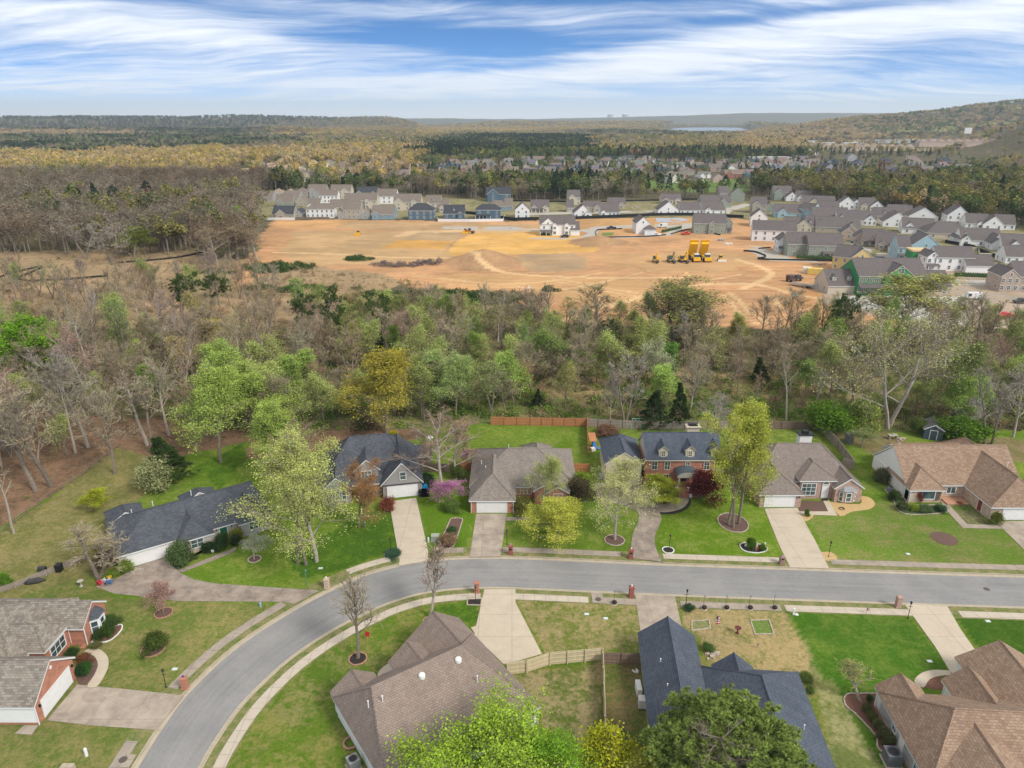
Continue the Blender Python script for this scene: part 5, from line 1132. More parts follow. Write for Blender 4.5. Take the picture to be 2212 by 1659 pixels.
# ------------------------------------------------------------ the new estate beyond the soil
RD = shingle('estate_roof_grey', (.130, .113, .112), (.165, .145, .142), blot=.25); RB = shingle('estate_roof_brown', (.185, .152, .128), (.225, .19, .16), blot=.25); RK = shingle('estate_roof_charcoal', (.05, .055, .066), (.07, .075, .086), blot=.2)
RT_ = shingle('estate_roof_tan', (.30, .235, .175), (.36, .285, .215), blot=.25)
SW = S_WHITE; SC = siding('estate_cream', (.56, .50, .39)); SB = siding('estate_beige', (.42, .365, .29)); SG = siding('estate_sage', (.29, .325, .265)); SL = siding('estate_light_blue', (.36, .52, .58)); SD = siding('estate_slate_blue', (.10, .16, .21)); SM = siding('estate_blue', (.22, .32, .38)); SY = siding('estate_yellow', (.66, .50, .21)); SN = siding('house_wrap_green', (.04, .26, .10)); SH_ = siding('estate_grey', (.36, .355, .34)); ST = bricks('estate_tan_brick', (.42, .33, .26), (.50, .40, .32), (.45, .40, .34))
OPEN = plain('dark_opening', (.03, .028, .027), .8)
def dev(k, px, py, wpx, label, wall=SW, roof=RD, rot=0, d=12., st=1, form='S', gab=(), dorm=0, porch=0, gar=None, nwin=3, gm=None, back=0, name='estate_house', cat='house', frame=WHITE, hscale=1., sidew=2):
    fx, fy = K(k, px, py); x, y = P(fx, fy); sc = scale_at(fy); w_ = wpx / _K[k][2] / sc * (1.14 if k == 'c' else 1.04)
    h = House(name, label, cat, (x, y, hz1(x, y) - .05), rad(rot), wall, roof, frame, 'houses of the new estate', gm)
    ze = (3.1 if st == 1 else 5.8) * hscale; a, b = -w_ / 2, w_ / 2
    if form == 'S': zr = ze + min(d * .40, 5.0); h.block(a, b, 0, d, ze, zr)
    elif form == 'F': zr = ze + min(w_ * .42, 5.6); h.block(a, b, 0, d, ze, zr, 'y')
    elif form == 'H': zr = ze + min(w_, d) * .3; m_ = min(w_, d) * .42; h.block(a, b, 0, d, ze, zr, 'x' if w_ >= d else 'y', h0=m_, h1=m_)
    for (c_, gw) in gab:
        g0 = a + (c_ - gw / 2) * w_; g1 = a + (c_ + gw / 2) * w_; gz = ze + (g1 - g0) * .42
        h.block(g0, g1, -1.0, d * .5, ze + .04, gz, 'y'); 
        h.win((g0 + g1) / 2, -.82, .9, 1.5, 1.4, 2, 2, frame=frame)
        if st == 2: h.win((g0 + g1) / 2, -.82, 3.6, 1.2, 1.2, 2, 2, frame=frame)
        if gz - ze > 1.6: h.win((g0 + g1) / 2, -.82, ze + .3, .6, .7, 1, 1, frame=frame)
    for i in range(dorm):
        c_ = a + w_ * (i + .5 + .0) / dorm; s_ = (zr - ze) / (d / 2); yy = d * .16; zb_ = ze + yy * s_
        h.w.box(c_ - .7, yy, zb_ - .3, c_ + .7, yy + 2.2, zb_ + 1.25); h.block(c_ - .95, c_ + .95, yy - .25, yy + 3.2, zb_ + 1.2, zb_ + 2.0, 'y', walls=False, tt=.12); h.win(c_, yy, zb_ + .25, .7, .8, 2, 2, frame=frame)
    occ = [(a + (c_ - gw / 2) * w_, a + (c_ + gw / 2) * w_) for c_, gw in gab]
    for s_ in range(st):
        for i in range(nwin):
            x_ = a + w_ * (i + .5) / nwin
            if any(o0 - .6 < x_ < o1 + .6 for o0, o1 in occ): continue
            if gar is not None and s_ == 0 and abs(x_ - (a + gar * w_)) < 3.2: continue
            h.win(x_, .35 if form != 'F' else .2, .9 + s_ * 2.7 * hscale, 1.0, 1.4, 2, 2, frame=frame)
    if form == 'F' and zr - ze > 2: h.win(0, .2, ze + .2, .8, 1.0, 1, 2, frame=frame)
    for fa, xx in ((90, b - (.2 if form == 'S' else .35)), (-90, a + (.2 if form == 'S' else .35))):
        for s_ in range(st):
            for i in range(sidew): h.win(xx, d * (i + .6) / (sidew + .2), .9 + s_ * 2.7 * hscale, .9, 1.3, 1, 2, fa, frame=frame)
    if gar is not None: h.garage(a + gar * w_, .35 if form != 'F' else .2, min(4.9, w_ * .4), 2.2, 0, rows=4)
    if porch:
        p0, p1 = (a + .3, a + w_ * porch) if porch > 0 else (b + w_ * porch, b - .3)
        h.r.solid([(p0, -2.4, 2.5), (p1, -2.4, 2.5), (p1, .36, 3.15), (p0, .36, 3.15)] + [(p0, -2.4, 2.4), (p1, -2.4, 2.4), (p1, .36, 3.05), (p0, .36, 3.05)], [(0, 1, 2, 3), (7, 6, 5, 4), (0, 4, 5, 1), (1, 5, 6, 2), (3, 7, 4, 0)])
        n = max(2, int((p1 - p0) / 2.4)) 
        for i in range(n + 1):
            cx = p0 + .15 + (p1 - p0 - .3) * i / n; mb = MB(); mb.box(cx - .12, -2.3, 0, cx + .12, -2.06, 2.4); h.part('porch_post', mb, frame)
    if back: h.block(a + w_ * .2, b - w_ * .25, d * .6, d + 4, ze, ze + 2.6, 'y')
    h.finish(); return h
DV = [
 # left rows, k, x, y, width, label, options
 ('a', 195, 300, 150, 'cream house with charcoal roof at the left end of the front row by the soil', dict(wall=SB, roof=RK, form='S', gab=((.42, .55),))),
 ('a', 300, 292, 62, 'small grey annexe with charcoal roof right of the cream house at the soil edge', dict(wall=SH_, roof=RK, form='F', nwin=1, sidew=1)),
 ('a', 462, 292, 195, 'long white two storey house with hipped brown roof in the front row', dict(st=2, form='H', roof=RB, d=10, nwin=6)),
 ('a', 690, 300, 125, 'beige two storey house with pergola next to the long white house', dict(wall=SB, roof=RB, st=2, nwin=4)), ('a', 790, 300, 80, 'beige gabled house squeezed between its two brown roofed neighbours', dict(wall=SH_, roof=RB, form='F', st=1, nwin=1)), ('a', 615, 300, 55, 'narrow grey gabled wing left of the beige pergola house', dict(wall=SH_, roof=RB, form='F', nwin=1)),
 ('a', 912, 303, 160, 'house with big plain brown roof and light blue side wall in the front row', dict(wall=SM, roof=RB, st=1, d=16, gab=((.2, .35),))),
 ('a', 1187, 305, 185, 'dark teal-blue two storey house with charcoal hipped roof in the front row', dict(wall=SD, roof=RK, st=2, form='H', nwin=4, d=13)),
 ('a', 1425, 296, 148, 'slate grey house with one white dormer behind the white fence', dict(wall=SD, roof=RK, st=1, dorm=1, gab=((.8, .28),), d=13)),
 ('a', 1672, 300, 180, 'navy two storey house with porch behind the white fence', dict(wall=SD, roof=RK, st=2, form='H', nwin=3, d=10, porch=.6)),
 ('a', 205, 208, 125, 'green craftsman house with gable porch in the second row', dict(wall=SG, roof=RB, gab=((.3, .5),))), ('a', 60, 175, 120, 'off-white house with brown roof at the left edge of the estate', dict(wall=SH_, roof=RB)), ('a', 150, 140, 85, 'tan roofed house, leftmost of the three at the back left', dict(wall=SC, roof=RT_, form='H')), ('a', 235, 140, 75, 'tan roofed house, middle of the three at the back left', dict(wall=SC, roof=RT_, form='H')), ('a', 322, 135, 95, 'brown roofed house, rightmost of the three at the back left', dict(wall=SB, roof=RB, form='H')),
 ('a', 252, 178, 115, 'brown roofed house behind the green craftsman house', dict(wall=SH_, roof=RB, d=14)), ('a', 325, 205, 85, 'small gabled brown roofed house in the second row', dict(wall=SB, roof=RB, form='F')), ('a', 440, 150, 130, 'pale blue-white two storey house in the back row', dict(wall=SH_, roof=RB, st=2, gab=((.3, .4),))), ('a', 415, 240, 90, 'white house with gabled porch between second and front rows', dict(wall=SW, roof=RB, gab=((.3, .6),))), ('a', 525, 185, 130, 'plain white two storey house in the second row', dict(st=2, roof=RB, nwin=5, d=9)),
 ('a', 612, 152, 145, 'cream two storey house with big gables in the back row', dict(wall=SC, roof=RB, st=2, gab=((.25, .3), (.7, .4)))), ('a', 600, 248, 140, 'beige house with blue gable behind the beige pergola house', dict(wall=SB, roof=RB, gab=((.75, .3),))), ('a', 700, 200, 130, 'house with large brown roof in the middle of the second row', dict(wall=SB, roof=RB, d=16)), ('a', 800, 142, 150, 'navy roofed house with green gables in the back row', dict(wall=SG, roof=RK, gab=((.15, .3), (.8, .25)))), ('a', 815, 225, 115, 'cream house with arched dormer in the second row', dict(wall=SC, roof=RB, st=2, gab=((.4, .3),))),
 ('a', 942, 190, 140, 'white two storey house with brown roof toward the right of the second row', dict(st=2, roof=RB, nwin=4)), ('a', 1090, 238, 190, 'large beige craftsman house with two gables behind the teal-blue house', dict(wall=SC, roof=RB, st=2, gab=((.2, .35), (.75, .25)), d=14)), ('a', 1278, 245, 110, 'cream two storey house with wide dormer behind the slate grey house', dict(wall=SC, roof=RB, st=2, gab=((.2, .3),), dorm=1)), ('a', 1350, 248, 75, 'small cream gabled garage right of the cream dormer house', dict(wall=SC, roof=RB, form='S', gab=((.35, .5),))),
 ('a', 1745, 175, 175, 'dark blue and cream two storey house at the back of the middle cul-de-sac', dict(wall=SD, roof=RK, st=2, gab=((.3, .5),))), ('a', 1740, 240, 150, 'blue-grey house with brown hipped roof behind the navy house', dict(wall=SM, roof=RB, form='H')), ('a', 1820, 235, 60, 'small brown roofed garage right of the blue-grey house', dict(wall=SM, roof=RB, sidew=1)), ('a', 1690, 150, 70, 'narrow cream house with brown roof at the back of the cul-de-sac', dict(wall=SC, roof=RB, st=2, form='F', nwin=1)),
 ('a', 1918, 298, 106, 'white two storey gabled house at the right end of the white fence', dict(st=2, form='F', nwin=2)), ('a', 2045, 250, 130, 'beige craftsman with two gables right of the white gabled house', dict(wall=SC, gab=((.2, .35), (.78, .35)), porch=.7)),
 ('b', 535, 238, 108, 'cream gabled two storey house on the far side of the estate street', dict(wall=SC, st=2, gab=((.35, .55),), gm=SC)), ('b', 695, 300, 148, 'grey house with an open garage and two gables on the far side', dict(wall=SB, gab=((.2, .3), (.75, .42)), gar=.75, d=10)), ('b', 905, 272, 148, 'beige house with three gables left of the building materials', dict(wall=SB, gab=((.2, .3), (.75, .4)), dorm=0, d=11)), ('b', 505, 300, 62, 'small cream garage in front of the cream gabled two storey house', dict(wall=SC, sidew=1)),
 ('b', 612, 350, 158, 'white house with broad gable and small porch gable behind the long black fence', dict(form='F', nwin=3, d=14, gab=((.75, .35),))), ('b', 847, 340, 160, 'white side gabled house with small left gable behind the long black fence', dict(form='S', nwin=5, gab=((.15, .28),), d=13)), ('b', 392, 500, 300, 'big white farmhouse with porch and three small gables on the soil edge', dict(st=2, form='S', nwin=5, d=11, gab=((.42, .15), (.75, .15)), porch=.36, gar=.75)), ('b', 310, 500, 130, 'white front gable wing of the big farmhouse seen at its left', dict(st=2, form='F', d=13, nwin=2)), ('b', 545, 502, 80, 'low white wing at the right of the big farmhouse', dict(nwin=0, d=10)),
 ('b', 1130, 488, 125, 'white two storey house with steep gable beside the white pickup', dict(st=2, form='F', d=14, nwin=0, rot=0)), ('b', 1195, 500, 100, 'low double garage with open doors in front of the white two storey house', dict(form='H', d=7, nwin=0, gar=.5)), ('b', 1350, 322, 180, 'white house with broad front gable and brick chimney behind the black fence', dict(form='F', d=13, nwin=3)), ('b', 1375, 228, 170, 'beige craftsman with two gables at the far edge of the estate', dict(wall=SC, gab=((.22, .3), (.8, .28)), d=10)), ('b', 1540, 322, 175, 'white house with plain brown-grey roof behind the black fence', dict(nwin=4, d=12)), ('b', 1740, 322, 190, 'white house with small gabled porch behind the black fence', dict(nwin=3, gab=((.25, .3),), d=14)),
 ('b', 1765, 258, 250, 'grey-green house with broad roofs at the end of the estate street', dict(wall=SG, gab=((.7, .35),), d=13)), ('b', 1835, 200, 90, 'two storey brown-grey roofed block behind the grey-green house', dict(wall=SB, st=2)), ('b', 1945, 210, 120, 'tall pale green gabled house at the back corner', dict(wall=SG, st=2, form='F', d=12, rot=-12)), ('b', 1705, 488, 265, 'large sage green two storey house at the edge of the soil', dict(wall=SG, st=2, nwin=4, d=12, gab=((.55, .22),), rot=-8)), ('b', 1850, 480, 100, 'sage green gabled wing with porch facing the estate street', dict(wall=SG, st=2, form='F', d=12, porch=.95, rot=-10)),
 ('c', 250, 182, 130, 'sage green house with white gable, farthest back', dict(wall=SG, gab=((.3, .5),), st=2, rot=-8)), ('c', 330, 192, 85, 'small white gabled house right of the farthest sage one', dict(form='F', nwin=1, rot=-10)), ('c', 425, 195, 110, 'white house with dormers in the back row', dict(gab=((.3, .4),), rot=-15)), ('c', 545, 248, 220, 'cream house with broad gable in the back row', dict(wall=SC, gab=((.35, .4),), rot=-15, d=14)), ('c', 60, 290, 110, 'beige two storey house with twin gables near the estate street bend', dict(wall=SB, st=2, gab=((.35, .6),), rot=-12)), ('c', 150, 285, 90, 'beige gabled house right of the twin gabled one', dict(wall=SG, st=1, form='F', rot=-12)),
 ('c', 300, 325, 190, 'light blue house with white trim and wide dark roof', dict(wall=SL, d=15, gab=((.3, .4),), rot=-14)), ('c', 430, 330, 120, 'light blue gable end facing right in the middle of the estate', dict(wall=SL, st=2, form='S', rot=-60, d=9, nwin=1)), ('c', 620, 292, 150, 'cream house with two little gables behind the light blue gable', dict(wall=SC, gab=((.2, .3), (.7, .3)), rot=-16)), ('c', 770, 290, 130, 'white two storey front gabled house in the back row', dict(st=2, form='F', rot=-14, nwin=2)), ('c', 845, 292, 90, 'white gable wing right of the white two storey house', dict(st=2, form='F', rot=-14, nwin=1)), ('c', 935, 300, 110, 'off-white two storey house with cream bay gable in the back row', dict(st=2, wall=SC, gab=((.3, .45),), rot=-14)), ('c', 1010, 305, 90, 'white tall gable end at the right of the cream bay house', dict(st=2, form='F', rot=-14)),
 ('c', 1080, 352, 150, 'tan house with wooden gable brackets in the right middle rows', dict(wall=ST, gab=((.7, .45),), dorm=1, rot=-16)), ('c', 1210, 330, 160, 'tan craftsman with small cream dormer gable', dict(wall=ST, gab=((.5, .25),), rot=-16, d=14)), ('c', 1180, 402, 190, 'white house with twin front gables behind the tan ones', dict(form='F', rot=-16, d=14, nwin=3)), ('c', 1390, 358, 200, 'white house with broad dark roof at the wood edge', dict(rot=-18, d=15, form='F')), ('c', 180, 520, 300, 'big plain white two storey house at the corner of the soil', dict(st=2, rot=-14, d=11, nwin=5)), ('c', 60, 400, 120, 'white gable behind the big plain white house', dict(form='F', rot=-14, st=2, nwin=1)),
 ('c', 330, 440, 110, 'cream cottage with two steep gables facing the street', dict(wall=SC, gab=((.25, .4), (.75, .4)), rot=-14)), ('c', 420, 445, 120, 'cream brick house with tall arched window gable', dict(wall=SC, form='F', rot=-16)), ('c', 515, 440, 130, 'beige house with two round topped dormers', dict(wall=SC, dorm=2, rot=-16, d=14)), ('c', 640, 360, 240, 'house with very wide dark roof in the centre of the estate', dict(wall=SB, rot=-15, d=18)), ('c', 850, 385, 260, 'white house with long dark roof and end gable', dict(rot=-17, d=15, gab=((.12, .3),))), ('c', 960, 390, 90, 'white gable end of the long roofed house', dict(form='F', rot=-20)), ('c', 700, 450, 300, 'long dark roofed house with two small beige dormers', dict(wall=SB, rot=-16, d=16, dorm=0, gab=((.8, .3),))),
 ('c', 790, 500, 120, 'tan gabled front with white garage beside the parked car', dict(wall=ST, form='F', rot=-18)), ('c', 900, 540, 120, 'beige brick house with tall gable right of the parked car', dict(wall=ST, form='F', rot=-20, st=1)), ('c', 985, 555, 150, 'white and beige porch house with three columns', dict(wall=SC, porch=.9, gab=((.5, .4),), rot=-20)), ('c', 1090, 590, 130, 'tan brick house with two narrow gables', dict(wall=ST, gab=((.25, .35), (.75, .35)), rot=-22, d=13)), ('c', 1150, 620, 60, 'small white gable left of the light blue house', dict(form='F', nwin=1, rot=-22, d=10)), ('c', 1350, 460, 210, 'white house with screened porch in the right rows', dict(rot=-20, d=15, form='S')), ('c', 1280, 455, 100, 'white broken gable house left of the screened porch one', dict(form='F', rot=-20, d=13)),
 ('c', 1600, 500, 300, 'wide brown-grey roofed house with dark porch in the right rows', dict(wall=SC, rot=-14, d=17, form='H')), ('c', 1670, 385, 150, 'white tall gabled house at the far right wood edge', dict(st=2, form='F', rot=-14, nwin=3)), ('c', 1760, 390, 90, 'white gable with dark roof attached at the far right wood edge', dict(st=1, form='F', rot=-14)), ('c', 1830, 415, 150, 'white house with shed dormer windows at the far right', dict(gab=((.6, .3),), dorm=0, rot=-16, d=13)), ('c', 1960, 425, 140, 'white double gabled house at the far right', dict(form='F', rot=-16, nwin=2)), ('c', 2055, 425, 130, 'white house with brown roof by the right frame edge, back row', dict(rot=-18, d=13)), ('c', 1860, 560, 260, 'white house with two gables and black screened porch', dict(rot=-16, d=16, gab=((.12, .3), (.85, .25)))), ('c', 1720, 545, 110, 'white gabled house left of the black screened porch', dict(form='F', rot=-16, nwin=2)),
 ('c', 2020, 590, 130, 'white gabled house with its black screened porch at the right edge', dict(form='F', rot=-14, d=14, nwin=1)), ('c', 2150, 610, 190, 'white gabled house cut by the right frame edge', dict(gab=((.4, .5),), rot=-14, d=14)), ('c', 400, 640, 190, 'sage green two storey house, left half of the pair by the street', dict(wall=SG, st=2, rot=-6, d=12, nwin=2)), ('c', 600, 655, 240, 'sage green two storey house with porch, right half of the pair', dict(wall=SG, st=2, rot=-6, d=12, nwin=3, porch=-.6)), ('c', 270, 610, 100, 'narrow white two storey house with hipped porch left of the sage pair', dict(st=2, form='F', rot=-6, nwin=1, porch=.9, d=9)),
 ('c', 745, 755, 170, 'pale yellow two storey house, long side toward the soil', dict(wall=SY, st=2, rot=-38, d=11, nwin=3)), ('c', 885, 765, 160, 'pale yellow gable front with porch by the dumpster', dict(wall=SY, st=2, form='F', rot=-6, d=12, nwin=1, porch=.95)), ('c', 1230, 670, 90, 'light blue house with white two storey balcony', dict(wall=SL, st=2, form='S', rot=-10, d=12, porch=.9, nwin=2)), ('c', 1400, 665, 220, 'light blue broad gable beside the green sheathed frame', dict(wall=SL, st=2, form='F', rot=-12, d=13, nwin=3)), ('c', 1640, 760, 260, 'white two storey house with balcony porch at the left end', dict(st=2, rot=-6, d=10, nwin=4, porch=0)), ('c', 1460, 755, 90, 'white balcony wing with two tiers of columns', dict(st=2, form='F', rot=-6, d=10, nwin=2, porch=.95)), ('c', 1850, 775, 190, 'plain white single storey wing behind the small hedge', dict(st=1, rot=-6, d=10, nwin=0)),
 ('c', 2150, 700, 150, 'white house with black bin behind the hedge at the right', dict(rot=-10, d=11)), ('c', 2080, 930, 130, 'beige brick gabled house at the lower right of the estate', dict(wall=ST, st=2, form='F', rot=-10, d=12)), ('c', 2200, 930, 130, 'beige brick two storey house cut by the right frame edge', dict(wall=ST, st=2, rot=-10, d=12)),
]
for k, x, y, w_, lb, kw in DV: dev(k, x, y, w_, lb, **kw)
# clubhouse: sheathed centre, cream wing with dormers, tan wing
h = dev('c', 800, 945, 320, 'cream clubhouse wing with three small dormers and dark glazed front', wall=SC, roof=RD, dorm=3, nwin=0, d=13, name='clubhouse_wing', cat='clubhouse')
dev('c', 1450, 960, 300, 'tan brick clubhouse wing with two dormers behind the tall yellowish tree', wall=ST, roof=RD, dorm=2, nwin=3, d=13, name='clubhouse_wing', cat='clubhouse')
fx, fy = K('c', 1130, 955); x, y = P(fx, fy); h = House('clubhouse', 'unfinished clubhouse sheathed in bright green with long rows of white windows', 'clubhouse', (x, y, 0), 0, SN, RD, CREAM)
h.block(-12.5, 12.5, 0, 16, 7.0, 12.2); h.block(-3.5, 7.5, -.8, 9, 7.05, 11.2, 'y')
for i in range(9): h.win(-11 + i * 2.75, .35, 4.9, 2.0, 1.3, 3, 2); h.win(-11 + i * 2.75, .35, .8, 2.0, 2.2, 3, 3)
h.win(2, -.6, 8.2, 1.9, 1.7, 2, 2)
h.r.solid([(-12.5, -2.6, 3.4), (12.5, -2.6, 3.4), (12.5, .3, 4.4), (-12.5, .3, 4.4), (-12.5, -2.6, 3.25), (12.5, -2.6, 3.25), (12.5, .3, 4.25), (-12.5, .3, 4.25)], [(0, 1, 2, 3), (7, 6, 5, 4), (0, 4, 5, 1), (1, 5, 6, 2), (3, 7, 4, 0)]); h.finish()
fx, fy = K('c', 1370, 720); x, y = P(fx, fy); e = empty('house_frame', 'bare timber frame topped with green sheathing between blue and white houses', 'construction', (x, y, 0), rad(-8))
LUM = plain('new_lumber', (.60, .45, .24), .8); mb = MB(); mb.box(-4, 0, 3.0, 4, 8, 6.2); mb.build('sheathing', SN, e); mb = MB(); mb.box(-4.2, -.2, 6.2, 4.2, 8.2, 6.9); mb.build('roof_deck', LUM, e)
mb = MB()
for i in range(12): mb.box(-6.5 + i * 1.1, -1, 0, -6.35 + i * 1.1, -.85, 3)
for z in (0, 1.5, 2.9): mb.box(-6.5, -1.02, z, 6, -.83, z + .12)
for i in range(6): mb.box(-6.5, -1 + i * 1.6, 0, -6.38, -.85 + i * 1.6, 3.0)
mb.box(-6.5, -.8, 1.45, -6.36, 8, 1.57); mb.build('studs', LUM, e)
# ---- estate streets, pads, fences, hedges
STR = concrete('estate_street', (.44, .41, .36), (.36, .335, .30), joint=0)
def sheet(name, k, pts, mat, z=.06):
    mb = MB(); mb.prism(kp(k, *pts), z - .12, z); return tag(mb.build(name, mat), kind='structure')
sheet('road', 'b', [(-600, 425), (0, 425), (230, 452), (600, 452), (720, 425), (1060, 410), (1060, 432), (760, 445), (735, 500), (680, 520), (600, 540), (130, 532), (230, 520), (580, 524), (660, 480), (600, 466), (0, 458), (-600, 445)], STR)
sheet('road', 'b', [(1230, 405), (1580, 395), (1600, 420), (1470, 450), (1380, 500), (1250, 512), (1080, 520), (800, 528), (790, 510), (1060, 505), (1300, 490), (1420, 440), (1230, 432)], STR, .063)
sheet('road', 'b', [(150, 305), (1220, 285), (1220, 300), (150, 325)], STR); sheet('road', 'b', [(1850, 262), (2010, 225), (2080, 235), (1900, 290), (1870, 320), (1850, 310)], STR)
sheet('road', 'c', [(-60, 560), (60, 555), (330, 655), (700, 700), (640, 690), (160, 675), (60, 640)], STR); sheet('road', 'c', [(760, 520), (880, 520), (1180, 640), (1400, 690), (1250, 700), (960, 600)], STR, .064); sheet('road', 'c', [(1560, 820), (2300, 850), (2300, 895), (1560, 865)], STR); sheet('road', 'c', [(1960, 640), (2300, 760), (2300, 720), (2000, 620)], STR, .065)
sheet('driveway', 'c', [(115, 600), (190, 590), (215, 600), (140, 615)], KERB, .08); sheet('driveway', 'c', [(170, 636), (300, 624), (325, 634), (200, 648)], KERB, .08); sheet('driveway', 'c', [(960, 575), (1010, 565), (1040, 580), (980, 588)], KERB, .08); sheet('driveway', 'c', [(1000, 628), (1120, 612), (1150, 628), (1030, 640)], KERB, .08)
sheet('lawn', 'c', [(880, 545), (1000, 548), (1000, 566), (900, 566)], VERGE, .07); sheet('lawn', 'c', [(970, 590), (1080, 582), (1110, 605), (990, 618)], VERGE, .07); sheet('lawn', 'b', [(780, 478), (880, 475), (870, 500), (780, 505)], plain('sod', (.13, .20, .05), 1, .2, 1), .05); sheet('lawn', 'b', [(250, 320), (520, 310), (520, 352), (220, 352)], VERGE, .05)
sheet('gravel_pad', 'b', [(1240, 350), (1480, 350), (1530, 372), (1420, 388), (1250, 384)], plain('gravel', (.36, .38, .42), 1, .25, 1), .05)
BLK = plain('black_silt_cloth', (.018, .018, .02), .8, .2)
def strip(label, k, pts, h0, mat, name='silt_fence', cat='fence', th=.08, dens=1):
    q = kp(k, *pts); q = smooth(q, 3) if dens else q; ox, oy = q[0]; mb = MB(); z0 = hz1(ox, oy)
    for i in range(len(q) - 1):
        a, b_ = q[i], q[i + 1]; dx, dy = b_[0] - a[0], b_[1] - a[1]; L = math.hypot(dx, dy) or 1; nx, ny = -dy / L * th / 2, dx / L * th / 2
        za, zb = hz1(*a) - z0, hz1(*b_) - z0; R_ = .12 * math.sin(i * 2.3)
        mb.solid([(a[0] - ox - nx, a[1] - oy - ny, za - .1), (a[0] - ox + nx, a[1] - oy + ny, za - .1), (b_[0] - ox + nx, b_[1] - oy + ny, zb - .1), (b_[0] - ox - nx, b_[1] - oy - ny, zb - .1),
                  (a[0] - ox - nx, a[1] - oy - ny, za + h0), (a[0] - ox + nx, a[1] - oy + ny, za + h0), (b_[0] - ox + nx, b_[1] - oy + ny, zb + h0), (b_[0] - ox - nx, b_[1] - oy - ny, zb + h0)],
                 [(4, 5, 6, 7)[::-1], (0, 3, 7, 4)[::-1], (1, 5, 6, 2)[::-1], (0, 4, 5, 1)[::-1], (3, 2, 6, 7)[::-1]])
    o = mb.build(name, mat); o.location = (ox, oy, z0); return tag(o, label, cat)
strip('long black fence behind the big white farmhouse', 'b', [(-560, 320), (-350, 318), (0, 372), (60, 370), (500, 362), (1050, 340), (1250, 332), (1600, 330), (1850, 342), (2000, 350)], 1.9, BLK, 'black_fence')
strip('thin black fence along the wood behind the estate', 'b', [(-40, 205), (300, 212), (700, 215), (1000, 208), (1300, 200), (1600, 192)], 1.2, BLK)
strip('black silt fence winding from the clearing to the building site corner', 'a', [(-1000, 620), (-640, 590), (-460, 560), (-300, 520), (-180, 470), (-120, 420)], .8, BLK)
q_ = 0
strip('black silt fence in a zigzag in the dry clearing at the far left', 4, [(-40, -395), (60, -435), (260, -480), (275, -475), (130, -410), (120, -395), (200, -385), (480, -400), (700, -420)], .8, BLK, dens=0)
strip('black silt fence along the kerb of the street near the white pickup', 'b', [(730, 510), (725, 470), (760, 455), (900, 450), (950, 445)], .7, BLK); strip('black silt fence in front of the white two storey house', 'b', [(780, 522), (1050, 516), (1200, 512), (1330, 500)], .7, BLK)
strip('black silt fence below the large sage green house', 'b', [(1370, 495), (1480, 460), (1560, 452), (1700, 480), (1800, 500)], .7, BLK); strip('black silt fence looping at the street end by the sage pair', 'c', [(-60, 600), (20, 605), (100, 630), (120, 650), (60, 665), (400, 675), (660, 680)], .8, BLK); strip('short black silt fence near the crushed stone heap', 'c', [(60, 580), (160, 570)], .6, BLK)
strip('white vinyl fence around the slate and navy houses', 'a', [(1305, 300), (1310, 318), (1540, 320), (1780, 316), (1790, 285)], 1.7, WHITE, 'vinyl_fence', dens=0); strip('white vinyl fence at the left end of the front row', 'a', [(60, 305), (280, 306)], 1.6, WHITE, 'vinyl_fence', dens=0); strip('brown fence in front of the long white house', 'a', [(285, 302), (530, 302)], 1.5, W_DK, 'wooden_fence', dens=0)
strip('black fence between the screened porch houses at the right', 'c', [(1570, 530), (1800, 570), (1850, 600)], 1.6, BLK, 'black_fence', dens=0); strip('pale green privacy fence behind the white two storey balcony house', 'c', [(1750, 585), (1840, 590), (1850, 640), (2000, 640)], 1.6, plain('pale_fence', (.50, .52, .36)), 'privacy_fence', dens=0); strip('black fence at the right beside the tan garden', 'c', [(1850, 600), (2060, 680)], 1.7, BLK, 'black_fence', dens=0)
strip('pale kerb wall along the street below the small hedge', 'c', [(1560, 822), (2010, 832)], .6, KERB, 'low_wall', 'wall', .3, 0)
HEDG = plain('hedge_green', (.045, .09, .03), 1, .4, 3)
def hedge(label, k, a, b_, n, h0=2.0):
    (x0, y0), (x1, y1) = W(k, *a), W(k, *b_)
    for i in range(n):
        t_ = (i + .5) / n; mb = MB(); R_ = random.Random(i); pr = [(.35, 0), (.5, .25 * h0), (.42, .55 * h0), (.2, .85 * h0), (.02, h0)]
        mb.lathe([(r * R_.uniform(.8, 1.2), z) for r, z in pr], 7); o = mb.build('arborvitae', HEDG); o.location = (x0 + (x1 - x0) * t_, y0 + (y1 - y0) * t_, 0); tag(o, ordw(i) + ' ' + label, 'conifer', 'conifers ' + label[label.index('in the row'):])
hedge('small conifer from the left in the row below the sage pair', 'c', (370, 655), (660, 668), 22); hedge('small conifer from the left in the row below the white single storey wing', 'c', (1640, 800), (2000, 815), 26); hedge('small conifer from the left in the row beside the curved concrete lane', 'b', (1290, 478), (1465, 440), 14); hedge('small conifer from the left in the row around the big white farmhouse', 'b', (240, 500), (330, 502), 8, 1.4)
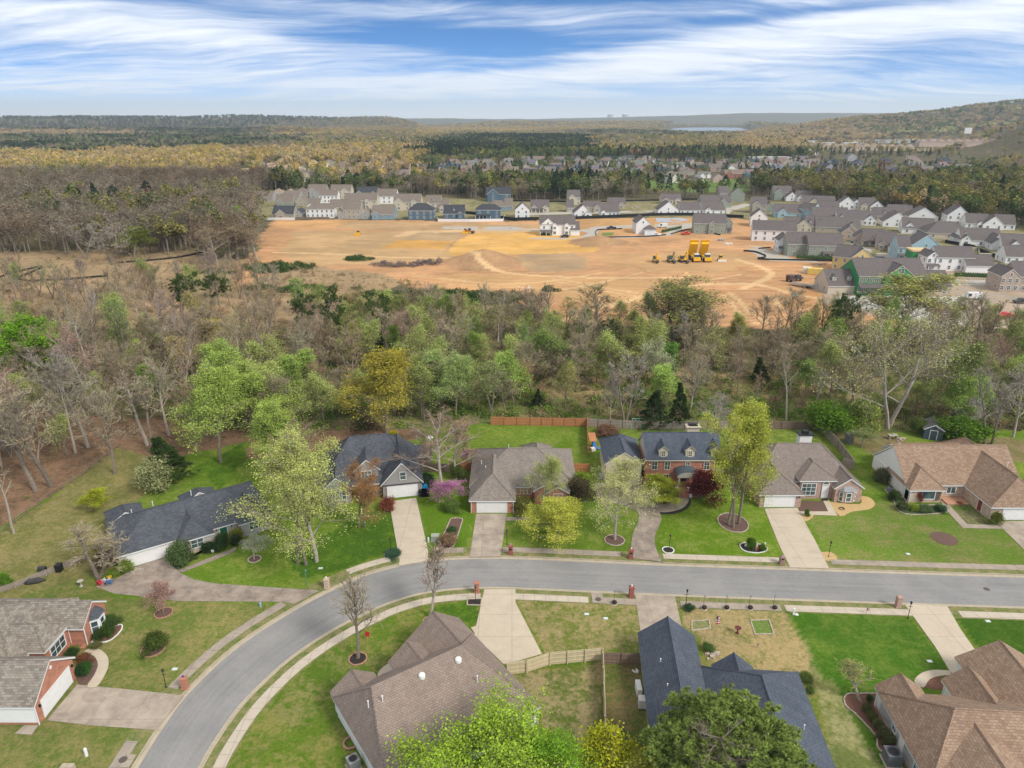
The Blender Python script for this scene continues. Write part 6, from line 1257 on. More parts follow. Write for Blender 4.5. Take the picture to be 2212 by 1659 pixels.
# ---- vehicles and machines
CYEL = plain('machine_yellow', (.75, .42, .02), .45, .1, 2); TYRE = plain('tyre', (.02, .02, .02), .9, .2); DKG_ = plain('machine_grey', (.06, .06, .065), .6)
def wheel(e, x, y, r, w_, name='wheel'):
    mb = MB(); mb.tube([(x - w_ / 2, y, r), (x + w_ / 2, y, r)], r, 14); mb.build(name, TYRE, e)
def excavator(k, px, py, label, rz, body=CYEL):
    x, y = W(k, px, py); e = empty('excavator', label, 'excavator', (x, y, 0), rad(rz), 'excavators parked in a row')
    for sx in (-1.15, 1.15):
        mb = MB(); mb.tube([(sx - .28, -1.7, .45), (sx + .28, -1.7, .45)], .45, 10); mb.tube([(sx - .28, 1.7, .45), (sx + .28, 1.7, .45)], .45, 10); mb.box(sx - .275, -1.7, .02, sx + .275, 1.7, .88); mb.build('track', DKG_, e)
    mb = MB(); mb.box(-1.3, -1.4, 1.05, 1.3, 2.1, 1.5); mb.box(-1.3, .6, 1.5, 1.3, 2.3, 2.4); mb.box(.1, -1.2, 1.5, 1.3, .6, 2.0); mb.build('body', body, e)
    mb = MB(); mb.box(-1.25, -1.5, 1.5, -.2, .3, 3.05); mb.build('cab', plain('cab_glass', (.05, .10, .12), .15), e); mb = MB(); mb.box(-1.3, -1.55, 3.05, -.15, .35, 3.15); mb.build('cab_roof', body, e)
    mb = MB(); mb.box(-.18, 0, 0, .18, 3.9, .5, M=Matrix.Translation((.3, -.9, 1.9)) @ Matrix.Rotation(rad(180), 4, 'Z') @ Matrix.Rotation(rad(55), 4, 'X')); mb.build('boom', body, e)
    mb = MB(); mb.box(-.14, 0, 0, .14, 3.4, .4, M=Matrix.Translation((.3, -3.3, 5.2)) @ Matrix.Rotation(rad(180), 4, 'Z') @ Matrix.Rotation(rad(-78), 4, 'X')); mb.build('stick', body, e)
    mb = MB(); mb.tube([(-.25, -4.1, .9), (.85, -4.1, .9)], [.75, .75], 8); mb.build('bucket', DKG_, e)
for px, lb in ((1240, 'leftmost yellow excavator of the machine row'), (1372, 'grey armed excavator, second of the machine row'), (1474, 'excavator next to the left dump truck')): excavator('b', px, 730, lb, {1240: -8, 1372: 4, 1474: 12}[px], CYEL if px != 1372 else plain('machine_grey_yellow', (.30, .24, .12), .5))
for px, lb in ((1585, 'left yellow articulated dump truck with raised bed'), (1680, 'right yellow articulated dump truck with raised bed')):
    x, y = W('b', px, 725); e = empty('dump_truck', lb, 'dump truck', (x, y, 0), 0, 'dump trucks with raised beds')
    for sx in (-1.5, 1.5):
        for yy in (-1, 4.4, 6.2): 
            mb = MB(); mb.tube([(sx - .35, yy, .9), (sx + .35, yy, .9)], .9, 14); mb.build('wheel', TYRE, e)
    mb = MB(); mb.box(-1.5, -2.8, 1.0, 1.5, -.6, 2.2); mb.box(-1.55, -3.0, .7, 1.55, -2.8, 1.3); mb.box(-.5, -.6, 1.0, .5, 7.5, 1.5); mb.build('chassis', CYEL, e)
    mb = MB(); mb.box(-1.0, -1.9, 2.2, 1.0, .2, 3.4); mb.build('cab', plain('cab_glass', (.05, .10, .12), .15), e); mb = MB(); mb.box(-1.1, -2.0, 3.4, 1.1, .3, 3.55); mb.build('cab_roof', WHITE, e)
    mb = MB(); M = Matrix.Translation((0, 7.0, 1.7)) @ Matrix.Rotation(rad(-62), 4, 'X')
    for bx_ in ((-1.6, -6.0, 0, 1.6, .3, .15), (-1.75, -6.0, 0, -1.6, .3, 1.6), (1.6, -6.0, 0, 1.75, .3, 1.6), (-1.6, -6.1, 0, 1.6, -5.95, 1.7), (-1.9, -7.2, 1.45, 1.9, -6.0, 1.65)): mb.box(*bx_, M=M)
    mb.build('dump_bed', CYEL, e)
    for sx in (-1, 1): mb = MB(); mb.box(sx * 1.2 - .2, -2.84, 1.5, sx * 1.2 + .2, -2.8, 1.75); mb.build('headlight', WHITE, e)
def dozer(k, px, py, label, blade=True):
    x, y = W(k, px, py); e = empty('bulldozer', label, 'bulldozer', (x, y, hz1(x, y)))
    for sx in (-1, 1):
        mb = MB(); mb.box(sx - .25, -1.3, 0, sx + .25, 1.5, .8); mb.tube([(sx - .25, -1.3, .4), (sx + .25, -1.3, .4)], .4, 8); mb.build('track', DKG_, e)
    mb = MB(); mb.box(-.7, -1.3, .5, .7, 1.4, 1.5); mb.build('body', CYEL, e); mb = MB(); mb.box(-.65, 0, 1.5, .65, 1.3, 2.5); mb.build('cab', DKG_, e); mb = MB(); mb.box(-.7, -.1, 2.5, .7, 1.4, 2.6); mb.build('cab_roof', CYEL, e)
    mb = MB(); mb.box(-1.9, -2.3, .1, 1.9, -2.1, 1.1); mb.box(-1.2, -2.1, .3, -1.1, -.8, .45); mb.box(1.1, -2.1, .3, 1.2, -.8, .45); mb.build('blade', WHITE if blade else CYEL, e)
dozer('b', 1803, 722, 'small yellow bulldozer with white blade at the right end of the machine row'); dozer('a', 735, 415, 'yellow bulldozer alone by the pale soil patch', False)
dozer('a', 1507, 400, 'orange tracked machine beside the roller on the graded pad', False)
x, y = W('a', 1538, 402); e = empty('road_roller', 'orange road roller beside the tracked machine on the graded pad', 'roller', (x, y, 0), rad(70)); OR_ = plain('orange_paint', (.60, .16, .02), .5)
mb = MB(); mb.tube([(-1, -2, .75), (1, -2, .75)], .75, 16); mb.build('drum', DKG_, e); mb = MB(); mb.box(-.9, -1, .8, .9, 2.4, 1.6); mb.build('body', OR_, e); mb = MB(); mb.box(-.75, -.6, 1.6, .75, .7, 2.8); mb.build('cab', plain('cab_glass', (.05, .10, .12), .15), e)
for sx in (-.9, .9): wheel(e, sx, 1.6, .75, .45)
def car(k, px, py, label, col, rz=0, kind='car', name='parked_car', L=4.6):
    x, y = W(k, px, py); e = empty(name, label, {'car': 'car', 'pickup': 'pickup', 'van': 'van'}[kind], (x, y, .06), rad(rz)); m = plain('paint_%d_%d_%d' % tuple(int(c * 100) for c in col), col, .3, .03, spec=.6)
    w_ = .92; g = plain('car_glass', (.02, .03, .035), .1, .1, spec=.8)
    side = {'car': [(-L / 2, .45), (-L / 2, .95), (-L * .27, 1.05), (-L * .14, 1.55), (L * .27, 1.6), (L * .47, 1.1), (L / 2, .95), (L / 2, .45)], 'pickup': [(-L / 2, .5), (-L / 2, 1.0), (-L * .25, 1.15), (-L * .15, 1.75), (L * .12, 1.78), (L * .16, 1.15), (L / 2, 1.15), (L / 2, .5)], 'van': [(-L / 2, .45), (-L / 2, 1.1), (-L * .36, 1.6), (-L * .26, 2.4), (L * .49, 2.45), (L / 2, .45)]}[kind]
    n = len(side); mb = MB(); mb.solid([(px_, -w_, pz) for px_, pz in side] + [(px_, w_, pz) for px_, pz in side], [tuple(range(n)), tuple(range(2 * n - 1, n - 1, -1))] + [(i, i + n, (i + 1) % n + n, (i + 1) % n) for i in range(n)]); mb.build('body', m, e)
    mb = MB(); a0, a1 = (-L * .17, L * .26) if kind == 'car' else ((-L * .16, L * .11) if kind == 'pickup' else (-L * .3, -L * .1)); zt = 1.5 if kind != 'van' else 2.1
    mb.box(a0, -w_ - .01, 1.08, a1, w_ + .01, zt); mb.build('side_window', g, e)
    for wx in (-L * .31, L * .31):
        for wy in (-w_ + .05, w_ - .05): mb = MB(); mb.tube([(wx, wy - .12, .34), (wx, wy + .12, .34)], .34, 12); mb.build('wheel', TYRE, e)
car('b', 1242, 505, 'white pickup parked at the double garage by the soil', (.75, .75, .76), 5, 'pickup', 'pickup_truck', 5.6); car('b', 455, 518, 'black car parked in front of the big white farmhouse', (.02, .02, .03), 4); car('b', 858, 445, 'dark pickup on the estate street left of the white two storey house', (.03, .04, .06), 3, 'pickup', 'pickup_truck', 5.4); car('b', 1300, 432, 'white van parked near the gravel pad', (.7, .75, .75), 3, 'van', 'white_van', 5.5)
car('b', 1500, 495, 'red pickup by the silt fence left of the large sage house', (.55, .04, .02), 20, 'pickup', 'pickup_truck', 5.2); car('c', 838, 528, 'silver-blue car on the driveway of the tan gabled front', (.20, .25, .29), 4); car('c', 1035, 668, 'dark blue car parked beside the yellow house', (.03, .05, .10), 6); car('c', 645, 800, 'dark blue car parked left of the clubhouse', (.02, .04, .09), -8)
car('c', 1785, 985, 'white work van parked at the lower right of the estate', (.7, .7, .7), -3, 'van', 'work_van', 6.2); car('c', 2190, 1020, 'dark pickup cut by the right frame edge', (.05, .05, .06), 0, 'pickup', 'pickup_truck', 5.4); car('c', 2060, 1135, 'red truck half hidden by twigs at the lower right', (.60, .03, .03), 20, 'pickup', 'pickup_truck', 5.6); car('b', 745, 285, 'red car inside the open garage of the grey gabled house', (.55, .03, .03), 90)
x, y = W('c', 345, 840); e = empty('flatbed_truck', 'dark tow truck cab parked on the soil with its trailer behind', 'truck', (x, y, .05), rad(-65)); mb = MB(); mb.box(-1.1, -3.2, .9, 1.1, -.6, 2.6); mb.build('cab', plain('truck_brown', (.10, .06, .055), .4), e); mb = MB(); mb.box(-1.1, -.5, .8, 1.1, 4, 1.4); mb.box(-.9, .5, 1.4, .9, 3, 2.3); mb.build('bed', DKG_, e)
for sx in (-1, 1):
    for yy in (-2.4, 2.6): wheel(e, sx, yy, .5, .35)
x, y = W('c', 415, 885); e = empty('flatbed_trailer', 'long grey flatbed trailer standing on the soil behind the tow truck', 'trailer', (x, y, .05), rad(38)); mb = MB(); mb.box(-1.2, -4.5, .8, 1.2, 4.5, 1.0); mb.build('deck', plain('deck_grey', (.22, .22, .23)), e); 
for sx in (-1, 1): wheel(e, sx, -2.6, .45, .3)
x, y = W('c', 515, 785); mb = MB(); mb.box(-3, -1.2, .1, 3, 1.2, 2.6); 
for i in range(14): mb.box(-2.95 + i * .43, -1.25, .2, -2.8 + i * .43, -1.2, 2.5)
o = mb.build('dumpster', plain('container_yellow', (.66, .50, .14), .6)); o.location = (x, y, 0); o.rotation_euler = (0, 0, rad(-12)); tag(o, 'yellow storage container beside the white one on crushed stone', 'container')
x, y = W('c', 452, 772); mb = MB(); mb.box(-1.6, -1.2, 0, 1.6, 1.2, 2.4); mb.box(-1.2, -1.24, .5, .2, -1.2, 1.8); o = mb.build('dumpster', WHITE); o.location = (x, y, 0); o.rotation_euler = (0, 0, rad(-15)); tag(o, 'white open container left of the yellow one', 'container')
x, y = W('c', 600, 870); mb = MB(); mb.box(-2.8, -1.2, 0, 2.8, 1.2, 1.7); o = mb.build('dumpster', plain('dumpster_green', (.05, .09, .08))); o.location = (x, y, 0); tag(o, 'dark green open dumpster at the left end of the clubhouse', 'dumpster')
def matpile(k, px, py, label, mat, r_=3, n=12, s=2.):
    x, y = W(k, px, py); mb = MB(); pile(mb, r_, n, s); o = mb.build('material_pile', mat); o.location = (x, y, hz1(x, y)); tag(o, label, 'building materials')
matpile('b', 1800, 545, 'grey wrapped pallets on the soil beside the large sage house', plain('pallet_grey', (.26, .29, .33)), 2.5, 14, 2.6); matpile('b', 1860, 575, 'white bags scattered right of the grey wrapped pallets', WHITE, 4, 14, 1.8); matpile('b', 130, 962, 'white pipes lying at the near edge of the soil', WHITE, 4, 8, 1.5); matpile('b', 1060, 262, 'rubble and sheets on the bare plot in the far row', EDGE, 7, 18, 2.4)
matpile('c', 540, 705, 'grey steel scraps heaped behind the yellow container', GREYM, 4, 16, 1.6); matpile('c', 350, 975, 'pale green wrapped bundle on the red soil', plain('pale_green', (.55, .68, .58)), 1.5, 5, 2); matpile('c', 700, 770, 'white sheets right of the dark blue car', WHITE, 2, 9, 2); matpile('c', 240, 590, 'bins and boxes at the white porch house', DKG_, 2, 7, 2); matpile('a', 1830, 365, 'concrete forms stacked by the graded pad street', EDGE, 4, 9, 1.6)
# ------------------------------------------------------------ trees
def raw_mesh(name, V, groups, mats, smooth=False):
    """groups: list of (faces array n x k, material index)"""
    me = bpy.data.meshes.new(name); V = np.asarray(V, 'f')
    me.vertices.add(len(V)); me.vertices.foreach_set('co', V.ravel())
    li = np.concatenate([g[0].ravel() for g in groups]).astype('i'); lt = np.concatenate([np.full(len(g[0]), g[0].shape[1]) for g in groups]).astype('i')
    mi = np.concatenate([np.full(len(g[0]), g[1]) for g in groups]).astype('i')
    me.loops.add(len(li)); me.loops.foreach_set('vertex_index', li); me.polygons.add(len(lt))
    me.polygons.foreach_set('loop_start', np.concatenate([[0], np.cumsum(lt)[:-1]]).astype('i')); me.polygons.foreach_set('loop_total', lt)
    for m in mats: me.materials.append(m)
    me.polygons.foreach_set('material_index', mi); me.update(calc_edges=True); return me
def cards(C_, s, rg, asp=.6, flat=0.):
    """small leaf quads at the given centres"""
    n = len(C_); a = rg.normal(size=(n, 3)); a[:, 2] *= (1 - flat); a /= np.linalg.norm(a, axis=1)[:, None]
    b = rg.normal(size=(n, 3)); b -= (a * b).sum(1)[:, None] * a; b /= np.linalg.norm(b, axis=1)[:, None]
    s = np.asarray(s) * rg.uniform(.65, 1.3, n); s = s[:, None]
    V = np.stack([C_ - a * s, C_ - b * s * asp, C_ + a * s, C_ + b * s * asp], 1).reshape(-1, 3)
    F = np.arange(n * 4).reshape(n, 4); return V, F
def limb(rg, p, d, L, r0, r1, n, wig, up):
    pts = [np.array(p, float)]; d = np.array(d, float)
    for i in range(n):
        d = d + rg.normal(size=3) * wig + np.array([0, 0, up]); d /= np.linalg.norm(d); pts.append(pts[-1] + d * L / n)
    return pts, list(np.linspace(r0, r1, n + 1)), d
def gen_tree(name, seed, H, R, clear=.3, n1=11, n2=6, n3=5, n4=4, style='bare', leaf=.2, nleaf=2, ang=45, top=.82, multi=1, tuft=14, rt=.0135, lean=0., twig=.03, spread=.5):
    rg = np.random.default_rng(seed); A = MB(); tw = []; tips = []; B3 = MB()
    ga = 2.4
    for ms in range(multi):
        off = np.array([rg.normal() * .5, rg.normal() * .5, 0]) * (multi > 1)
        d0 = np.array([rg.normal() * (.06 + lean), rg.normal() * (.06 + lean), 1.0]); d0 /= np.linalg.norm(d0)
        if multi > 1: d0 = np.array([math.cos(ms * 2.1 + seed) * .13, math.sin(ms * 2.1 + seed) * .13, 1.])
        tp, tr_, _ = limb(rg, off, d0, H * top, H * rt, H * .004, 9, .045, .02)
        A.tube(tp, tr_, 7, cap=False)
        def at(f):
            k = min(int(f * 9), 8); q = f * 9 - k; return tp[k] * (1 - q) + tp[k + 1] * q, tr_[k] * (1 - q) + tr_[k + 1] * q
        N1 = max(3, n1 // multi + 1)
        for i in range(N1):
            f = clear / top + (1 - clear / top) * ((i + rg.uniform(0, .8)) / N1) ** .9; f = min(f, .99); p, rr = at(f); hz_ = p[2] / H
            az_ = ga * i + seed + rg.normal() * .4
            if style in ('pine', 'cedar'):
                prof = (1.02 - hz_) / (1 - clear) if style == 'cedar' else (.5 + .6 * math.sin(PI * min(1, max(0, (hz_ - clear) / (1 - clear)))))
                L = R * max(.15, prof); el_ = rad(rg.uniform(0, 25)); 
            else:
                q = (hz_ - clear) / max(.01, top - clear); L = R * (1.15 - .4 * q) * rg.uniform(.8, 1.15); el_ = rad(ang + 25 * q + rg.normal() * 8)
            d = (math.cos(az_) * math.cos(el_), math.sin(az_) * math.cos(el_), math.sin(el_))
            bp, br, bd = limb(rg, p, d, L, min(rr * .6, H * .0055), H * .0016, 5, .12, .05 if style not in ('pine', 'cedar') else .03)
            A.tube(bp, br, 5, cap=False)
            for j in range(n2):
                g = .25 + .75 * (j + rg.uniform(0, .7)) / n2; g = min(g, .99); k = int(g * 5); q = g * 5 - k; p2 = bp[k] * (1 - q) + bp[min(k + 1, 5)] * q
                dd = bp[min(k + 1, 5)] - bp[k]; dd = dd / np.linalg.norm(dd); d2 = dd + rg.normal(size=3) * spread; d2[2] += .12; d2 /= np.linalg.norm(d2)
                L2 = L * rg.uniform(.32, .55) * (1.15 - .5 * g)
                cp_, cr, cd = limb(rg, p2, d2, L2, H * .0019, H * .0008, 3, .14, .07)
                A.tube(cp_, cr, 3, cap=False)
                for m in range(n3):
                    g3 = .3 + .7 * (m + rg.uniform(0, .8)) / n3; g3 = min(g3, .99); k3 = int(g3 * 3); q3 = g3 * 3 - k3; p3 = cp_[k3] * (1 - q3) + cp_[min(k3 + 1, 3)] * q3
                    d3 = cd + rg.normal(size=3) * (spread + .15); d3[2] += .15; d3 /= np.linalg.norm(d3); L3 = L2 * rg.uniform(.35, .6)
                    e3 = p3 + d3 * L3; tw.append((p3, e3, twig * 1.5)); tips.append((e3, d3))
                    for q_ in range(n4):
                        p4 = p3 + d3 * L3 * rg.uniform(.2, 1); d4 = d3 + rg.normal(size=3) * .6; d4[2] += .1; d4 /= np.linalg.norm(d4); e4 = p4 + d4 * L3 * rg.uniform(.35, .8)
                        tw.append((p4, e4, twig)); tips.append((e4, d4))
    trunk = A.build(name + '_trunk', BARKP if style in ('bare', 'bud') and seed % 2 else BARK); tm = trunk.data; bpy.data.objects.remove(trunk)
    V = []; G_ = []; nv = 0
    tp_ = np.array([t[0] for t in tips]); td = np.array([t[1] for t in tips])
    if tw and style != 'cedar' and name != 'forepine':
        a = np.array([t[0] for t in tw]); b = np.array([t[1] for t in tw]); w_ = np.array([t[2] for t in tw])[:, None]
        u = np.cross(b - a, rg.normal(size=a.shape)); u /= np.linalg.norm(u, axis=1)[:, None] + 1e-9
        VV = np.stack([a - u * w_, a + u * w_, b + u * w_ * .3], 1).reshape(-1, 3); FF = np.arange(len(a) * 3).reshape(-1, 3)
        V.append(VV); G_.append((FF, 0)); nv += len(VV)
    if style == 'bud' or style == 'leafy':
        C_ = np.repeat(tp_, nleaf, 0); C_ = C_ + rg.normal(size=C_.shape) * (leaf * 2.8)
        VV, FF = cards(C_, leaf, rg); V.append(VV); G_.append((FF + nv, 1)); nv += len(VV)
    if name == 'forepine':
        m_ = 2300; u_ = rg.normal(size=(m_, 3)); u_ /= np.linalg.norm(u_, axis=1)[:, None]; lump = 1 + .16 * np.sin(u_[:, 0] * 7 + 1) * np.sin(u_[:, 1] * 6) + .1 * np.sin(u_[:, 2] * 9)
        tp_ = u_ * (6.0, 6.0, 4.6) * (lump * rg.uniform(.35, 1, m_) ** .3)[:, None] + (0, 0, 8.8); td = u_
    if style in ('pine', 'cedar'):
        sel = tp_; sd_ = td
        n = len(sel); C_ = np.repeat(sel, tuft, 0); dd = np.repeat(sd_, tuft, 0) * .5 + rg.normal(size=C_.shape) * .75 + np.array([0, 0, .25]); dd /= np.linalg.norm(dd, axis=1)[:, None]
        u = np.cross(dd, rg.normal(size=dd.shape)); u /= np.linalg.norm(u, axis=1)[:, None]; L = (leaf * rg.uniform(.7, 1.3, len(C_)))[:, None]
        VV = np.stack([C_ - u * L * (.17 if name == 'forepine' else .13), C_ + u * L * (.17 if name == 'forepine' else .13), C_ + dd * L], 1).reshape(-1, 3); FF = np.arange(len(C_) * 3).reshape(-1, 3)
        V.append(VV); G_.append((FF + nv, 1)); nv += len(VV)
    cm = raw_mesh(name + '_crown', np.concatenate(V), G_, [TWIG if style == 'bare' else BRT, LEAF])
    rr_ = np.hypot(tp_[:, 0], tp_[:, 1]); return dict(t=tm, c=cm, H=float(np.percentile(tp_[:, 2], 99.5)), W=2 * float(np.percentile(rr_, 93)), style=style)
BRT = plain('twig_bark', (.20, .17, .14), .9, .2, 4)
PT = {}
def proto(k, *a, **kw): PT.setdefault(k, []).append(gen_tree(k, *a, **kw))
for s in (1, 2, 3, 5): proto('bare', s, 20, 6.0, .26, 13, 8, 6, 5, 'bare', ang=40, multi=1, twig=.034)
for s in (4, 6): proto('bare', s, 20, 5.0, .2, 14, 7, 6, 5, 'bare', ang=50, multi=2, twig=.034)
for s in (7, 8): proto('slim', s, 20, 3.2, .42, 11, 5, 4, 4, 'bare', ang=55, twig=.036)
for s in (9, 10, 11): proto('bud', s, 18, 5.6, .25, 12, 7, 5, 3, 'bud', leaf=.15, nleaf=3, ang=45, twig=.03)
for s in (12,): proto('bud', s, 18, 5.0, .25, 13, 6, 5, 3, 'bud', leaf=.15, nleaf=2, ang=50, multi=2)
for s in (13, 14, 15): proto('leafy', s, 17, 5.2, .24, 13, 7, 5, 3, 'leafy', leaf=.17, nleaf=5, ang=40)
for s in (16, 17): proto('pine', s, 20, 4.0, .5, 18, 6, 3, 2, 'pine', leaf=.55, tuft=9, top=.97)
for s in (18, 19): proto('cedar', s, 9, 2.4, .06, 42, 6, 3, 2, 'cedar', leaf=.34, tuft=8, top=.99)
proto('shrub', 20, 3, 1.9, .02, 16, 6, 4, 3, 'leafy', leaf=.13, nleaf=4, ang=35, top=.7, multi=2, rt=.01, twig=.012)
proto('shrub', 21, 3, 1.8, .02, 18, 6, 4, 3, 'leafy', leaf=.12, nleaf=4, ang=40, top=.7, multi=3, rt=.01, twig=.012)
proto('bigbud', 41, 25, 9, .22, 15, 9, 6, 4, 'bud', leaf=.12, nleaf=2, ang=42, multi=2, twig=.026)
proto('nearbud', 51, 20, 6.2, .16, 13, 9, 6, 4, 'bud', leaf=.085, nleaf=5, ang=50, top=.78, twig=.018, rt=.011)
proto('nearbud', 52, 20, 6.0, .14, 13, 9, 6, 4, 'bud', leaf=.085, nleaf=5, ang=52, top=.78, multi=2, twig=.018, rt=.011)
proto('nearleaf', 53, 18, 5.4, .22, 15, 9, 6, 4, 'leafy', leaf=.11, nleaf=6, ang=46, top=.85, twig=.018, rt=.012)
proto('vase', 22, 10, 2.4, .22, 16, 6, 4, 3, 'bare', ang=66, top=.6, twig=.02)
proto('vase', 23, 10, 2.3, .2, 15, 6, 4, 3, 'bare', ang=68, top=.6, twig=.02)
TCOUNT = [0]
def tree(kind, x, y, h, w_, col, name, label=None, cat='tree', group=None, v=None, rot=None, top_z=None, parts=('trunk', 'crown')):
    R_ = random.Random(int(x * 131 + y * 977)); P_ = PT[kind]; p = P_[(R_.randrange(len(P_)) if v is None else v) % len(P_)]
    e = empty(name, label, cat, (x, y, hz1(x, y) - .05), rot if rot is not None else R_.uniform(0, 6.28), group)
    sz_ = h / p['H']; sx_ = (w_ / p['W']) if w_ else sz_ * R_.uniform(1.0, 1.3); e.scale = (sx_, sx_, sz_)
    for nm, m in ((parts[0], p['t']), (parts[1], p['c'])):
        o = bpy.data.objects.new(nm, m); C.objects.link(o); o.parent = e; o.color = (*col, 1)
    TCOUNT[0] += 1; return e
Y1 = (.50, .52, .09); Y2 = (.48, .52, .17); LG = (.36, .46, .11); MG = (.11, .20, .035); OLV = (.40, .35, .06); ORG = (.38, .20, .075)
GRB = (.33, .28, .20); BRB = (.31, .24, .155); PNB = (.28, .195, .15); DKG = (.055, .09, .038); PNG = (.075, .12, .03)
def T(kind, bx, by, h, wpx, col, name, label, **kw):
    x, y = P(bx, by); return tree(kind, x, y, h, wpx / scale_at(by) if wpx else None, col, name, label, **kw)
# trees one can point to, by the place of their trunks
T('nearbud', 655, 1218, 18.5, 180, Y2, 'budding_tree', 'left one of two tall budding trees between the white ranch and the stone house', v=3)
T('nearbud', 684, 1213, 20, 215, Y2, 'budding_tree', 'right one of two tall budding trees between the white ranch and the stone house', v=0)
T('bare', 642, 1085, 15, 150, (.23, .18, .11), 'bare_tree', 'wide brown twiggy tree standing behind the twin budding trees', v=4)
T('nearleaf', 610, 1040, 15, 110, LG, 'leafy_tree', 'bright green leafy tree behind the brown twiggy tree near the stone house')
T('nearbud', 783, 1138, 10.5, 112, ORG, 'orange_budding_tree', 'orange-brown tree in front of the dark roofed stone house', v=1)
T('bare', 954, 1067, 14.5, 175, PNB, 'bare_tree', 'large spreading bare tree with pinkish twigs between the stone house and the weathered ranch', v=0)
T('bare', 985, 1035, 11, 100, (.26, .17, .13), 'bare_tree', 'reddish bare tree just behind the large spreading one near the orange fence', v=3)
T('bud', 974, 1096, 5.2, 78, (.50, .20, .42), 'redbud_tree', 'pink-purple flowering redbud between the two north driveways', v=1)
T('bud', 1012, 1010, 4, 34, (.46, .17, .36), 'redbud_tree', 'small pink flowering tree by the red-orange fence')
T('nearleaf', 1204, 1166, 6.4, 125, Y1, 'weeping_tree', 'round yellow-green tree in front of the weathered ranch gable', v=0)
T('nearbud', 1172, 1098, 9.5, 95, (.40, .46, .14), 'budding_tree', 'pale green tree rising over the roof of the weathered ranch', v=2)
T('nearbud', 1328, 1165, 13, 155, (.56, .57, .26), 'budding_tree', 'spreading yellow budding tree in a stone ringed bed by the curved driveway', v=0, rot=1.0)
T('nearleaf', 1424, 1092, 5.4, 84, (.36, .40, .04), 'yellow_tree', 'small bright yellow-green tree beside the colonial front walk')
T('shrub', 1520, 1080, 4.6, 66, (.14, .035, .035), 'red_maple', 'dark red leaved Japanese maple in front of the brick colonial')
T('nearbud', 1576, 1136, 19.5, 140, Y1, 'tall_budding_tree', 'left trunk of the tall yellow-green pair in the stone edged bed', v=1)
T('nearleaf', 1595, 1132, 20.5, 118, (.42, .46, .08), 'tall_budding_tree', 'right trunk of the tall yellow-green pair in the stone edged bed', v=2)
T('vase', 773, 1421, 11.5, 95, GRB, 'bare_street_tree', 'narrow bare tree in a brick edged ring left of the brown roofed house', v=0)
T('vase', 929, 1336, 10.5, 100, (.25, .18, .14), 'bare_street_tree', 'narrow bare tree with reddish twigs at the top of the brown roofed house', v=1)
T('vase', 1858, 1514, 5.6, 108, (.30, .29, .10), 'pale_shrub_tree', 'round pale budding tree in the red mulch bed of the lower right house', v=1)
T('bare', 208, 1254, 8.5, 150, GRB, 'bare_tree', 'low spreading bare tree beside the garden chairs left of the white ranch', v=4)
T('leafy', 353, 1323, 4.0, 56, (.42, .27, .24), 'blossom_tree', 'small tree with pale pink blossom on the lower left lawn')
T('bud', 549, 1208, 3.8, 56, (.45, .48, .36), 'blossom_tree', 'small white flowering tree in a dark ring in front of the white ranch')
T('cedar', 367, 1036, 8.5, 82, (.06, .10, .03), 'cedar_tree', 'dark green cedar behind the white ranch')
T('shrub', 320, 1062, 5.0, 84, (.30, .32, .16), 'flowering_shrub', 'big cream flowering shrub left of the dark cedar', cat='shrub')
T('leafy', 200, 1104, 3.8, 60, (.36, .40, .03), 'yellow_shrub', 'bright yellow-green shrub tree on the lawn left of the black roofed ranch', cat='shrub')
T('leafy', 225, 1210, 4.0, 50, (.50, .42, .02), 'yellow_shrub', 'golden yellow shrub at the left wall of the white ranch garage', cat='shrub')
T('nearleaf', 477, 999, 19, 140, LG, 'leafy_tree', 'tall bright green tree at the edge of the wood behind the white ranch', v=0)
T('nearleaf', 552, 944, 16, 150, LG, 'leafy_tree', 'wide bright green tree right of the tall one at the wood edge', v=1)
T('nearleaf', 505, 900, 17, 120, (.36, .48, .12), 'leafy_tree', 'bright green tree further back between the two at the wood edge', v=2)
T('bare', 248, 1024, 16.5, 120, GRB, 'bare_tree', 'lone grey bare tree with a curving trunk on the lawn side of the rail fence', v=1)
T('bare', 103, 1054, 21, 210, GRB, 'bare_tree', 'huge grey bare tree with many limbs in the leaf litter at the far left', v=5)
T('bare', 163, 979, 17, 120, GRB, 'bare_tree', 'grey bare tree behind the huge one in the leaf covered wood', v=0)
T('bare', 190, 966, 21, 150, (.26, .23, .2), 'bare_tree', 'tall thick grey bare tree in the middle of the left wood', v=2)
T('slim', 333, 982, 15, 90, GRB, 'bare_tree', 'slim leaning bare tree next to the dark cedar')
T('slim', 318, 962, 15, 90, GRB, 'bare_tree', 'slim straight bare tree left of the leaning one by the cedar')
T('bare', 365, 940, 17, 120, GRB, 'bare_tree', 'bare tree with a knotted top behind the dark cedar', v=3)
T('bare', 55, 1014, 17, 120, BRB, 'bare_tree', 'brown bare tree near the left frame edge behind the rail fence', v=2)
T('slim', 30, 1152, 15, 60, GRB, 'bare_tree', 'thin bare tree rising right at the rail fence at the left edge')
T('nearleaf', 835, 935, 17.5, 150, OLV, 'olive_tree', 'big rounded olive-yellow tree behind the stone house', v=1)
T('nearleaf', 985, 902, 14.5, 92, (.36, .46, .17), 'leafy_tree', 'upright pale green tree behind the large bare one', v=2)
T('leafy', 958, 880, 13, 70, (.36, .46, .17), 'leafy_tree', 'pale green tree just left of the upright one in the wood', v=0)
T('bud', 1192, 835, 14, 130, (.20, .28, .07), 'budding_tree', 'wide light green tree in the wood behind the orange fence', v=1)
T('bare', 1346, 925, 16.5, 80, (.36, .33, .29), 'bare_tree', 'pale grey bare tree standing at the grey back fence', v=4)
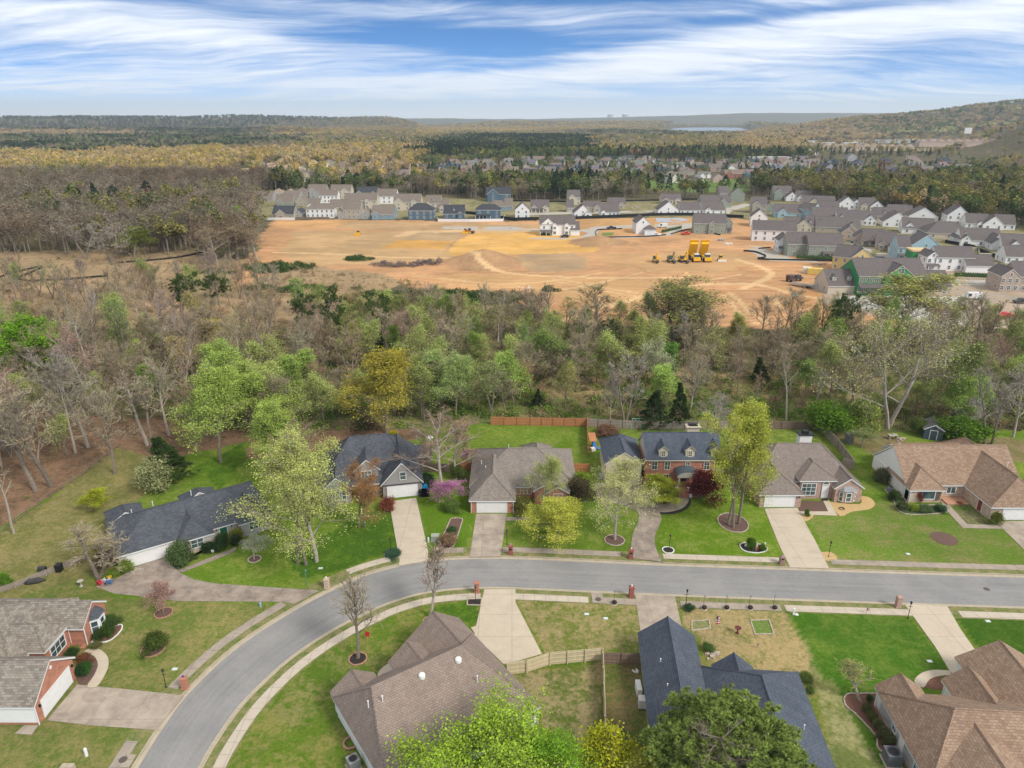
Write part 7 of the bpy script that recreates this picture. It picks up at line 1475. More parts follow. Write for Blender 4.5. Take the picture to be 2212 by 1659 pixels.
T('bare', 1318, 922, 13, 40, (.30, .27, .24), 'bare_tree', 'smaller pale trunk left of the pale bare tree at the back fence', v=3)
T('bud', 1420, 855, 14.5, 84, (.42, .44, .28), 'pale_blossom_tree', 'creamy pale blossoming tree in the middle of the wood', v=2)
T('cedar', 1410, 922, 8.2, 62, DKG, 'cedar_tree', 'wide dark evergreen behind the grey back fence')
T('cedar', 1467, 920, 9.5, 40, DKG, 'cedar_tree', 'narrow dark evergreen right of the wide one behind the back fence')
T('bare', 1530, 960, 11, 90, (.30, .27, .24), 'bare_tree', 'pale bare tree beside the colonial chimney', v=0)
T('bare', 1292, 715, 14, 120, (.24, .22, .12), 'bare_tree', 'olive tinged bare tree at the soil edge left of centre', v=1)
T('bud', 1485, 755, 19, 165, (.25, .26, .09), 'budding_tree', 'large spreading olive tree standing against the orange soil', v=0)
T('bud', 1460, 740, 16, 110, (.25, .26, .09), 'budding_tree', 'olive tree just left of the large spreading one against the soil', v=3)
T('pine', 1790, 790, 19, 70, PNG, 'pine_tree', 'open crowned pine in front of the clubhouse car park')
T('bigbud', 1925, 925, 25, 265, (.46, .45, .22), 'budding_tree', 'huge pale budding tree at the right, taller than everything around', v=3)
T('bud', 1945, 742, 20, 190, (.33, .33, .10), 'budding_tree', 'tall yellowish tree standing in front of the green sheathed clubhouse', v=0)
T('bud', 2060, 900, 17, 120, (.20, .26, .07), 'budding_tree', 'green budding tree near the right edge behind the shed', v=1)
T('leafy', 2085, 925, 6.5, 58, (.62, .60, .56), 'dogwood_tree', 'white flowering dogwood above the green shrubs near the shed')
T('shrub', 2105, 958, 4.2, 120, (.13, .24, .03), 'green_shrub', 'wide bright green shrub right of the shed', cat='shrub')
T('shrub', 1800, 945, 6.0, 100, (.14, .26, .03), 'green_shrub', 'large green shrub outside the diagonal fence corner', cat='shrub')
T('shrub', 1858, 935, 6.5, 56, (.26, .33, .08), 'pale_evergreen', 'upright yellowish evergreen right of the large green shrub', cat='shrub')
T('bud', 1862, 965, 4.5, 60, (.26, .33, .12), 'young_tree', 'small pale young tree on the lawn beside the yellowish evergreen')
T('bare', 2140, 960, 15, 110, (.30, .27, .24), 'bare_tree', 'grey leaning bare tree behind the tan roofed house', v=5)
T('bare', 2188, 945, 15, 110, (.28, .25, .22), 'bare_tree', 'grey bare tree at the right edge behind the tan roofed house', v=2)
T('slim', 1698, 915, 15, 50, GRB, 'bare_tree', 'slim bare trunk left of the grey-brown fence corner')
T('slim', 1803, 915, 14, 50, GRB, 'bare_tree', 'slim bare trunk at the grey-brown fence corner')
T('leafy', 60, 830, 16, 170, (.17, .34, .02), 'leafy_tree', 'vivid green tree at the left edge of the wood', v=1)
T('leafy', 8, 800, 15, 120, (.17, .34, .02), 'leafy_tree', 'vivid green tree cut by the left frame edge', v=2)
T('leafy', 430, 790, 12, 100, (.34, .28, .06), 'yellow_tree', 'golden yellow tree in the wood left of centre', v=0)
T('bare', 465, 745, 11, 90, (.32, .19, .10), 'bare_tree', 'rusty orange tree behind the golden yellow one', v=0)
T('pine', 395, 712, 17, 84, PNG, 'pine_tree', 'dark pine in the dry clearing at the left')
T('pine', 478, 690, 15, 74, PNG, 'pine_tree', 'dark pine right of the other in the dry clearing')
T('pine', 740, 770, 19, 66, PNG, 'pine_tree', 'tall pine at the soil edge left of the pile')
T('pine', 838, 760, 16, 80, (.10, .15, .04), 'pine_tree', 'tall pine right of the other at the soil edge')
T('bud', 790, 720, 14, 100, (.28, .24, .10), 'budding_tree', 'yellowish budding tree between the two soil edge pines')
T('bare', 555, 560, 14, 70, BRB, 'bare_tree', 'brown bare tree alone at the corner of the building site', v=0)
T('bare', 515, 562, 17, 90, BRB, 'bare_tree', 'brown bare tree left of the one at the building site corner', v=1)
T('bare', 470, 572, 17, 90, BRB, 'bare_tree', 'brown bare tree beside the black silt fence', v=2)
T('bare', 245, 570, 19, 90, (.34, .30, .26), 'bare_tree', 'whitish bare tree in front of the dark left wood', v=4)
T('bare', 185, 560, 17, 80, (.32, .28, .24), 'bare_tree', 'whitish forked tree left of the other pale one', v=5)
T('leafy', 290, 555, 13, 80, (.20, .24, .04), 'leafy_tree', 'olive green tree among the bare ones at the left clearing')
# big foreground crowns at the bottom
x, y = P(1030, 1800)
proto('fore', 31, 14, 7.0, .2, 16, 9, 6, 4, 'leafy', leaf=.115, nleaf=6, ang=38, twig=.018, top=.85)
proto('forepine', 33, 14, 3.2, .3, 64, 8, 4, 1, 'pine', leaf=.40, tuft=44, top=.97, spread=.75)
proto('forebud', 35, 8, 3.4, .1, 13, 7, 5, 3, 'bud', leaf=.10, nleaf=5, ang=50, twig=.014)
def treew(kind, x, y, h, w_, col, name, label, **kw): return tree(kind, x, y, h, w_, col, name, label, **kw)
treew('fore', -3.6, 46.4, 11.0, 14.5, (.30, .44, .05), 'leafy_tree', 'big bright green leafy tree overlapping the brown roof at the bottom', rot=.4)
treew('fore', 3.2, 46.5, 8.5, 9, (.20, .38, .03), 'leafy_tree', 'smaller bright green tree right of the big one at the bottom edge', rot=2.0)
treew('forebud', 8.2, 49.5, 7, 6.5, (.40, .42, .03), 'yellow_tree', 'yellow budding tree at the bottom edge left of the pine', rot=.5)
treew('forebud', 11.4, 48.0, 7, 5, (.36, .38, .06), 'yellow_tree', 'thin yellow-green tree touching the thin pale fence at the bottom')
treew('forepine', 19.2, 46.6, 11.8, 13.2, (.23, .30, .08), 'pine_tree', 'large round pine with tufted needles at the bottom right of centre', rot=1.0)
# shrubs in the yards
SH = [(1, 725, 745, 1.5, 36, (.07, .12, .03), 'rounded green shrub, topmost in the bed below the bay window'), (1, 700, 790, 1.4, 32, (.07, .12, .03), 'rounded green shrub, middle one below the bay window'), (1, 625, 830, 1.2, 28, (.06, .10, .03), 'rounded green shrub, lowest one below the bay window'),
      (1, 495, 945, 1.5, 30, (.04, .08, .025), 'dark shrub by the tall window of the lower left house'), (1, 550, 980, 1.1, 26, (.20, .09, .05), 'rusty red shrub beside the curved walk'), (1, 565, 1030, 1.4, 32, (.05, .12, .03), 'green shrub in the middle of the curved walk bed'), (1, 525, 1075, 1.3, 26, (.03, .07, .025), 'dark round shrub at the brick garage corner'), (1, 640, 880, .8, 26, (.16, .16, .07), 'low grey-green shrub by the curved walk steps'),
      (1, 1000, 895, 2.2, 46, (.09, .13, .03), 'lone ragged shrub in the oval ring on the lower left lawn'), (4, 1135, 1450, 3.2, 56, (.10, .15, .06), 'large shrub with pink bloom at the end of the white garage door'), (4, 1230, 1420, 1.0, 24, (.10, .13, .04), 'low shrub right of the pink flowering one'),
      (4, 1355, 1370, 1.5, 26, (.04, .08, .03), 'dark round shrub under the white ranch window'), (4, 1440, 1340, 2.6, 34, (.05, .09, .035), 'tall dark shrub left of the green front door'), (4, 1525, 1290, 2.0, 34, (.22, .24, .04), 'yellow-green shrub right of the green front door'), (4, 1540, 1320, 1.8, 20, (.07, .10, .04), 'dark narrow shrub in front of the yellow-green one'),
      (4, 810, 1500, 1.8, 30, (.22, .30, .06), 'spiky yellow-green yucca left of the white garage door'), (4, 690, 1440, 2.0, 50, (.20, .12, .09), 'brown bare shrub under the golden one'), (4, 25, 1590, 1.6, 36, (.13, .26, .03), 'bright green shrub behind the picket fence at the left edge'),
      (5, 900, 1090, 1.8, 40, (.22, .07, .05), 'rusty red shrub left of the pale driveway top'), (5, 1400, 1370, 1.5, 38, (.28, .19, .12), 'straw coloured ornamental grass in the long garden strip'), (5, 1445, 1270, .8, 20, (.07, .13, .05), 'green clump in the middle of the long garden strip'), (5, 960, 1460, .7, 34, (.06, .13, .08), 'clump of blue-green plants under the black lamp post'),
      (5, 1500, 850, 2.6, 40, (.12, .16, .05), 'loose green shrub between redbud and fence'), (5, 1440, 1100, 1.5, 36, (.13, .20, .05), 'low green shrub under the redbud'), (5, 1230, 900, 2.4, 36, (.05, .09, .05), 'dark shrub by the blue covered grill'), (5, 970, 515, 1.8, 28, (.45, .40, .03), 'yellow forsythia behind the dark roof'),
      (6, 550, 880, 3.6, 56, (.10, .085, .05), 'dark brown-green shrub right of the weathered ranch'), (6, 590, 790, 3.4, 52, (.22, .30, .04), 'bright green shrub behind the dark one beside the weathered ranch'), (6, 60, 960, 2.2, 44, (.17, .17, .05), 'olive shrub by the weathered ranch garage'), (6, 1170, 860, 2.0, 44, (.20, .16, .08), 'brown shrub bed in front of the colonial windows'),
      (6, 750, 340, 1.8, 46, (.22, .13, .09), 'brown bare shrub at the back fence left of the colonial'), (3, 447, 235, 1.7, 20, (.09, .18, .02), 'upright bright green shrub in the dark mulch bed by the pinkish driveway'), (3, 510, 245, .9, 16, (.14, .22, .03), 'small green shrub between the statues'), (7, 448, 1005, 1.1, 14, (.07, .15, .02), 'small round boxwood on the straw patch'),
      (7, 1165, 865, 1.7, 30, (.06, .10, .03), 'round green shrub in front of the round air conditioner'), (7, 1060, 710, 2.4, 40, (.13, .14, .07), 'grey-green shrub along the white side wall'), (7, 1240, 945, 1.3, 30, (.09, .11, .05), 'low shrub at the front corner of the tan roofed house'), (7, 1325, 950, .9, 22, (.22, .30, .04), 'lime green shrub below the picture window'), (7, 1530, 950, 1.0, 30, (.06, .12, .06), 'dark green clump at the end of the front bed'), (7, 1430, 955, .8, 40, (.09, .14, .06), 'spreading blue-green plants below the trellis'),
      (7, 1968, 1065, 2.0, 24, (.15, .17, .035), 'boxy clipped shrub at the right garage corner'), (7, 1390, 350, 3.0, 44, (.13, .19, .05), 'green shrub just left of the shed'), (7, 1350, 890, 2.2, 18, (.22, .06, .04), 'small red leaved tree against the buff brick wall'), (7, 1790, 890, 2.4, 14, (.10, .16, .04), 'climbing plant beside the porch corner'), (7, 1880, 960, 2.4, 16, (.10, .16, .04), 'climbing plant beside the red side door'),
      (3, 1225, 1350, 1.1, 22, (.14, .15, .06), 'shrub in the red mulch bed, third from the top'), (3, 1190, 1300, 1.0, 20, (.13, .14, .06), 'shrub in the red mulch bed, second from the top'), (3, 1275, 1410, 1.2, 24, (.14, .15, .06), 'shrub in the red mulch bed, fourth from the top'), (3, 1290, 1460, 1.2, 26, (.13, .14, .06), 'shrub in the red mulch bed, fifth from the top'), (3, 1320, 1500, 1.2, 24, (.13, .15, .06), 'shrub in the red mulch bed next to the air conditioner'), (3, 1205, 1225, .7, 14, (.05, .12, .03), 'small dark green plant at the top of the red mulch bed'), (3, 1275, 1225, 1.2, 12, (.05, .09, .03), 'dark shrub at the white corner of the lower right house'),
      (3, 25, 625, .7, 26, (.05, .11, .05), 'low dark green plants at the foot of the short kerb lamp'), (3, 170, 910, .9, 30, (.10, .17, .05), 'green plants between the slate roofs'), (3, 820, 1180, .9, 20, (.13, .22, .06), 'plants with white blooms along the slate roofed house'), (3, 790, 1080, .8, 30, (.16, .22, .06), 'low green plants at the corner of the slate roof')]
for k, px, py, hh, wpx, col, lb in SH:
    x, y = W(k, px, py); tree('shrub', x, y, hh, wpx / scale_at(K(k, px, py)[1]), col, 'garden_shrub', lb, 'shrub', None, parts=('stems', 'foliage'))
# ---- the rest of the wood, each tree of its own
DESC = {'bare': ('bare_tree', 'leafless tree'), 'slim': ('bare_tree', 'slim leafless tree'), 'bud': ('budding_tree', 'budding tree'), 'leafy': ('leafy_tree', 'leafy green tree'), 'pine': ('pine_tree', 'dark pine'), 'cedar': ('cedar_tree', 'dark cedar')}
LM = [((835, 900), 'near the big olive-yellow tree'), ((1190, 860), 'behind the orange back fence'), ((1400, 880), 'behind the grey fence of the brick colonial'), ((1680, 880), 'behind the pinkish brick house'), ((1990, 880), 'around the garden shed'),
      ((1500, 760), 'at the soil edge near the large olive tree'), ((1850, 740), 'below the clubhouse car park'), ((2150, 760), 'at the right frame edge of the wood'), ((1150, 730), 'at the soil edge in the middle'), ((950, 740), 'below the spoil heap'), ((700, 760), 'near the soil edge pines'),
      ((620, 850), 'behind the bright green trees'), ((420, 850), 'in the wood left of the bright green trees'), ((200, 860), 'in the middle of the left wood'), ((30, 900), 'at the left frame edge of the wood'), ((250, 740), 'between the clearing and the left wood'), ((60, 700), 'in the dry clearing by the left edge'), ((400, 560), 'along the dark wood edge by the silt fence'), ((150, 540), 'along the dark wood edge at the far left'), ((1900, 450), 'behind the new estate at the right'), ((1300, 440), 'behind the row of new houses')]
MANUAL = [(o.location.x, o.location.y) for o in C.objects if o.type == 'EMPTY' and o.get('category') == 'tree']
fill = []
def fill_zone(poly, n, mix, hrange, cols, seed, mind=4.5):
    R_ = random.Random(seed); q = dp(*poly); xs = [p[0] for p in q]; ys = [p[1] for p in q]; k = 0; tries = 0
    while k < n and tries < 9000:
        tries += 1; x = R_.uniform(min(xs), max(xs)); y = R_.uniform(min(ys), max(ys))
        if not bool(inpoly(np.array([x]), np.array([y]), q)[0]): continue
        if any((x - a) ** 2 + (y - b) ** 2 < mind ** 2 for a, b, *_ in fill) or any((x - a) ** 2 + (y - b) ** 2 < 16 for a, b in MANUAL): continue
        kind = R_.choices([m[0] for m in mix], [m[1] for m in mix])[0]; col = R_.choice(cols[kind]); hh = 1.0 * R_.uniform(*hrange) * (.8 if kind in ('leafy',) else 1) * (.5 if kind == 'cedar' else 1)
        fill.append((x, y, kind, hh, tuple(c * R_.uniform(.85, 1.15) for c in col))); k += 1
CO = {'bare': [GRB, BRB, (.30, .24, .16), (.34, .28, .19), (.28, .24, .14)], 'slim': [GRB, BRB, (.36, .32, .28)], 'bud': [(.34, .38, .13), (.29, .38, .11), (.40, .38, .15), (.25, .35, .09)], 'leafy': [(.17, .27, .06), (.20, .30, .07), (.27, .32, .08)], 'pine': [PNG, (.07, .11, .03)], 'cedar': [DKG, (.05, .08, .03)]}
fill_zone([(1060, 712), (1700, 725), (2260, 720), (2260, 840), (1060, 840)], 52, (('bare', 3), ('slim', 4), ('bud', 3.4), ('leafy', .6), ('cedar', .8), ('pine', .3)), (11, 16), CO, 1)
fill_zone([(640, 700), (1060, 690), (1060, 850), (640, 850)], 24, (('bare', 3), ('slim', 3), ('bud', 3), ('leafy', .6), ('cedar', .6), ('pine', .3)), (11, 16), CO, 2)
fill_zone([(600, 850), (1060, 850), (1800, 850), (2260, 850), (2260, 925), (1800, 905), (1060, 905), (700, 925), (580, 950)], 20, (('bare', 2), ('slim', 2), ('bud', 1.5), ('leafy', 1.2), ('cedar', 1)), (8, 13), CO, 3, 6)
fill_zone([(-120, 760), (560, 740), (620, 860), (560, 930), (300, 940), (100, 1010), (-150, 1100)], 30, (('bare', 6), ('slim', 3), ('bud', 1), ('leafy', .2)), (14, 20), CO, 4, 5.5)
fill_zone([(-60, 620), (560, 610), (650, 700), (560, 740), (-60, 760)], 42, (('bare', 6), ('slim', 1), ('bud', 1.5)), (10, 16), CO, 5, 7)
fill_zone([(-80, 470), (540, 470), (540, 500), (560, 545), (470, 560), (350, 545), (-100, 555)], 42, (('bare', 6), ('slim', 2), ('bud', 1), ('leafy', .2), ('pine', .4)), (15, 21), dict(CO, bare=[(.20, .16, .125), (.23, .19, .15), (.18, .15, .12), (.26, .21, .17)], bud=[(.23, .23, .07), (.30, .25, .07)]), 6, 7)
fill_zone([(1540, 416), (1700, 410), (1900, 430), (2230, 455), (2230, 480), (2000, 462), (1850, 436), (1700, 420)], 18, (('bare', 3), ('bud', 2), ('leafy', 1), ('pine', 1)), (13, 18), dict(CO, leafy=[(.10, .13, .04)], bud=[(.2, .2, .07)]), 7, 9)
fill_zone([(880, 408), (1060, 412), (1400, 420), (1540, 410), (1540, 402), (1060, 400)], 14, (('bare', 3), ('bud', 1), ('pine', 2), ('leafy', 1)), (13, 18), dict(CO, leafy=[(.08, .12, .04)]), 8, 9)
cl_ = {}
for f in fill:
    px, py = proj(f[0], f[1], 0); lm = min(LM, key=lambda l: ((l[0][0] - px) / 1.0) ** 2 + ((l[0][1] - py) * 1.8) ** 2)[1]
    cl_.setdefault((DESC[f[2]][1], lm), []).append((px, f))
for (ds, lm), items in cl_.items():
    items.sort(key=lambda q: q[0])
    for i, (px, f) in enumerate(items):
        lb = '%s %s' % (ds, lm) if len(items) == 1 else '%s %s from the left %s' % (ordw(i), ds, lm)
        tree(f[2], f[0], f[1], f[3], None, f[4], DESC[f[2]][0], lb, group='trees of the wood')
print('trees', TCOUNT[0])
# ------------------------------------------------------------ far subdivisions
def far_meshes():
    out = []
    for s in range(6):
        w_, d_, st = [(15, 11, 2.9), (13, 13, 2.9), (17, 10, 4.8), (12, 12, 5.0), (18, 12, 3.0), (14, 10, 3.2)][s]
        h = House('t', 'x', 'x', wall=SC, roof=RD); h.block(-w_ / 2, w_ / 2, -d_ / 2, d_ / 2, st, st + d_ * .38, 'x', *( (4, 4) if s in (1, 4) else (None, None)), rid=False)
        h.block(-w_ * .4, -w_ * .05, -d_ / 2 - 1.2, 0, st + .05, st + w_ * .15 + .6, 'y', rid=False)
        if s % 2: h.block(w_ * .12, w_ * .42, -d_ / 2 - 1, 0, st + .05, st + w_ * .13 + .5, 'y', rid=False)
        wi = MB()
        for i in range(4):
            for z in ((1.0,) if st < 4 else (.9, 3.2)): wi.box(-w_ / 2 + w_ * (i + .5) / 4 - .6, -d_ / 2 - .85 if i in (0, 1) else -d_ / 2 + .25, z, -w_ / 2 + w_ * (i + .5) / 4 + .6, -d_ / 2 + .4, z + 1.3)
        def grab(mb, m):
            o = mb.build('t', m); me = o.data; bpy.data.objects.remove(o); return me
        out.append((grab(h.w, FARW), grab(h.r, [FARR, FARR]), grab(h.t, WHITE), grab(wi, GLASS))); bpy.data.objects.remove(h.e)
    return out
def objcol(name, rough=.8):
    m, t, b = newmat(name); n = t.noise(world_co(t), .4, 5); c = t.new('ShaderNodeObjectInfo').outputs['Color']
    t.put(b.inputs['Base Color'], t.mix(t.ramp(n, .3, .7), t.mix(1, c, (.85, .85, .85), 'MULTIPLY'), t.mix(1, c, (1.15, 1.15, 1.15), 'MULTIPLY'))); b.inputs['Roughness'].default_value = rough; return m
FARW = objcol('far_wall'); FARR = objcol('far_roof', .9)
FM = far_meshes(); HOUSES = [(o.location.x, o.location.y) for o in C.objects if o.type == 'EMPTY' and o.get('category') in ('house', 'clubhouse', 'garage', 'construction', 'shed')]
WALLS = {'white': (.70, .70, .69), 'cream': (.58, .52, .42), 'beige': (.45, .38, .30), 'brick-red': (.33, .15, .11), 'grey': (.36, .36, .36), 'blue': (.12, .19, .27)}
ROOFS = {'tan': (.36, .275, .20), 'brown': (.19, .155, .135), 'charcoal': (.055, .062, .08), 'grey': (.16, .15, .15)}
def far_rows(place, poly, rows, sx_, wcols, rcols, seed, cap, gname, rot=0):
    R_ = random.Random(seed); n = 0; q = dp(*poly); xs = [p[0] for p in q]; ys = [p[1] for p in q]
    lst = []
    y = min(ys)
    ri = 0
    while y < max(ys):
        x = min(xs) + R_.uniform(0, sx_); row = []
        while x < max(xs):
            xx, yy = x + R_.uniform(-3, 3), y + R_.uniform(-5, 5)
            if bool(inpoly(np.array([xx]), np.array([yy]), q)[0]) and R_.random() < .92: row.append((xx, yy))
            x += sx_ * R_.uniform(.85, 1.35)
        if row: lst.append(row)
        y += rows * R_.uniform(.9, 1.15)
    for ri, row in enumerate(lst):
        for ci, (xx, yy) in enumerate(row):
            if n >= cap: return
            wc = R_.choice(wcols); rc = R_.choice(rcols); m = FM[R_.randrange(6)]
            e = empty('distant_house', 'small %s house with %s roof, %s in the %s row of %s' % (wc, rc, ordw(ci), ordw(ri), place), 'house', (xx, yy, hz1(xx, yy)), rad(rot + R_.choice((0, 0, 180, 90, -20, 25))), gname)
            e.scale = (R_.uniform(.9, 1.15),) * 3; HOUSES.append((xx, yy)); n += 1
            for nm, me, cc in (('wall', m[0], WALLS[wc]), ('roof', m[1], ROOFS[rc]), ('fascia', m[2], None), ('windows', m[3], None)):
                o = bpy.data.objects.new(nm, me); C.objects.link(o); o.parent = e
                if cc: o.color = (*[c * R_.uniform(.9, 1.1) for c in cc], 1)
far_rows('the large far subdivision', [(905, 404), (900, 365), (1000, 352), (1250, 348), (1480, 345), (1700, 345), (1760, 352), (1780, 388), (1540, 396), (1500, 404), (1300, 404), (1080, 402)], 50, 23, ['cream', 'beige', 'white', 'beige', 'blue', 'brick-red'], ['brown', 'brown', 'charcoal', 'grey', 'brown'], 11, 128, 'houses of the large far subdivision')
far_rows('the tan far subdivision', [(500, 395), (520, 362), (760, 352), (890, 358), (890, 402), (820, 400), (640, 398)], 55, 27, ['cream', 'beige', 'white'], ['tan', 'tan', 'brown'], 12, 34, 'houses of the tan far subdivision')
far_rows('the pale far estate', [(1270, 318), (1290, 306), (1450, 304), (1462, 316)], 120, 30, ['white', 'grey', 'cream', 'white'], ['grey', 'charcoal', 'brown'], 13, 26, 'houses of the pale far estate')
far_rows('the eastern far subdivision', [(1700, 345), (1850, 345), (2080, 352), (2100, 385), (1850, 392), (1780, 386)], 70, 34, ['white', 'cream', 'brick-red', 'grey'], ['charcoal', 'grey', 'brown'], 14, 26, 'houses of the eastern far subdivision')
far_rows('the left far cluster', [(225, 354), (240, 345), (290, 344), (300, 353)], 60, 26, ['white', 'cream'], ['charcoal'], 15, 7, 'houses of the left far cluster')
far_rows('the ridge foot hamlet', [(1490, 338), (1500, 322), (1760, 320), (1770, 338)], 130, 60, ['white', 'cream', 'grey'], ['charcoal', 'grey', 'brown'], 16, 18, 'houses at the foot of the ridge')
far_rows('the left wood', [(120, 388), (140, 360), (480, 352), (480, 388)], 110, 75, ['white', 'cream'], ['tan', 'grey'], 17, 10, 'houses in the left wood')
# terrace of tan roofs, low sheds and the scoreboard at the right
def far_box(px, py, w_, d_, h0, label, wcol, rcol, name='warehouse', cat='building', gable=False):
    x, y = P(px, py); z = hz1(x, y); e = empty(name, label, cat, (x, y, z)); HOUSES.append((x, y)); mb = MB(); mb.box(-w_ / 2, -d_ / 2, -2, w_ / 2, d_ / 2, h0); o = mb.build('wall', FARW, e); o.color = (*wcol, 1)
    mb = MB(); n = max(1, int(w_ / 16)) if gable else 1
    for i in range(n):
        a = -w_ / 2 + w_ * i / n; b_ = a + w_ / n; r = h0 + (5.5 if gable else 1.2)
        if gable: mb.solid([(a, -d_ / 2 - .5, h0), (b_, -d_ / 2 - .5, h0), (b_, d_ / 2 + .5, h0), (a, d_ / 2 + .5, h0), ((a + b_) / 2, -d_ / 4, r), ((a + b_) / 2, d_ / 4, r)], [(0, 1, 4), (1, 2, 5, 4), (2, 3, 5), (3, 0, 4, 5)])
        else: mb.box(-w_ / 2 - .5, -d_ / 2 - .5, h0, w_ / 2 + .5, d_ / 2 + .5, h0 + .8)
    o = mb.build('roof', FARR, e); o.color = (*rcol, 1)
far_box(1905, 328, 190, 16, 7, 'terrace of tan roofed town houses, nearer row at the right', (.5, .42, .33), (.32, .25, .19), 'town_houses', 'terrace', True); far_box(2100, 333, 210, 16, 7, 'terrace of tan roofed town houses running to the right frame edge', (.48, .38, .32), (.30, .23, .19), 'town_houses', 'terrace', True)
far_box(1835, 322, 120, 14, 7, 'short terrace of town houses at the left of the longer ones', (.55, .46, .33), (.33, .26, .2), 'town_houses', 'terrace', True)
far_box(1800, 316, 130, 24, 8, 'long low pale building below the sandy bank', (.6, .6, .6), (.6, .6, .58)); far_box(1925, 309, 120, 24, 8, 'long grey warehouse left of the scoreboard', (.45, .5, .52), (.42, .48, .5)); far_box(1860, 310, 60, 20, 8, 'small white building on the sandy bank', (.68, .68, .68), (.6, .6, .6)); far_box(1990, 309, 70, 24, 7, 'white low building beside the scoreboard', (.7, .7, .7), (.65, .65, .65)); far_box(1745, 309, 40, 18, 7, 'white barn at the left end of the sandy bank', (.7, .7, .7), (.6, .6, .6)); far_box(1660, 350, 60, 22, 6, 'pale flat building between far houses', (.7, .68, .66), (.5, .5, .5)); far_box(690, 326, 40, 16, 8, 'white barn with a red roof beyond the tan wood', (.75, .74, .72), (.45, .1, .09), 'barn', 'barn')
x, y = P(2085, 312); z = hz1(x, y); e = empty('scoreboard', 'tall white scoreboard on two posts above the right wood', 'scoreboard', (x, y, z)); mb = MB(); mb.box(-9, -1, 14, 9, 1, 28); mb.build('panel', WHITE, e)
for sx in (-6, 6): mb = MB(); mb.box(sx - .6, -.9, 0, sx + .6, .9, 14); mb.build('post', GREYM, e)
for i, px in enumerate((1868, 2000, 2030, 2048, 2090)):
    x, y = P(px, 312); z = hz1(x, y); e = empty('floodlight_mast', '%s floodlight mast from the left near the scoreboard' % ORD[i], 'mast', (x, y, z), 0, 'floodlight masts'); mb = MB(); mb.lathe([(.5, 0), (.35, 30)], 6); mb.build('pole', GREYM, e); mb = MB(); mb.box(-3, -.4, 29, 3, .4, 31); mb.build('lamp_bank', GREYM, e)
for i, (px, w_) in enumerate(((1318, 260), (1350, 260))):
    x, y = P(px, 262.5); r = math.hypot(x, y); x, y = x / r * 13500, y / r * 13500; z = hz1(x, y); mb = MB()
    mb.lathe([(60, 0), (50, 40), (42, 90), (40, 120), (44, 150)], 20); o = mb.build('cooling_tower', plain('tower_concrete', (.6, .56, .5))); o.location = (x, y, z); o.scale = (1.3, 1.3, .85); tag(o, ('left of the two pale cooling towers on the horizon', 'right of the two pale cooling towers on the horizon')[i], 'cooling tower')
sb = MB(); sb.prism(dp((1745, 315), (1760, 308), (1850, 306), (1990, 307), (1960, 313), (1800, 318)), -5, 16.) if False else None
# ------------------------------------------------------------ far woodland and undergrowth: one scattered object each
def far_proto(name, seed, style):
    rg = np.random.default_rng(seed); H = 14.; V = []; G_ = []; nv = 0
    if style == 'round' or style == 'bare':
        n = 300 if style == 'round' else 330; nb = 9
        cc = rg.normal(size=(nb, 3)) * (2.0, 2.0, 1.9) + (0, 0, 9.3); k = rg.integers(0, nb, n); d = rg.normal(size=(n, 3)); d /= np.linalg.norm(d, axis=1)[:, None]
        Cn = cc[k] + d * rg.uniform(.8, 1.9, (n, 1)); VV, FF = cards(Cn, .62 if style == 'round' else .5, rg, .55 if style == 'round' else .22)
    elif style == 'oval':
        n = 280; t_ = rg.uniform(0, 1, n); a = rg.uniform(0, 6.28, n); r = 2.9 * np.sin(np.clip(t_ * .9 + .12, 0, 1) * PI) ** .6 * rg.uniform(.6, 1.05, n); Cn = np.stack([r * np.cos(a), r * np.sin(a), 3.5 + t_ * 11], 1); VV, FF = cards(Cn, .6, rg, .5)
    else:
        n = 300; t_ = rg.uniform(0, 1, n) ** .8; a = rg.uniform(0, 6.28, n); r = 2.9 * (1.05 - t_) * rg.uniform(.6, 1.1, n); Cn = np.stack([r * np.cos(a), r * np.sin(a), 2.5 + t_ * 12.5], 1); VV, FF = cards(Cn, .65, rg, .45, .5)
    V.append(VV); G_.append((FF, 0)); nv += len(VV); mb = MB(); mb.tube([(0, 0, -1), (.1, 0, 5), (0, .1, 9)], [.28, .2, .08], 5, cap=False)
    for i in range(4): a = i * 1.6 + seed; mb.tube([(0, 0, 4.5 + i), (1.5 * math.cos(a), 1.5 * math.sin(a), 7.5 + i)], [.12, .05], 3, cap=False)
    TV = np.array(mb.v); TF = np.array([f for f in mb.f]); V.append(TV); G_.append((TF + nv, 1))
    me = raw_mesh(name, np.concatenate(V), G_, [LEAFI, BARK]); o = bpy.data.objects.new(name, me); return o
def shrub_proto(name, seed, n, s, h_, w_, flat):
    rg = np.random.default_rng(seed); d = rg.normal(size=(n, 3)); d /= np.linalg.norm(d, axis=1)[:, None]; d[:, 2] = np.abs(d[:, 2]); Cn = d * (w_, w_, h_) * rg.uniform(.45, 1.05, (n, 1)); VV, FF = cards(Cn, s, rg, flat)
    me = raw_mesh(name, VV, [(FF, 0)], [LEAFI]); return bpy.data.objects.new(name, me)
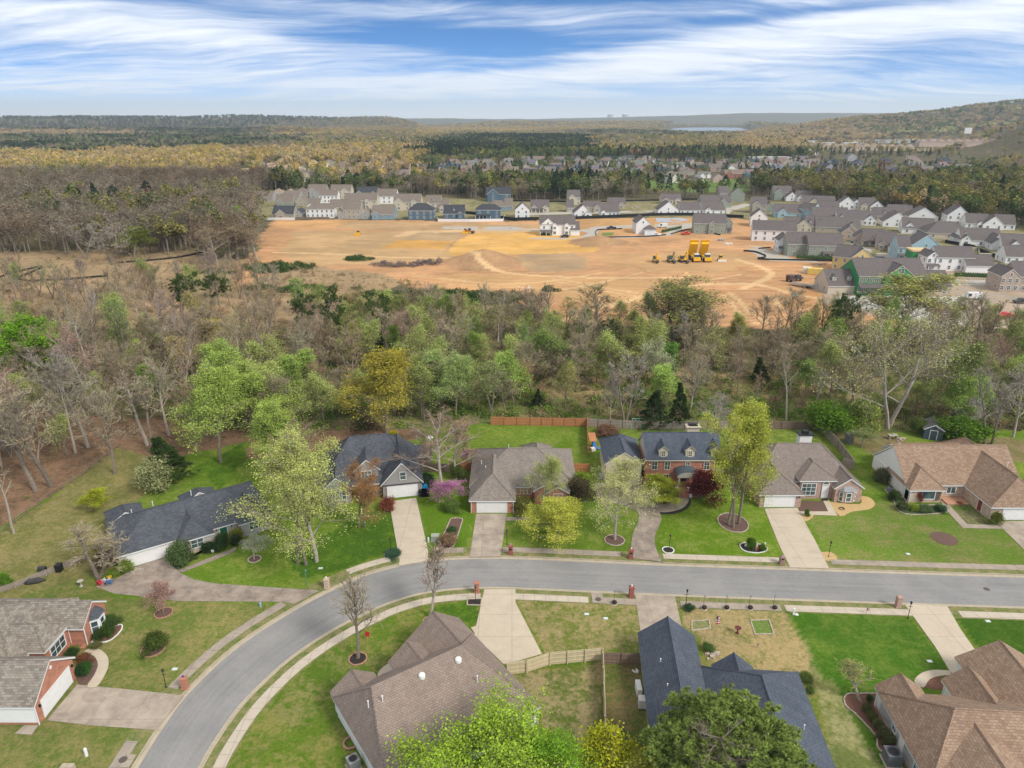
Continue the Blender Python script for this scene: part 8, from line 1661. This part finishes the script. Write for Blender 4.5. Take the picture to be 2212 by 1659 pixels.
def scatter(name, label, pts, tint, scl, idx, protos, kind='stuff'):
    col = bpy.data.collections.new(name + '_kinds')
    for i, p in enumerate(protos): p.name = '%s_kind_%02d' % (name, i); col.objects.link(p)
    me = bpy.data.meshes.new(name); n = len(pts); me.vertices.add(n); me.vertices.foreach_set('co', np.asarray(pts, 'f').ravel())
    a = me.attributes.new('tint', 'FLOAT_COLOR', 'POINT'); a.data.foreach_set('color', np.hstack([tint, np.ones((n, 1))]).astype('f').ravel())
    a = me.attributes.new('scl', 'FLOAT_VECTOR', 'POINT'); a.data.foreach_set('vector', np.asarray(scl, 'f').ravel())
    a = me.attributes.new('kind_index', 'INT', 'POINT'); a.data.foreach_set('value', np.asarray(idx, 'i'))
    a = me.attributes.new('turn', 'FLOAT_VECTOR', 'POINT'); rg = np.random.default_rng(n); t_ = np.zeros((n, 3), 'f'); t_[:, 2] = rg.uniform(0, 6.28, n); a.data.foreach_set('vector', t_.ravel())
    o = bpy.data.objects.new(name, me); C.objects.link(o); tag(o, label, None, None, kind)
    ng = bpy.data.node_groups.new(name, 'GeometryNodeTree'); ng.interface.new_socket('Geometry', in_out='INPUT', socket_type='NodeSocketGeometry'); ng.interface.new_socket('Geometry', in_out='OUTPUT', socket_type='NodeSocketGeometry')
    N = ng.nodes; gi = N.new('NodeGroupInput'); go = N.new('NodeGroupOutput'); ip = N.new('GeometryNodeInstanceOnPoints'); ci = N.new('GeometryNodeCollectionInfo')
    ci.inputs['Collection'].default_value = col; ci.inputs['Separate Children'].default_value = True; ci.inputs['Reset Children'].default_value = True; ip.inputs['Pick Instance'].default_value = True
    def na(nm, dt): q = N.new('GeometryNodeInputNamedAttribute'); q.data_type = dt; q.inputs['Name'].default_value = nm; return [s for s in q.outputs if s.enabled and s.name == 'Attribute'][0]
    ng.links.new(gi.outputs[0], ip.inputs['Points']); ng.links.new(ci.outputs[0], ip.inputs['Instance']); ng.links.new(na('kind_index', 'INT'), ip.inputs['Instance Index'])
    ng.links.new(na('turn', 'FLOAT_VECTOR'), ip.inputs['Rotation']); ng.links.new(na('scl', 'FLOAT_VECTOR'), ip.inputs['Scale']); ng.links.new(ip.outputs[0], go.inputs[0])
    o.modifiers.new('scatter', 'NODES').node_group = ng; return o
def projn(x, y): 
    dz = -HC; f = y * _c - dz * _s; u = y * _s + dz * _c; return CXP + FP * x / f, CYP - FP * u / f
def pz(px, py, poly): return inpoly(px, py, poly)
def far_forest():
    rg = np.random.default_rng(77); A = []; 
    # rings with spacing growing with distance
    r = 250.
    while r < 7800:
        sp = 6.2 if r < 900 else (6.8 if r < 1400 else max(8.0, r * .0062)); n = int(r * 1.62 / sp); a = rg.uniform(-.86, .76, n); rr = r + rg.uniform(-.5, .5, n) * sp
        A.append(np.stack([rr * np.sin(a), rr * np.cos(a), np.full(n, sp)], 1)); r += sp
    A = np.concatenate(A); x, y, sp = A.T; px, py = projn(x, y); keep = np.ones(len(x), bool)
    site = [(-500, 2000), (-500, 556), (-100, 556), (340, 548), (470, 568), (560, 560), (545, 520), (560, 480), (540, 440), (556, 424), (640, 420), (905, 421), (1000, 428), (1060, 432), (1560, 432), (1600, 426), (1690, 428), (1780, 438), (1890, 458), (1990, 472), (2080, 480), (2200, 492), (2700, 560), (2700, 2000)]
    keep &= ~pz(px, py, site)
    keep &= ~(pz(px, py, [(1360, 388), (1620, 384), (1625, 416), (1500, 420), (1380, 408)]) | (pz(px, py, [(1400, 400), (1625, 400), (1625, 432), (1400, 432)]) & (rg.uniform(size=len(x)) > .22)))
    for sub, dens in (([(905, 404), (900, 362), (1000, 350), (1250, 346), (1480, 343), (1760, 345), (2080, 350), (2120, 392), (1780, 392), (1540, 398), (1500, 406), (1300, 406), (1080, 404)], .20), ([(500, 397), (520, 360), (760, 350), (890, 356), (890, 416), (820, 416), (640, 412)], .13), ([(1260, 319), (1285, 304), (1455, 303), (1470, 318)], .2), ([(1740, 345), (1740, 304), (2120, 300), (2330, 310), (2330, 362), (2000, 356)], .10)):
        m = pz(px, py, sub); keep &= ~(m & (rg.uniform(size=len(x)) > dens))
    keep &= ~inpoly(x, y, [(lx * 1.0, ly * 1.0) for lx, ly in LAKE])
    front_lake = pz(px, py, [(1430, 290), (1430, 279), (1640, 279), (1640, 290)]); keep &= ~(front_lake)
    keep &= (py > 240)
    x, y, sp, px, py = (v[keep] for v in (x, y, sp, px, py))
    hx = np.array(HOUSES); 
    if len(hx):
        k2 = np.ones(len(x), bool)
        for cx, cy in hx: k2 &= ((x - cx) ** 2 + (y - cy) ** 2 > 100) | (np.abs(x - cx) > 10)
        x, y, sp, px, py = (v[k2] for v in (x, y, sp, px, py))
    n = len(x); z = height(x, y); R_ = rg.uniform(size=n); big = fbm(x / 160., y / 160., 71); med = fbm(x / 45., y / 45., 83)
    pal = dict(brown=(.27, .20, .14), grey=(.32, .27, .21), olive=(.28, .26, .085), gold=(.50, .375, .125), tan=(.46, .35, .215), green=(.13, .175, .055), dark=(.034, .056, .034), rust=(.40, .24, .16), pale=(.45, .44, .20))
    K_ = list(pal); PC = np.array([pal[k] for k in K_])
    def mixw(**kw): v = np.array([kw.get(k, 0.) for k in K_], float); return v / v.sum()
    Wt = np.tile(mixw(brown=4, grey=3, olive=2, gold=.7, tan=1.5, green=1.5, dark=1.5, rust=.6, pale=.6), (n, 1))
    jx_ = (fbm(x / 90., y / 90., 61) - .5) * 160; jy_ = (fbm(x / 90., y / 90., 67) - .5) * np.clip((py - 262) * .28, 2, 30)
    def setz(poly, w_): m = pz(px + jx_, py + jy_, poly); Wt[m] = w_  # zone mixes also paint sunlit and cloud-shaded bands into the tree colours
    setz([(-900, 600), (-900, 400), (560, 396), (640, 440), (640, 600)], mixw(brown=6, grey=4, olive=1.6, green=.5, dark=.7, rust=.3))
    setz([(-900, 400), (-900, 336), (500, 334), (1000, 328), (1010, 352), (900, 360), (900, 400), (560, 400)], mixw(tan=4.5, gold=3.2, pale=2.5, olive=1.2, brown=3.2, grey=2, green=.5))  # tan and gold mix stands in for the sunlit band
    setz([(-900, 340), (-900, 294), (600, 290), (700, 304), (600, 326), (400, 334), (0, 340)], mixw(dark=4, brown=3, grey=1.5, green=1.2, rust=.4)); setz([(-900, 296), (-900, 255), (900, 262), (860, 276), (500, 284), (0, 294)], mixw(dark=5, brown=2, green=1.5))  # dark mixes stand in for cloud shadow on the left hills
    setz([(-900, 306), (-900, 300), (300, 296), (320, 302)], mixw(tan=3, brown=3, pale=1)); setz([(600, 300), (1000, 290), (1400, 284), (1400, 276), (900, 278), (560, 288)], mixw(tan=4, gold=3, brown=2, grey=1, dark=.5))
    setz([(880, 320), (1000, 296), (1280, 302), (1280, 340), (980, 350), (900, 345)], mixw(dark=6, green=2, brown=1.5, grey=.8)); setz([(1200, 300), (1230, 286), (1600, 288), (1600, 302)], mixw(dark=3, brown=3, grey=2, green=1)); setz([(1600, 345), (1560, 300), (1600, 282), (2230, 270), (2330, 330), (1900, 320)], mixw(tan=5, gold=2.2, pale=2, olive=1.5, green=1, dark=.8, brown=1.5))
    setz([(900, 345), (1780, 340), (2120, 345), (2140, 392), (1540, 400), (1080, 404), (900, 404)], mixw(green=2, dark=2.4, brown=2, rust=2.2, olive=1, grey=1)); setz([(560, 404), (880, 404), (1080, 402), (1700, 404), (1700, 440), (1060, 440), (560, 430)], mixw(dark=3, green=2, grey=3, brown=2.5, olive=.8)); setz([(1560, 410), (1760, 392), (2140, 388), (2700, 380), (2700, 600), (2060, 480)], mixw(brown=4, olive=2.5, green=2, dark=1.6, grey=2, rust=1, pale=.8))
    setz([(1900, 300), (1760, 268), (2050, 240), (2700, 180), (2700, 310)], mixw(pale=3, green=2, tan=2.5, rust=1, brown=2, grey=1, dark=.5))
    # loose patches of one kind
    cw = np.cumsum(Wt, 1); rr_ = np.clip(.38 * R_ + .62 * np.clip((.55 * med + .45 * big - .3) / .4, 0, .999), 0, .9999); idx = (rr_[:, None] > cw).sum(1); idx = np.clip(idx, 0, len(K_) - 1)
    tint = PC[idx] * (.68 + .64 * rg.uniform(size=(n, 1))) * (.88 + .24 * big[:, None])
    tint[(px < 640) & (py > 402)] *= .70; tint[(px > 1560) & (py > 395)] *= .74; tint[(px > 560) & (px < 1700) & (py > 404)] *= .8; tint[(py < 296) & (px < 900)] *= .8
    dk = idx == K_.index('dark'); kind = rg.integers(0, 3, n); br = np.isin(idx, [K_.index('grey'), K_.index('brown'), K_.index('rust')]); kind = np.where(br, 3 + rg.integers(0, 2, n), kind); kind = np.where(dk, 5 + rg.integers(0, 2, n), kind)
    s_ = rg.uniform(.8, 1.5, n) * np.where(sp > 8, np.minimum(sp / 8., 1.9), 1.); s3 = np.stack([s_ * 1.08, s_ * 1.08, np.minimum(s_, 1.25) * rg.uniform(.85, 1.1, n)], 1)
    sub = (px > 890) & (px < 2130) & (py > 345) & (py < 402); s3[sub] *= .62; s3[(px > 1740) & (py > 300) & (py < 372)] *= .75; near = (py > 400) & (px < 620); s3[near] *= (1.05, 1.05, 1.2)
    protos = [far_proto('f', 1, 'round'), far_proto('f', 2, 'round'), far_proto('f', 3, 'oval'), far_proto('f', 4, 'bare'), far_proto('f', 5, 'bare'), far_proto('f', 6, 'cone'), far_proto('f', 7, 'oval')]
    # nearer trees beyond the three hundred individual ones, with full limbs
    NX = []
    for poly, cnt, ks in (([(1060, 712), (1700, 722), (2260, 722), (2260, 850), (1060, 850)], 85, (7, 8, 9, 9, 7)), ([(640, 700), (1060, 692), (1060, 850), (640, 850)], 50, (7, 8, 9, 9)), ([(600, 850), (1060, 850), (2260, 850), (2260, 925), (1800, 905), (1060, 900), (700, 930), (580, 950)], 34, (7, 9, 9, 10)), ([(-160, 770), (560, 745), (620, 860), (560, 930), (300, 940), (100, 1010), (-200, 1100)], 100, (7, 8, 7, 8, 9)), ([(-60, 620), (560, 620), (650, 700), (560, 745), (-60, 770)], 40, (7, 8, 9, 8))):
        q = dp(*poly); xs = [p[0] for p in q]; ys = [p[1] for p in q]; X_ = rg.uniform(min(xs), max(xs), cnt * 14); Y_ = rg.uniform(min(ys), max(ys), cnt * 14); m = inpoly(X_, Y_, q); X_, Y_ = X_[m][:cnt], Y_[m][:cnt]
        for a_, b_ in zip(X_, Y_): NX.append((a_, b_, ks[rg.integers(0, len(ks))], rg.uniform(.42, .72)))
    NX = np.array(NX); nxp = np.array([{7: (.35, .295, .205), 8: (.32, .255, .165), 9: (.36, .42, .13), 10: (.30, .42, .10)}[int(k)] for k in NX[:, 2]]) * rg.uniform(.8, 1.2, (len(NX), 1))
    x = np.concatenate([x, NX[:, 0]]); y = np.concatenate([y, NX[:, 1]]); z = np.concatenate([z, height(NX[:, 0], NX[:, 1])]); tint = np.concatenate([tint, nxp]); kind = np.concatenate([kind, NX[:, 2].astype(int)]); s3 = np.concatenate([s3, np.stack([NX[:, 3] * 1.35, NX[:, 3] * 1.35, NX[:, 3]], 1)])
    def near_proto(P_): 
        me = P_['c'].copy(); tm = P_['t']; b_ = MB(); V1 = [tuple(v.co) for v in me.vertices]; n0 = len(V1); mats = [BARK, leafmat('w', True, .25, 0) if 'TWI' not in MC else MC['TWI'], LEAFI]; MC['TWI'] = mats[1]
        def grab(m_, off): 
            out = {}
            for p in m_.polygons: out.setdefault((len(p.vertices), p.material_index), []).append([i + off for i in p.vertices])
            return out
        G_ = []
        for (k, mi), f in grab(me, 0).items(): G_.append((np.array(f), (1 if P_['style'] == 'bare' else 0) if mi == 0 else 2))
        for (k, mi), f in grab(tm, n0).items(): G_.append((np.array(f), 0))
        V2 = [tuple(v.co) for v in tm.vertices]; return bpy.data.objects.new('n', raw_mesh('n', np.array(V1 + V2), G_, mats))
    protos += [near_proto(PT['bare'][1]), near_proto(PT['bare'][4]), near_proto(PT['bud'][1]), near_proto(PT['leafy'][0])]
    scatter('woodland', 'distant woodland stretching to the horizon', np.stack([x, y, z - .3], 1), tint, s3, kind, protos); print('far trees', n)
far_forest()
def undergrowth():
    rg = np.random.default_rng(5); n = 30000; y = rg.uniform(95, 330, n); x = rg.uniform(-1.02, .92, n) * (y + 20); px, py = projn(x, y)
    wood = [(-900, 1500), (-700, 900), (-300, 560), (0, 556), (340, 550), (470, 570), (620, 572), (900, 610), (860, 640), (1060, 650), (1150, 690), (1230, 706), (1500, 712), (1760, 716), (2000, 705), (3000, 760), (3000, 920), (2250, 915), (2212, 930), (1900, 925), (1775, 908), (1060, 902), (760, 935), (600, 950), (540, 945), (258, 972), (0, 1150), (-300, 1400)]
    m = pz(px, py, wood); b1 = pz(px, py, [(560, 900), (640, 800), (1000, 780), (2300, 780), (2300, 930), (1000, 910), (700, 935), (560, 950)]); lit = pz(px, py, [(-400, 900), (250, 860), (560, 900), (545, 955), (258, 975), (0, 1165), (-300, 1400), (-900, 1600)]); clr = pz(px, py, [(-500, 640), (0, 556), (470, 560), (620, 562), (900, 575), (850, 640), (1080, 650), (900, 720), (500, 720), (0, 730)])
    dens = np.where(lit, .10, np.where(clr, .75, np.where(b1, .95, .75))); dens = dens * np.clip(fbm(x / 9., y / 9., 91) * 3 - .75, .05, 1); k = m & (rg.uniform(size=n) < dens); x, y, px, py, b1, lit, clr = (v[k] for v in (x, y, px, py, b1, lit, clr)); n = len(x)
    pal = np.array([(.12, .19, .04), (.18, .26, .055), (.22, .17, .11), (.29, .22, .145), (.37, .275, .165), (.065, .105, .04), (.26, .21, .18)]); w0 = np.array([3.4, 2, 2.6, 2, 1, 1.6, 1.2]); wb = np.array([4, 2.2, 1.5, 1.2, 1.2, 2, .6]); wc = np.array([.5, .4, 1.5, 2, 4, .3, 1.5])
    Wt = np.where(b1[:, None], wb / wb.sum(), np.where(clr[:, None], wc / wc.sum(), w0 / w0.sum())); med = np.clip((fbm(x / 14., y / 14., 95) - .25) / .5, 0, .999); r_ = np.clip(.5 * rg.uniform(size=n) + .5 * med, 0, .999); idx = np.clip((r_[:, None] > np.cumsum(Wt, 1)).sum(1), 0, 6)
    tint = pal[idx] * rg.uniform(.8, 1.2, (n, 1)); s_ = rg.uniform(.5, 1.5, n) * np.where(lit, .6, 1) * np.where(clr, .6, 1); s3 = np.stack([s_, s_, s_ * rg.uniform(.6, 1.3, n)], 1)
    protos = [shrub_proto('u', 1, 90, .20, 1.5, 1.3, .5), shrub_proto('u', 2, 80, .24, 1.1, 1.7, .3), shrub_proto('u', 3, 90, .30, 1.9, 1.0, .14)]; kind = np.where(np.isin(idx, [3, 4, 6]), 2, rg.integers(0, 2, n))
    scatter('undergrowth', 'low brush and brambles covering the floor of the wood', np.stack([x, y, height(x, y)], 1), tint, s3, kind, protos); print('undergrowth', n)
    # a few denser green thickets at the soil edge
    P_ = []; 
    for qx, qy, rx, ry, m_ in ((600, 578, 16, 5, 90), (578, 586, 8, 3, 30), (777, 560, 7, 3, 40), (880, 572, 16, 3.5, 60), (905, 638, 22, 3, 110), (1005, 645, 26, 6, 220), (650, 625, 22, 3, 70), (460, 590, 10, 2, 25), (1190, 628, 2.5, 1.5, 14), (960, 655, 18, 4, 80)):
        cx, cy = P(qx, qy); a = rg.uniform(0, 6.28, m_); q = np.sqrt(rg.uniform(0, 1, m_)); P_.append(np.stack([cx + q * rx * np.cos(a), cy + q * ry * 1.6 * np.sin(a), np.full(m_, 1. if qx == 880 else 0.)], 1))
    P_ = np.concatenate(P_); n = len(P_); tint = np.where(P_[:, 2:] > .5, (.21, .165, .155), (.055, .10, .03)) * rg.uniform(.75, 1.3, (n, 1)); s_ = rg.uniform(.8, 1.5, n)[:, None] * np.ones((1, 3))
    scatter('thicket', 'dense green thickets at the edge of the bare soil', np.stack([P_[:, 0], P_[:, 1], height(P_[:, 0], P_[:, 1])], 1), tint, s_, rg.integers(0, 2, n), [shrub_proto('t', 4, 90, .25, 1.4, 1.4, .4), shrub_proto('t', 5, 80, .25, 1.1, 1.7, .4)])
undergrowth()
# ------------------------------------------------------------ haze
mb = MB(); mb.box(-26500, -300, -6.0, 26500, 17000, 400); m = bpy.data.materials.new('haze_air'); m.use_nodes = True; t = NT(m.node_tree); t.n.remove(t.n['Principled BSDF'])
v = t.new('ShaderNodeVolumePrincipled'); v.inputs['Color'].default_value = (.80, .92, 1.0, 1); v.inputs['Density'].default_value = .00008; v.inputs['Anisotropy'].default_value = .2
t.l.new(v.outputs[0], t.n['Material Output'].inputs['Volume']); tag(mb.build('haze', m), kind='stuff')
